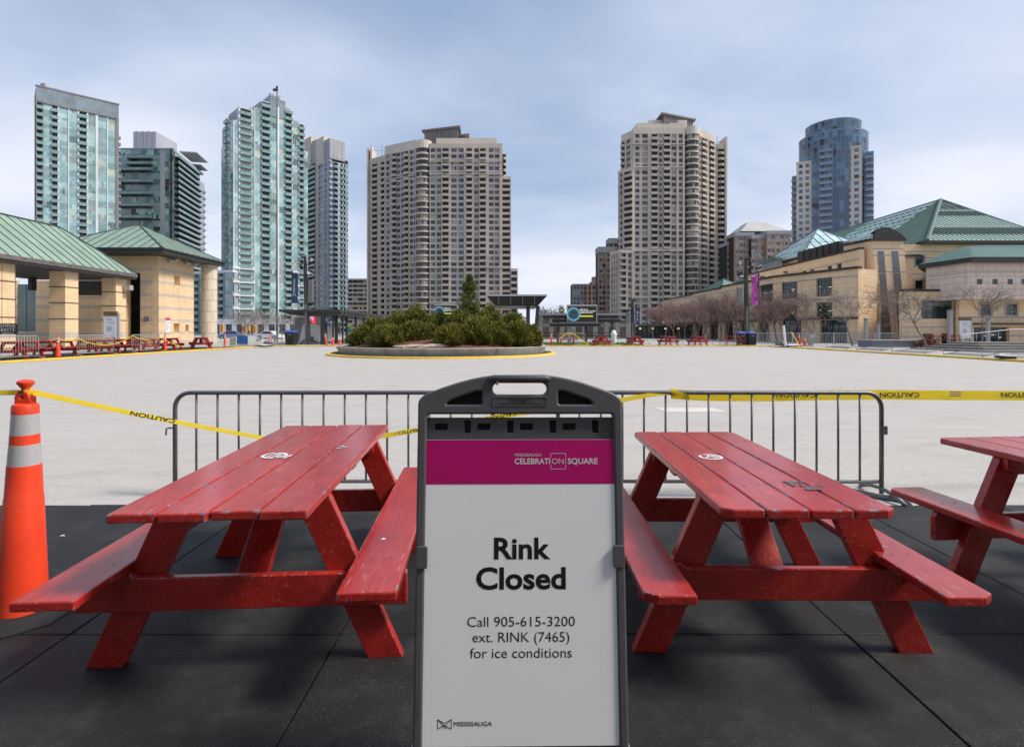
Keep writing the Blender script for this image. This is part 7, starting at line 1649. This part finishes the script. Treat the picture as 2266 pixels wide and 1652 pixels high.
# filled base and wheels at the foot
b = MB(); b.prism([(-.345, -.02), (-.30, -.085), (.30, -.085), (.345, -.02), (.345, .12), (-.345, .12)], .012, .13)
me = b.mesh('base', 'sign_plastic'); bo = bpy.data.objects.new('base', me); COL.objects.link(bo); bo.parent = sg; bo.matrix_local = SM.inverted() @ T((O.x, O.y+.06, 0)); md = bo.modifiers.new('bevel', 'BEVEL'); md.width = .03; md.segments = 4
mat_plain('base_tank', (.36, .36, .41), .4, 0, .06, 5)
for s in (-1, 1):
    pts = [(s*.292, .06), (s*.292, .205), (s*.318, .200), (s*.334, .175), (s*.345, .135), (s*.349, .06)]
    if s > 0: pts = pts[::-1]
    put_mesh('tank_shoulder', curve_plate([pts], .05, .01), 'base_tank', sg, T((0, 0, -.062)))
    b = MB(); b.tube([(s*.30, .045, -.05), (s*.345, .045, -.05)], .045, 18); b.build('wheel', 'rubber_black', sg, local=True)
b = MB(); b.tube([(-.0745+.002*math.cos(R(a)), 1.2885+.0165*math.sin(R(a)), -.008+.0260*math.cos(R(a))) for a in range(0, 361, 20)], .0026, 5, cap=False); b.build('zip_tie', 'nylon_white', sg, local=True)
def fit(body, x0, x1, yb, cap, bold, mat, z=.0024, name='lettering', ref='H'):
    mh = text_mesh(ref, 1.0); ch = max(v.co.y for v in mh.vertices); bpy.data.meshes.remove(mh); size = cap/ch
    me = text_mesh(body, size, bold, .0002); xs = [v.co.x for v in me.vertices]; w = max(xs)-min(xs); k = (x1-x0)/w
    me.transform(Matrix.Diagonal((k, 1, 1, 1)) @ T((-min(xs), 0, 0))); return put_mesh(name, me, mat, sg, T((x0, yb, z)))
fit('Rink', -.0832, .0945, .7292, .0615, .026, 'ink_black'); fit('Closed', -.1388, .1420, .6384, .0622, .026, 'ink_black')
fit('Call 905-615-3200', -.1656, .1688, .5262, .0287, -.005, 'ink_black'); fit('ext. RINK (7465)', -.149, .151, .4805, .0287, -.005, 'ink_black'); fit('for ice conditions', -.1567, .158, .434, .0287, -.005, 'ink_black')
fit('MISSISSAUGA', -.2046, -.0884, .2379, .0125, .0, 'ink_black')
b = MB(); lx0, lx1, ly0, ly1 = -.254, -.212, .2297, .2574; q = lambda u, v: (lx0+(lx1-lx0)*u, ly0+(ly1-ly0)*v, .0024)
for p0, p1 in (((0, 0), (0, 1)), ((1, 0), (1, 1)), ((0, 1), (.68, .02)), ((1, 1), (.32, .02)), ((0, 0), (.5, .45)), ((1, 0), (.5, .45)), ((0, .0), (.5, .98) if False else (.32, .33)), ((0, 1), (.5, .60)), ((1, 1), (.5, .60))):
    A_, B_ = Vector(q(*p0)), Vector(q(*p1)); d = B_-A_; b.strip([A_, B_], .0016, .0004, (-d.y, d.x, 0))
b.build('emblem', 'ink_black', sg, local=True)
fit('MISSISSAUGA', -.0171, .0689, 1.0440, .0089, .0, 'ink_white', .0030); fit('CELEBRATI', -.0180, .0958, 1.0202, .0169, .022, 'ink_white', .0030); fit('ON', .1013, .1393, 1.0202, .0169, -.006, 'ink_white', .0030); fit('SQUARE', .1522, .2479, 1.0202, .0169, .022, 'ink_white', .0030)
xa, xb, ya, yb, w = .0971, .146, 1.0036, 1.0535, .0013; b = MB()
for r_ in ((xa, xb, ya, ya+w), (xa, xb, yb-w, yb), (xb-w, xb, ya+w, yb-w), (xa, xa+w, ya+w, 1.0175), (xa, xa+w, 1.0395, yb-w)): b.box(r_[0], r_[1], r_[2], r_[3], .0027, .0031)
b.build('logo_square', 'ink_white', sg, local=True)
fit('WindSign II', -.036, .034, 1.2190, .0085, .0, 'sign_recess', .0090, 'embossed_lettering'); fit('U.S. Patent 5371966 • Other Patents Pending', -.075, .073, 1.2080, .0045, -.004, 'sign_recess', .0090, 'embossed_lettering'); fit('www.windsign.com', -.06, .058, 1.2135, .0035, -.004, 'sign_recess', .0090, 'embossed_lettering')

# ---- caution tape in the foreground
def P3(px, py, Y): return Vector((gx(px, Y), Y, gz(py, Y)))
def tape_text(tp, body, c, d, size, up, nm='lettering', k=1.0):
    me = text_mesh(body, size, .015, .0003, 'CENTER', k); me.transform(T((0, -size*.36, 0)))
    d = Vector(d).normalized(); mx = plane_mx(c, -d, -Vector(up)); o = put_mesh(nm, me, 'ink_black', None, mx); mw = mx.copy(); o.parent = tp; o.matrix_local = T(-OFF[tp.name]) @ mw; return o
fwd = Vector((0, -1, 0))
S, E = P3(74, 868, 2.715), P3(735, 992, 4.55)
pts = [S.lerp(E, k/14)-Vector((0, 0, .018*4*(k/14)*(1-k/14))) for k in range(15)]
tp = tape(pts, 'twisted yellow caution tape from the near delineator down to behind the left table', .026, (0, .35, 1), 'yellow caution tapes in the foreground')
d = (E-S).normalized(); up = (Vector((0, .35, 1))-d*d.dot(Vector((0, .35, 1)))).normalized(); nn = d.cross(up).normalized(); nn = nn if nn.y < 0 else -nn
c = P3(340, 918.5, 0) if False else S.lerp(E, .285)-Vector((0, 0, .0147)); tape_text(tp, 'CAUTION', c+nn*.003, d, .034, up, k=1.8)
pts = [P3(-80, 868, 2.75), P3(0, 868.5, 2.73), P3(54, 868, 2.715)]; tp = tape(pts, 'short yellow caution tape running off the left edge from the near delineator', .026, (0, .3, 1), 'yellow caution tapes in the foreground')
b = MB(); b.lathe([(.0235, 0), (.0245, .012), (.0235, .024)], 18, (P3(65, 868, 2.735).x, 2.735, P3(65, 868, 2.735).z-.010)); b.build('knot', 'tape_yellow', tp); b = MB(); b.tube([P3(42, 868, 2.715), P3(54, 868, 2.715)], .007, 6); b.build('twist', 'rubber_black', tp)
pts = [P3(735, 992, 4.55), P3(800, 972, 4.58), P3(930, 950, 4.62), P3(1130, 917, 4.66), P3(1385, 883, 4.72), P3(1440, 873, 4.745), P3(1480, 868, 4.76)]
tp = tape(pts, 'yellow caution tape rising behind the sign to the barricade rail', .040, (0, .45, 1), 'yellow caution tapes in the foreground')
d = (pts[3]-pts[2]).normalized(); up = Vector((0, .45, 1)).normalized(); nn = d.cross(up).normalized(); nn = nn if nn.y < 0 else -nn
tape_text(tp, 'CAUTION', pts[2].lerp(pts[3], .9)+nn*.003, d, .036, up, k=1.6); tape_text(tp, 'CAUTION', pts[1].lerp(pts[2], .8)+nn*.003, d, .036, up, k=1.6)
b = MB(); kx_, kz_ = gx(1482, 4.775), gz(869, 4.775); b.lathe([(.022, 0), (.025, .01), (.025, .05), (.022, .06)], 12, (0, 0, 0)); kb = MB(); kb.add(b, T((kx_, 4.775, kz_)) @ Matrix.Rotation(R(90), 4, 'Y')); kb.strip([(kx_, 4.75, kz_+.01), (kx_+.10, 4.74, kz_-.02), (kx_+.16, 4.76, kz_-.045)], .05, .002, (0, -.4, 1)); kb.build('knot', 'tape_yellow', tp)
pts = [P3(1484, 871, 4.80), P3(1560, 876, 4.81), P3(1700, 877, 4.83), P3(1840, 874, 4.85), P3(1960, 873, 4.87), P3(2120, 874.5, 4.9), P3(2265, 875, 4.93), P3(2420, 874, 4.96), P3(3300, 872, 5.2)]
tp = tape(pts, 'wide flat yellow caution tape with upside down CAUTION, running off the right edge', .086, (0, .25, 1), 'yellow caution tapes in the foreground')
for px in (1760, 1989, 2256): tape_text(tp, 'CAUTION', P3(px, 873.6, {1760: 4.838, 1989: 4.874, 2256: 4.929}[px])+Vector((0, -.97, .243))*.006, (1, .043, 0), .060, Vector((0, .25, 1)).normalized(), k=1.35)
b = MB()
for k in range(3): b.box(gx(2100, 4.88), gx(2124, 4.88), 4.872, 4.874, gz(868+k*4.2, 4.88), gz(866+k*4.2, 4.88))
b.build('lettering', 'ink_grey', tp)
# bent end of a barricade foot lying by the right barricade
b = MB(); b.tube([P3(1880, 1085, 4.85), P3(1940, 1097, 4.7), P3(1985, 1104, 4.62), P3(2010, 1112, 4.55), P3(2022, 1126, 4.46)], .024, 9); o = b.build('loose_foot', 'galvanised', None, loc=P3(1940, 1100, 4.7), smooth=True); tag(o, 'bent grey steel tube lying on the mat edge at the right barricade', 'pipe')
# litter on the matting
rn = random.Random(6)
for k, (px, py, lab) in enumerate(((382/2.763, (900+1027/2.5036)/1.1038, 'scrap of white paper on the mat beside the near delineator'),)):
    Y = 1214*1.42/(py-732); b = MB(); x = gx(px, Y); b.poly([(x+.013*math.cos(a)*(1+.4*(i % 2)), Y+.009*math.sin(a)*(1+.3*((i+1) % 2)), .024+.004*(i % 3)) for i, a in enumerate((0, 1, 2.2, 3.3, 4.4, 5.3))]); tag(b.build('litter_scrap', 'board_white', None, loc=(x, Y, .02)), lab, 'litter')
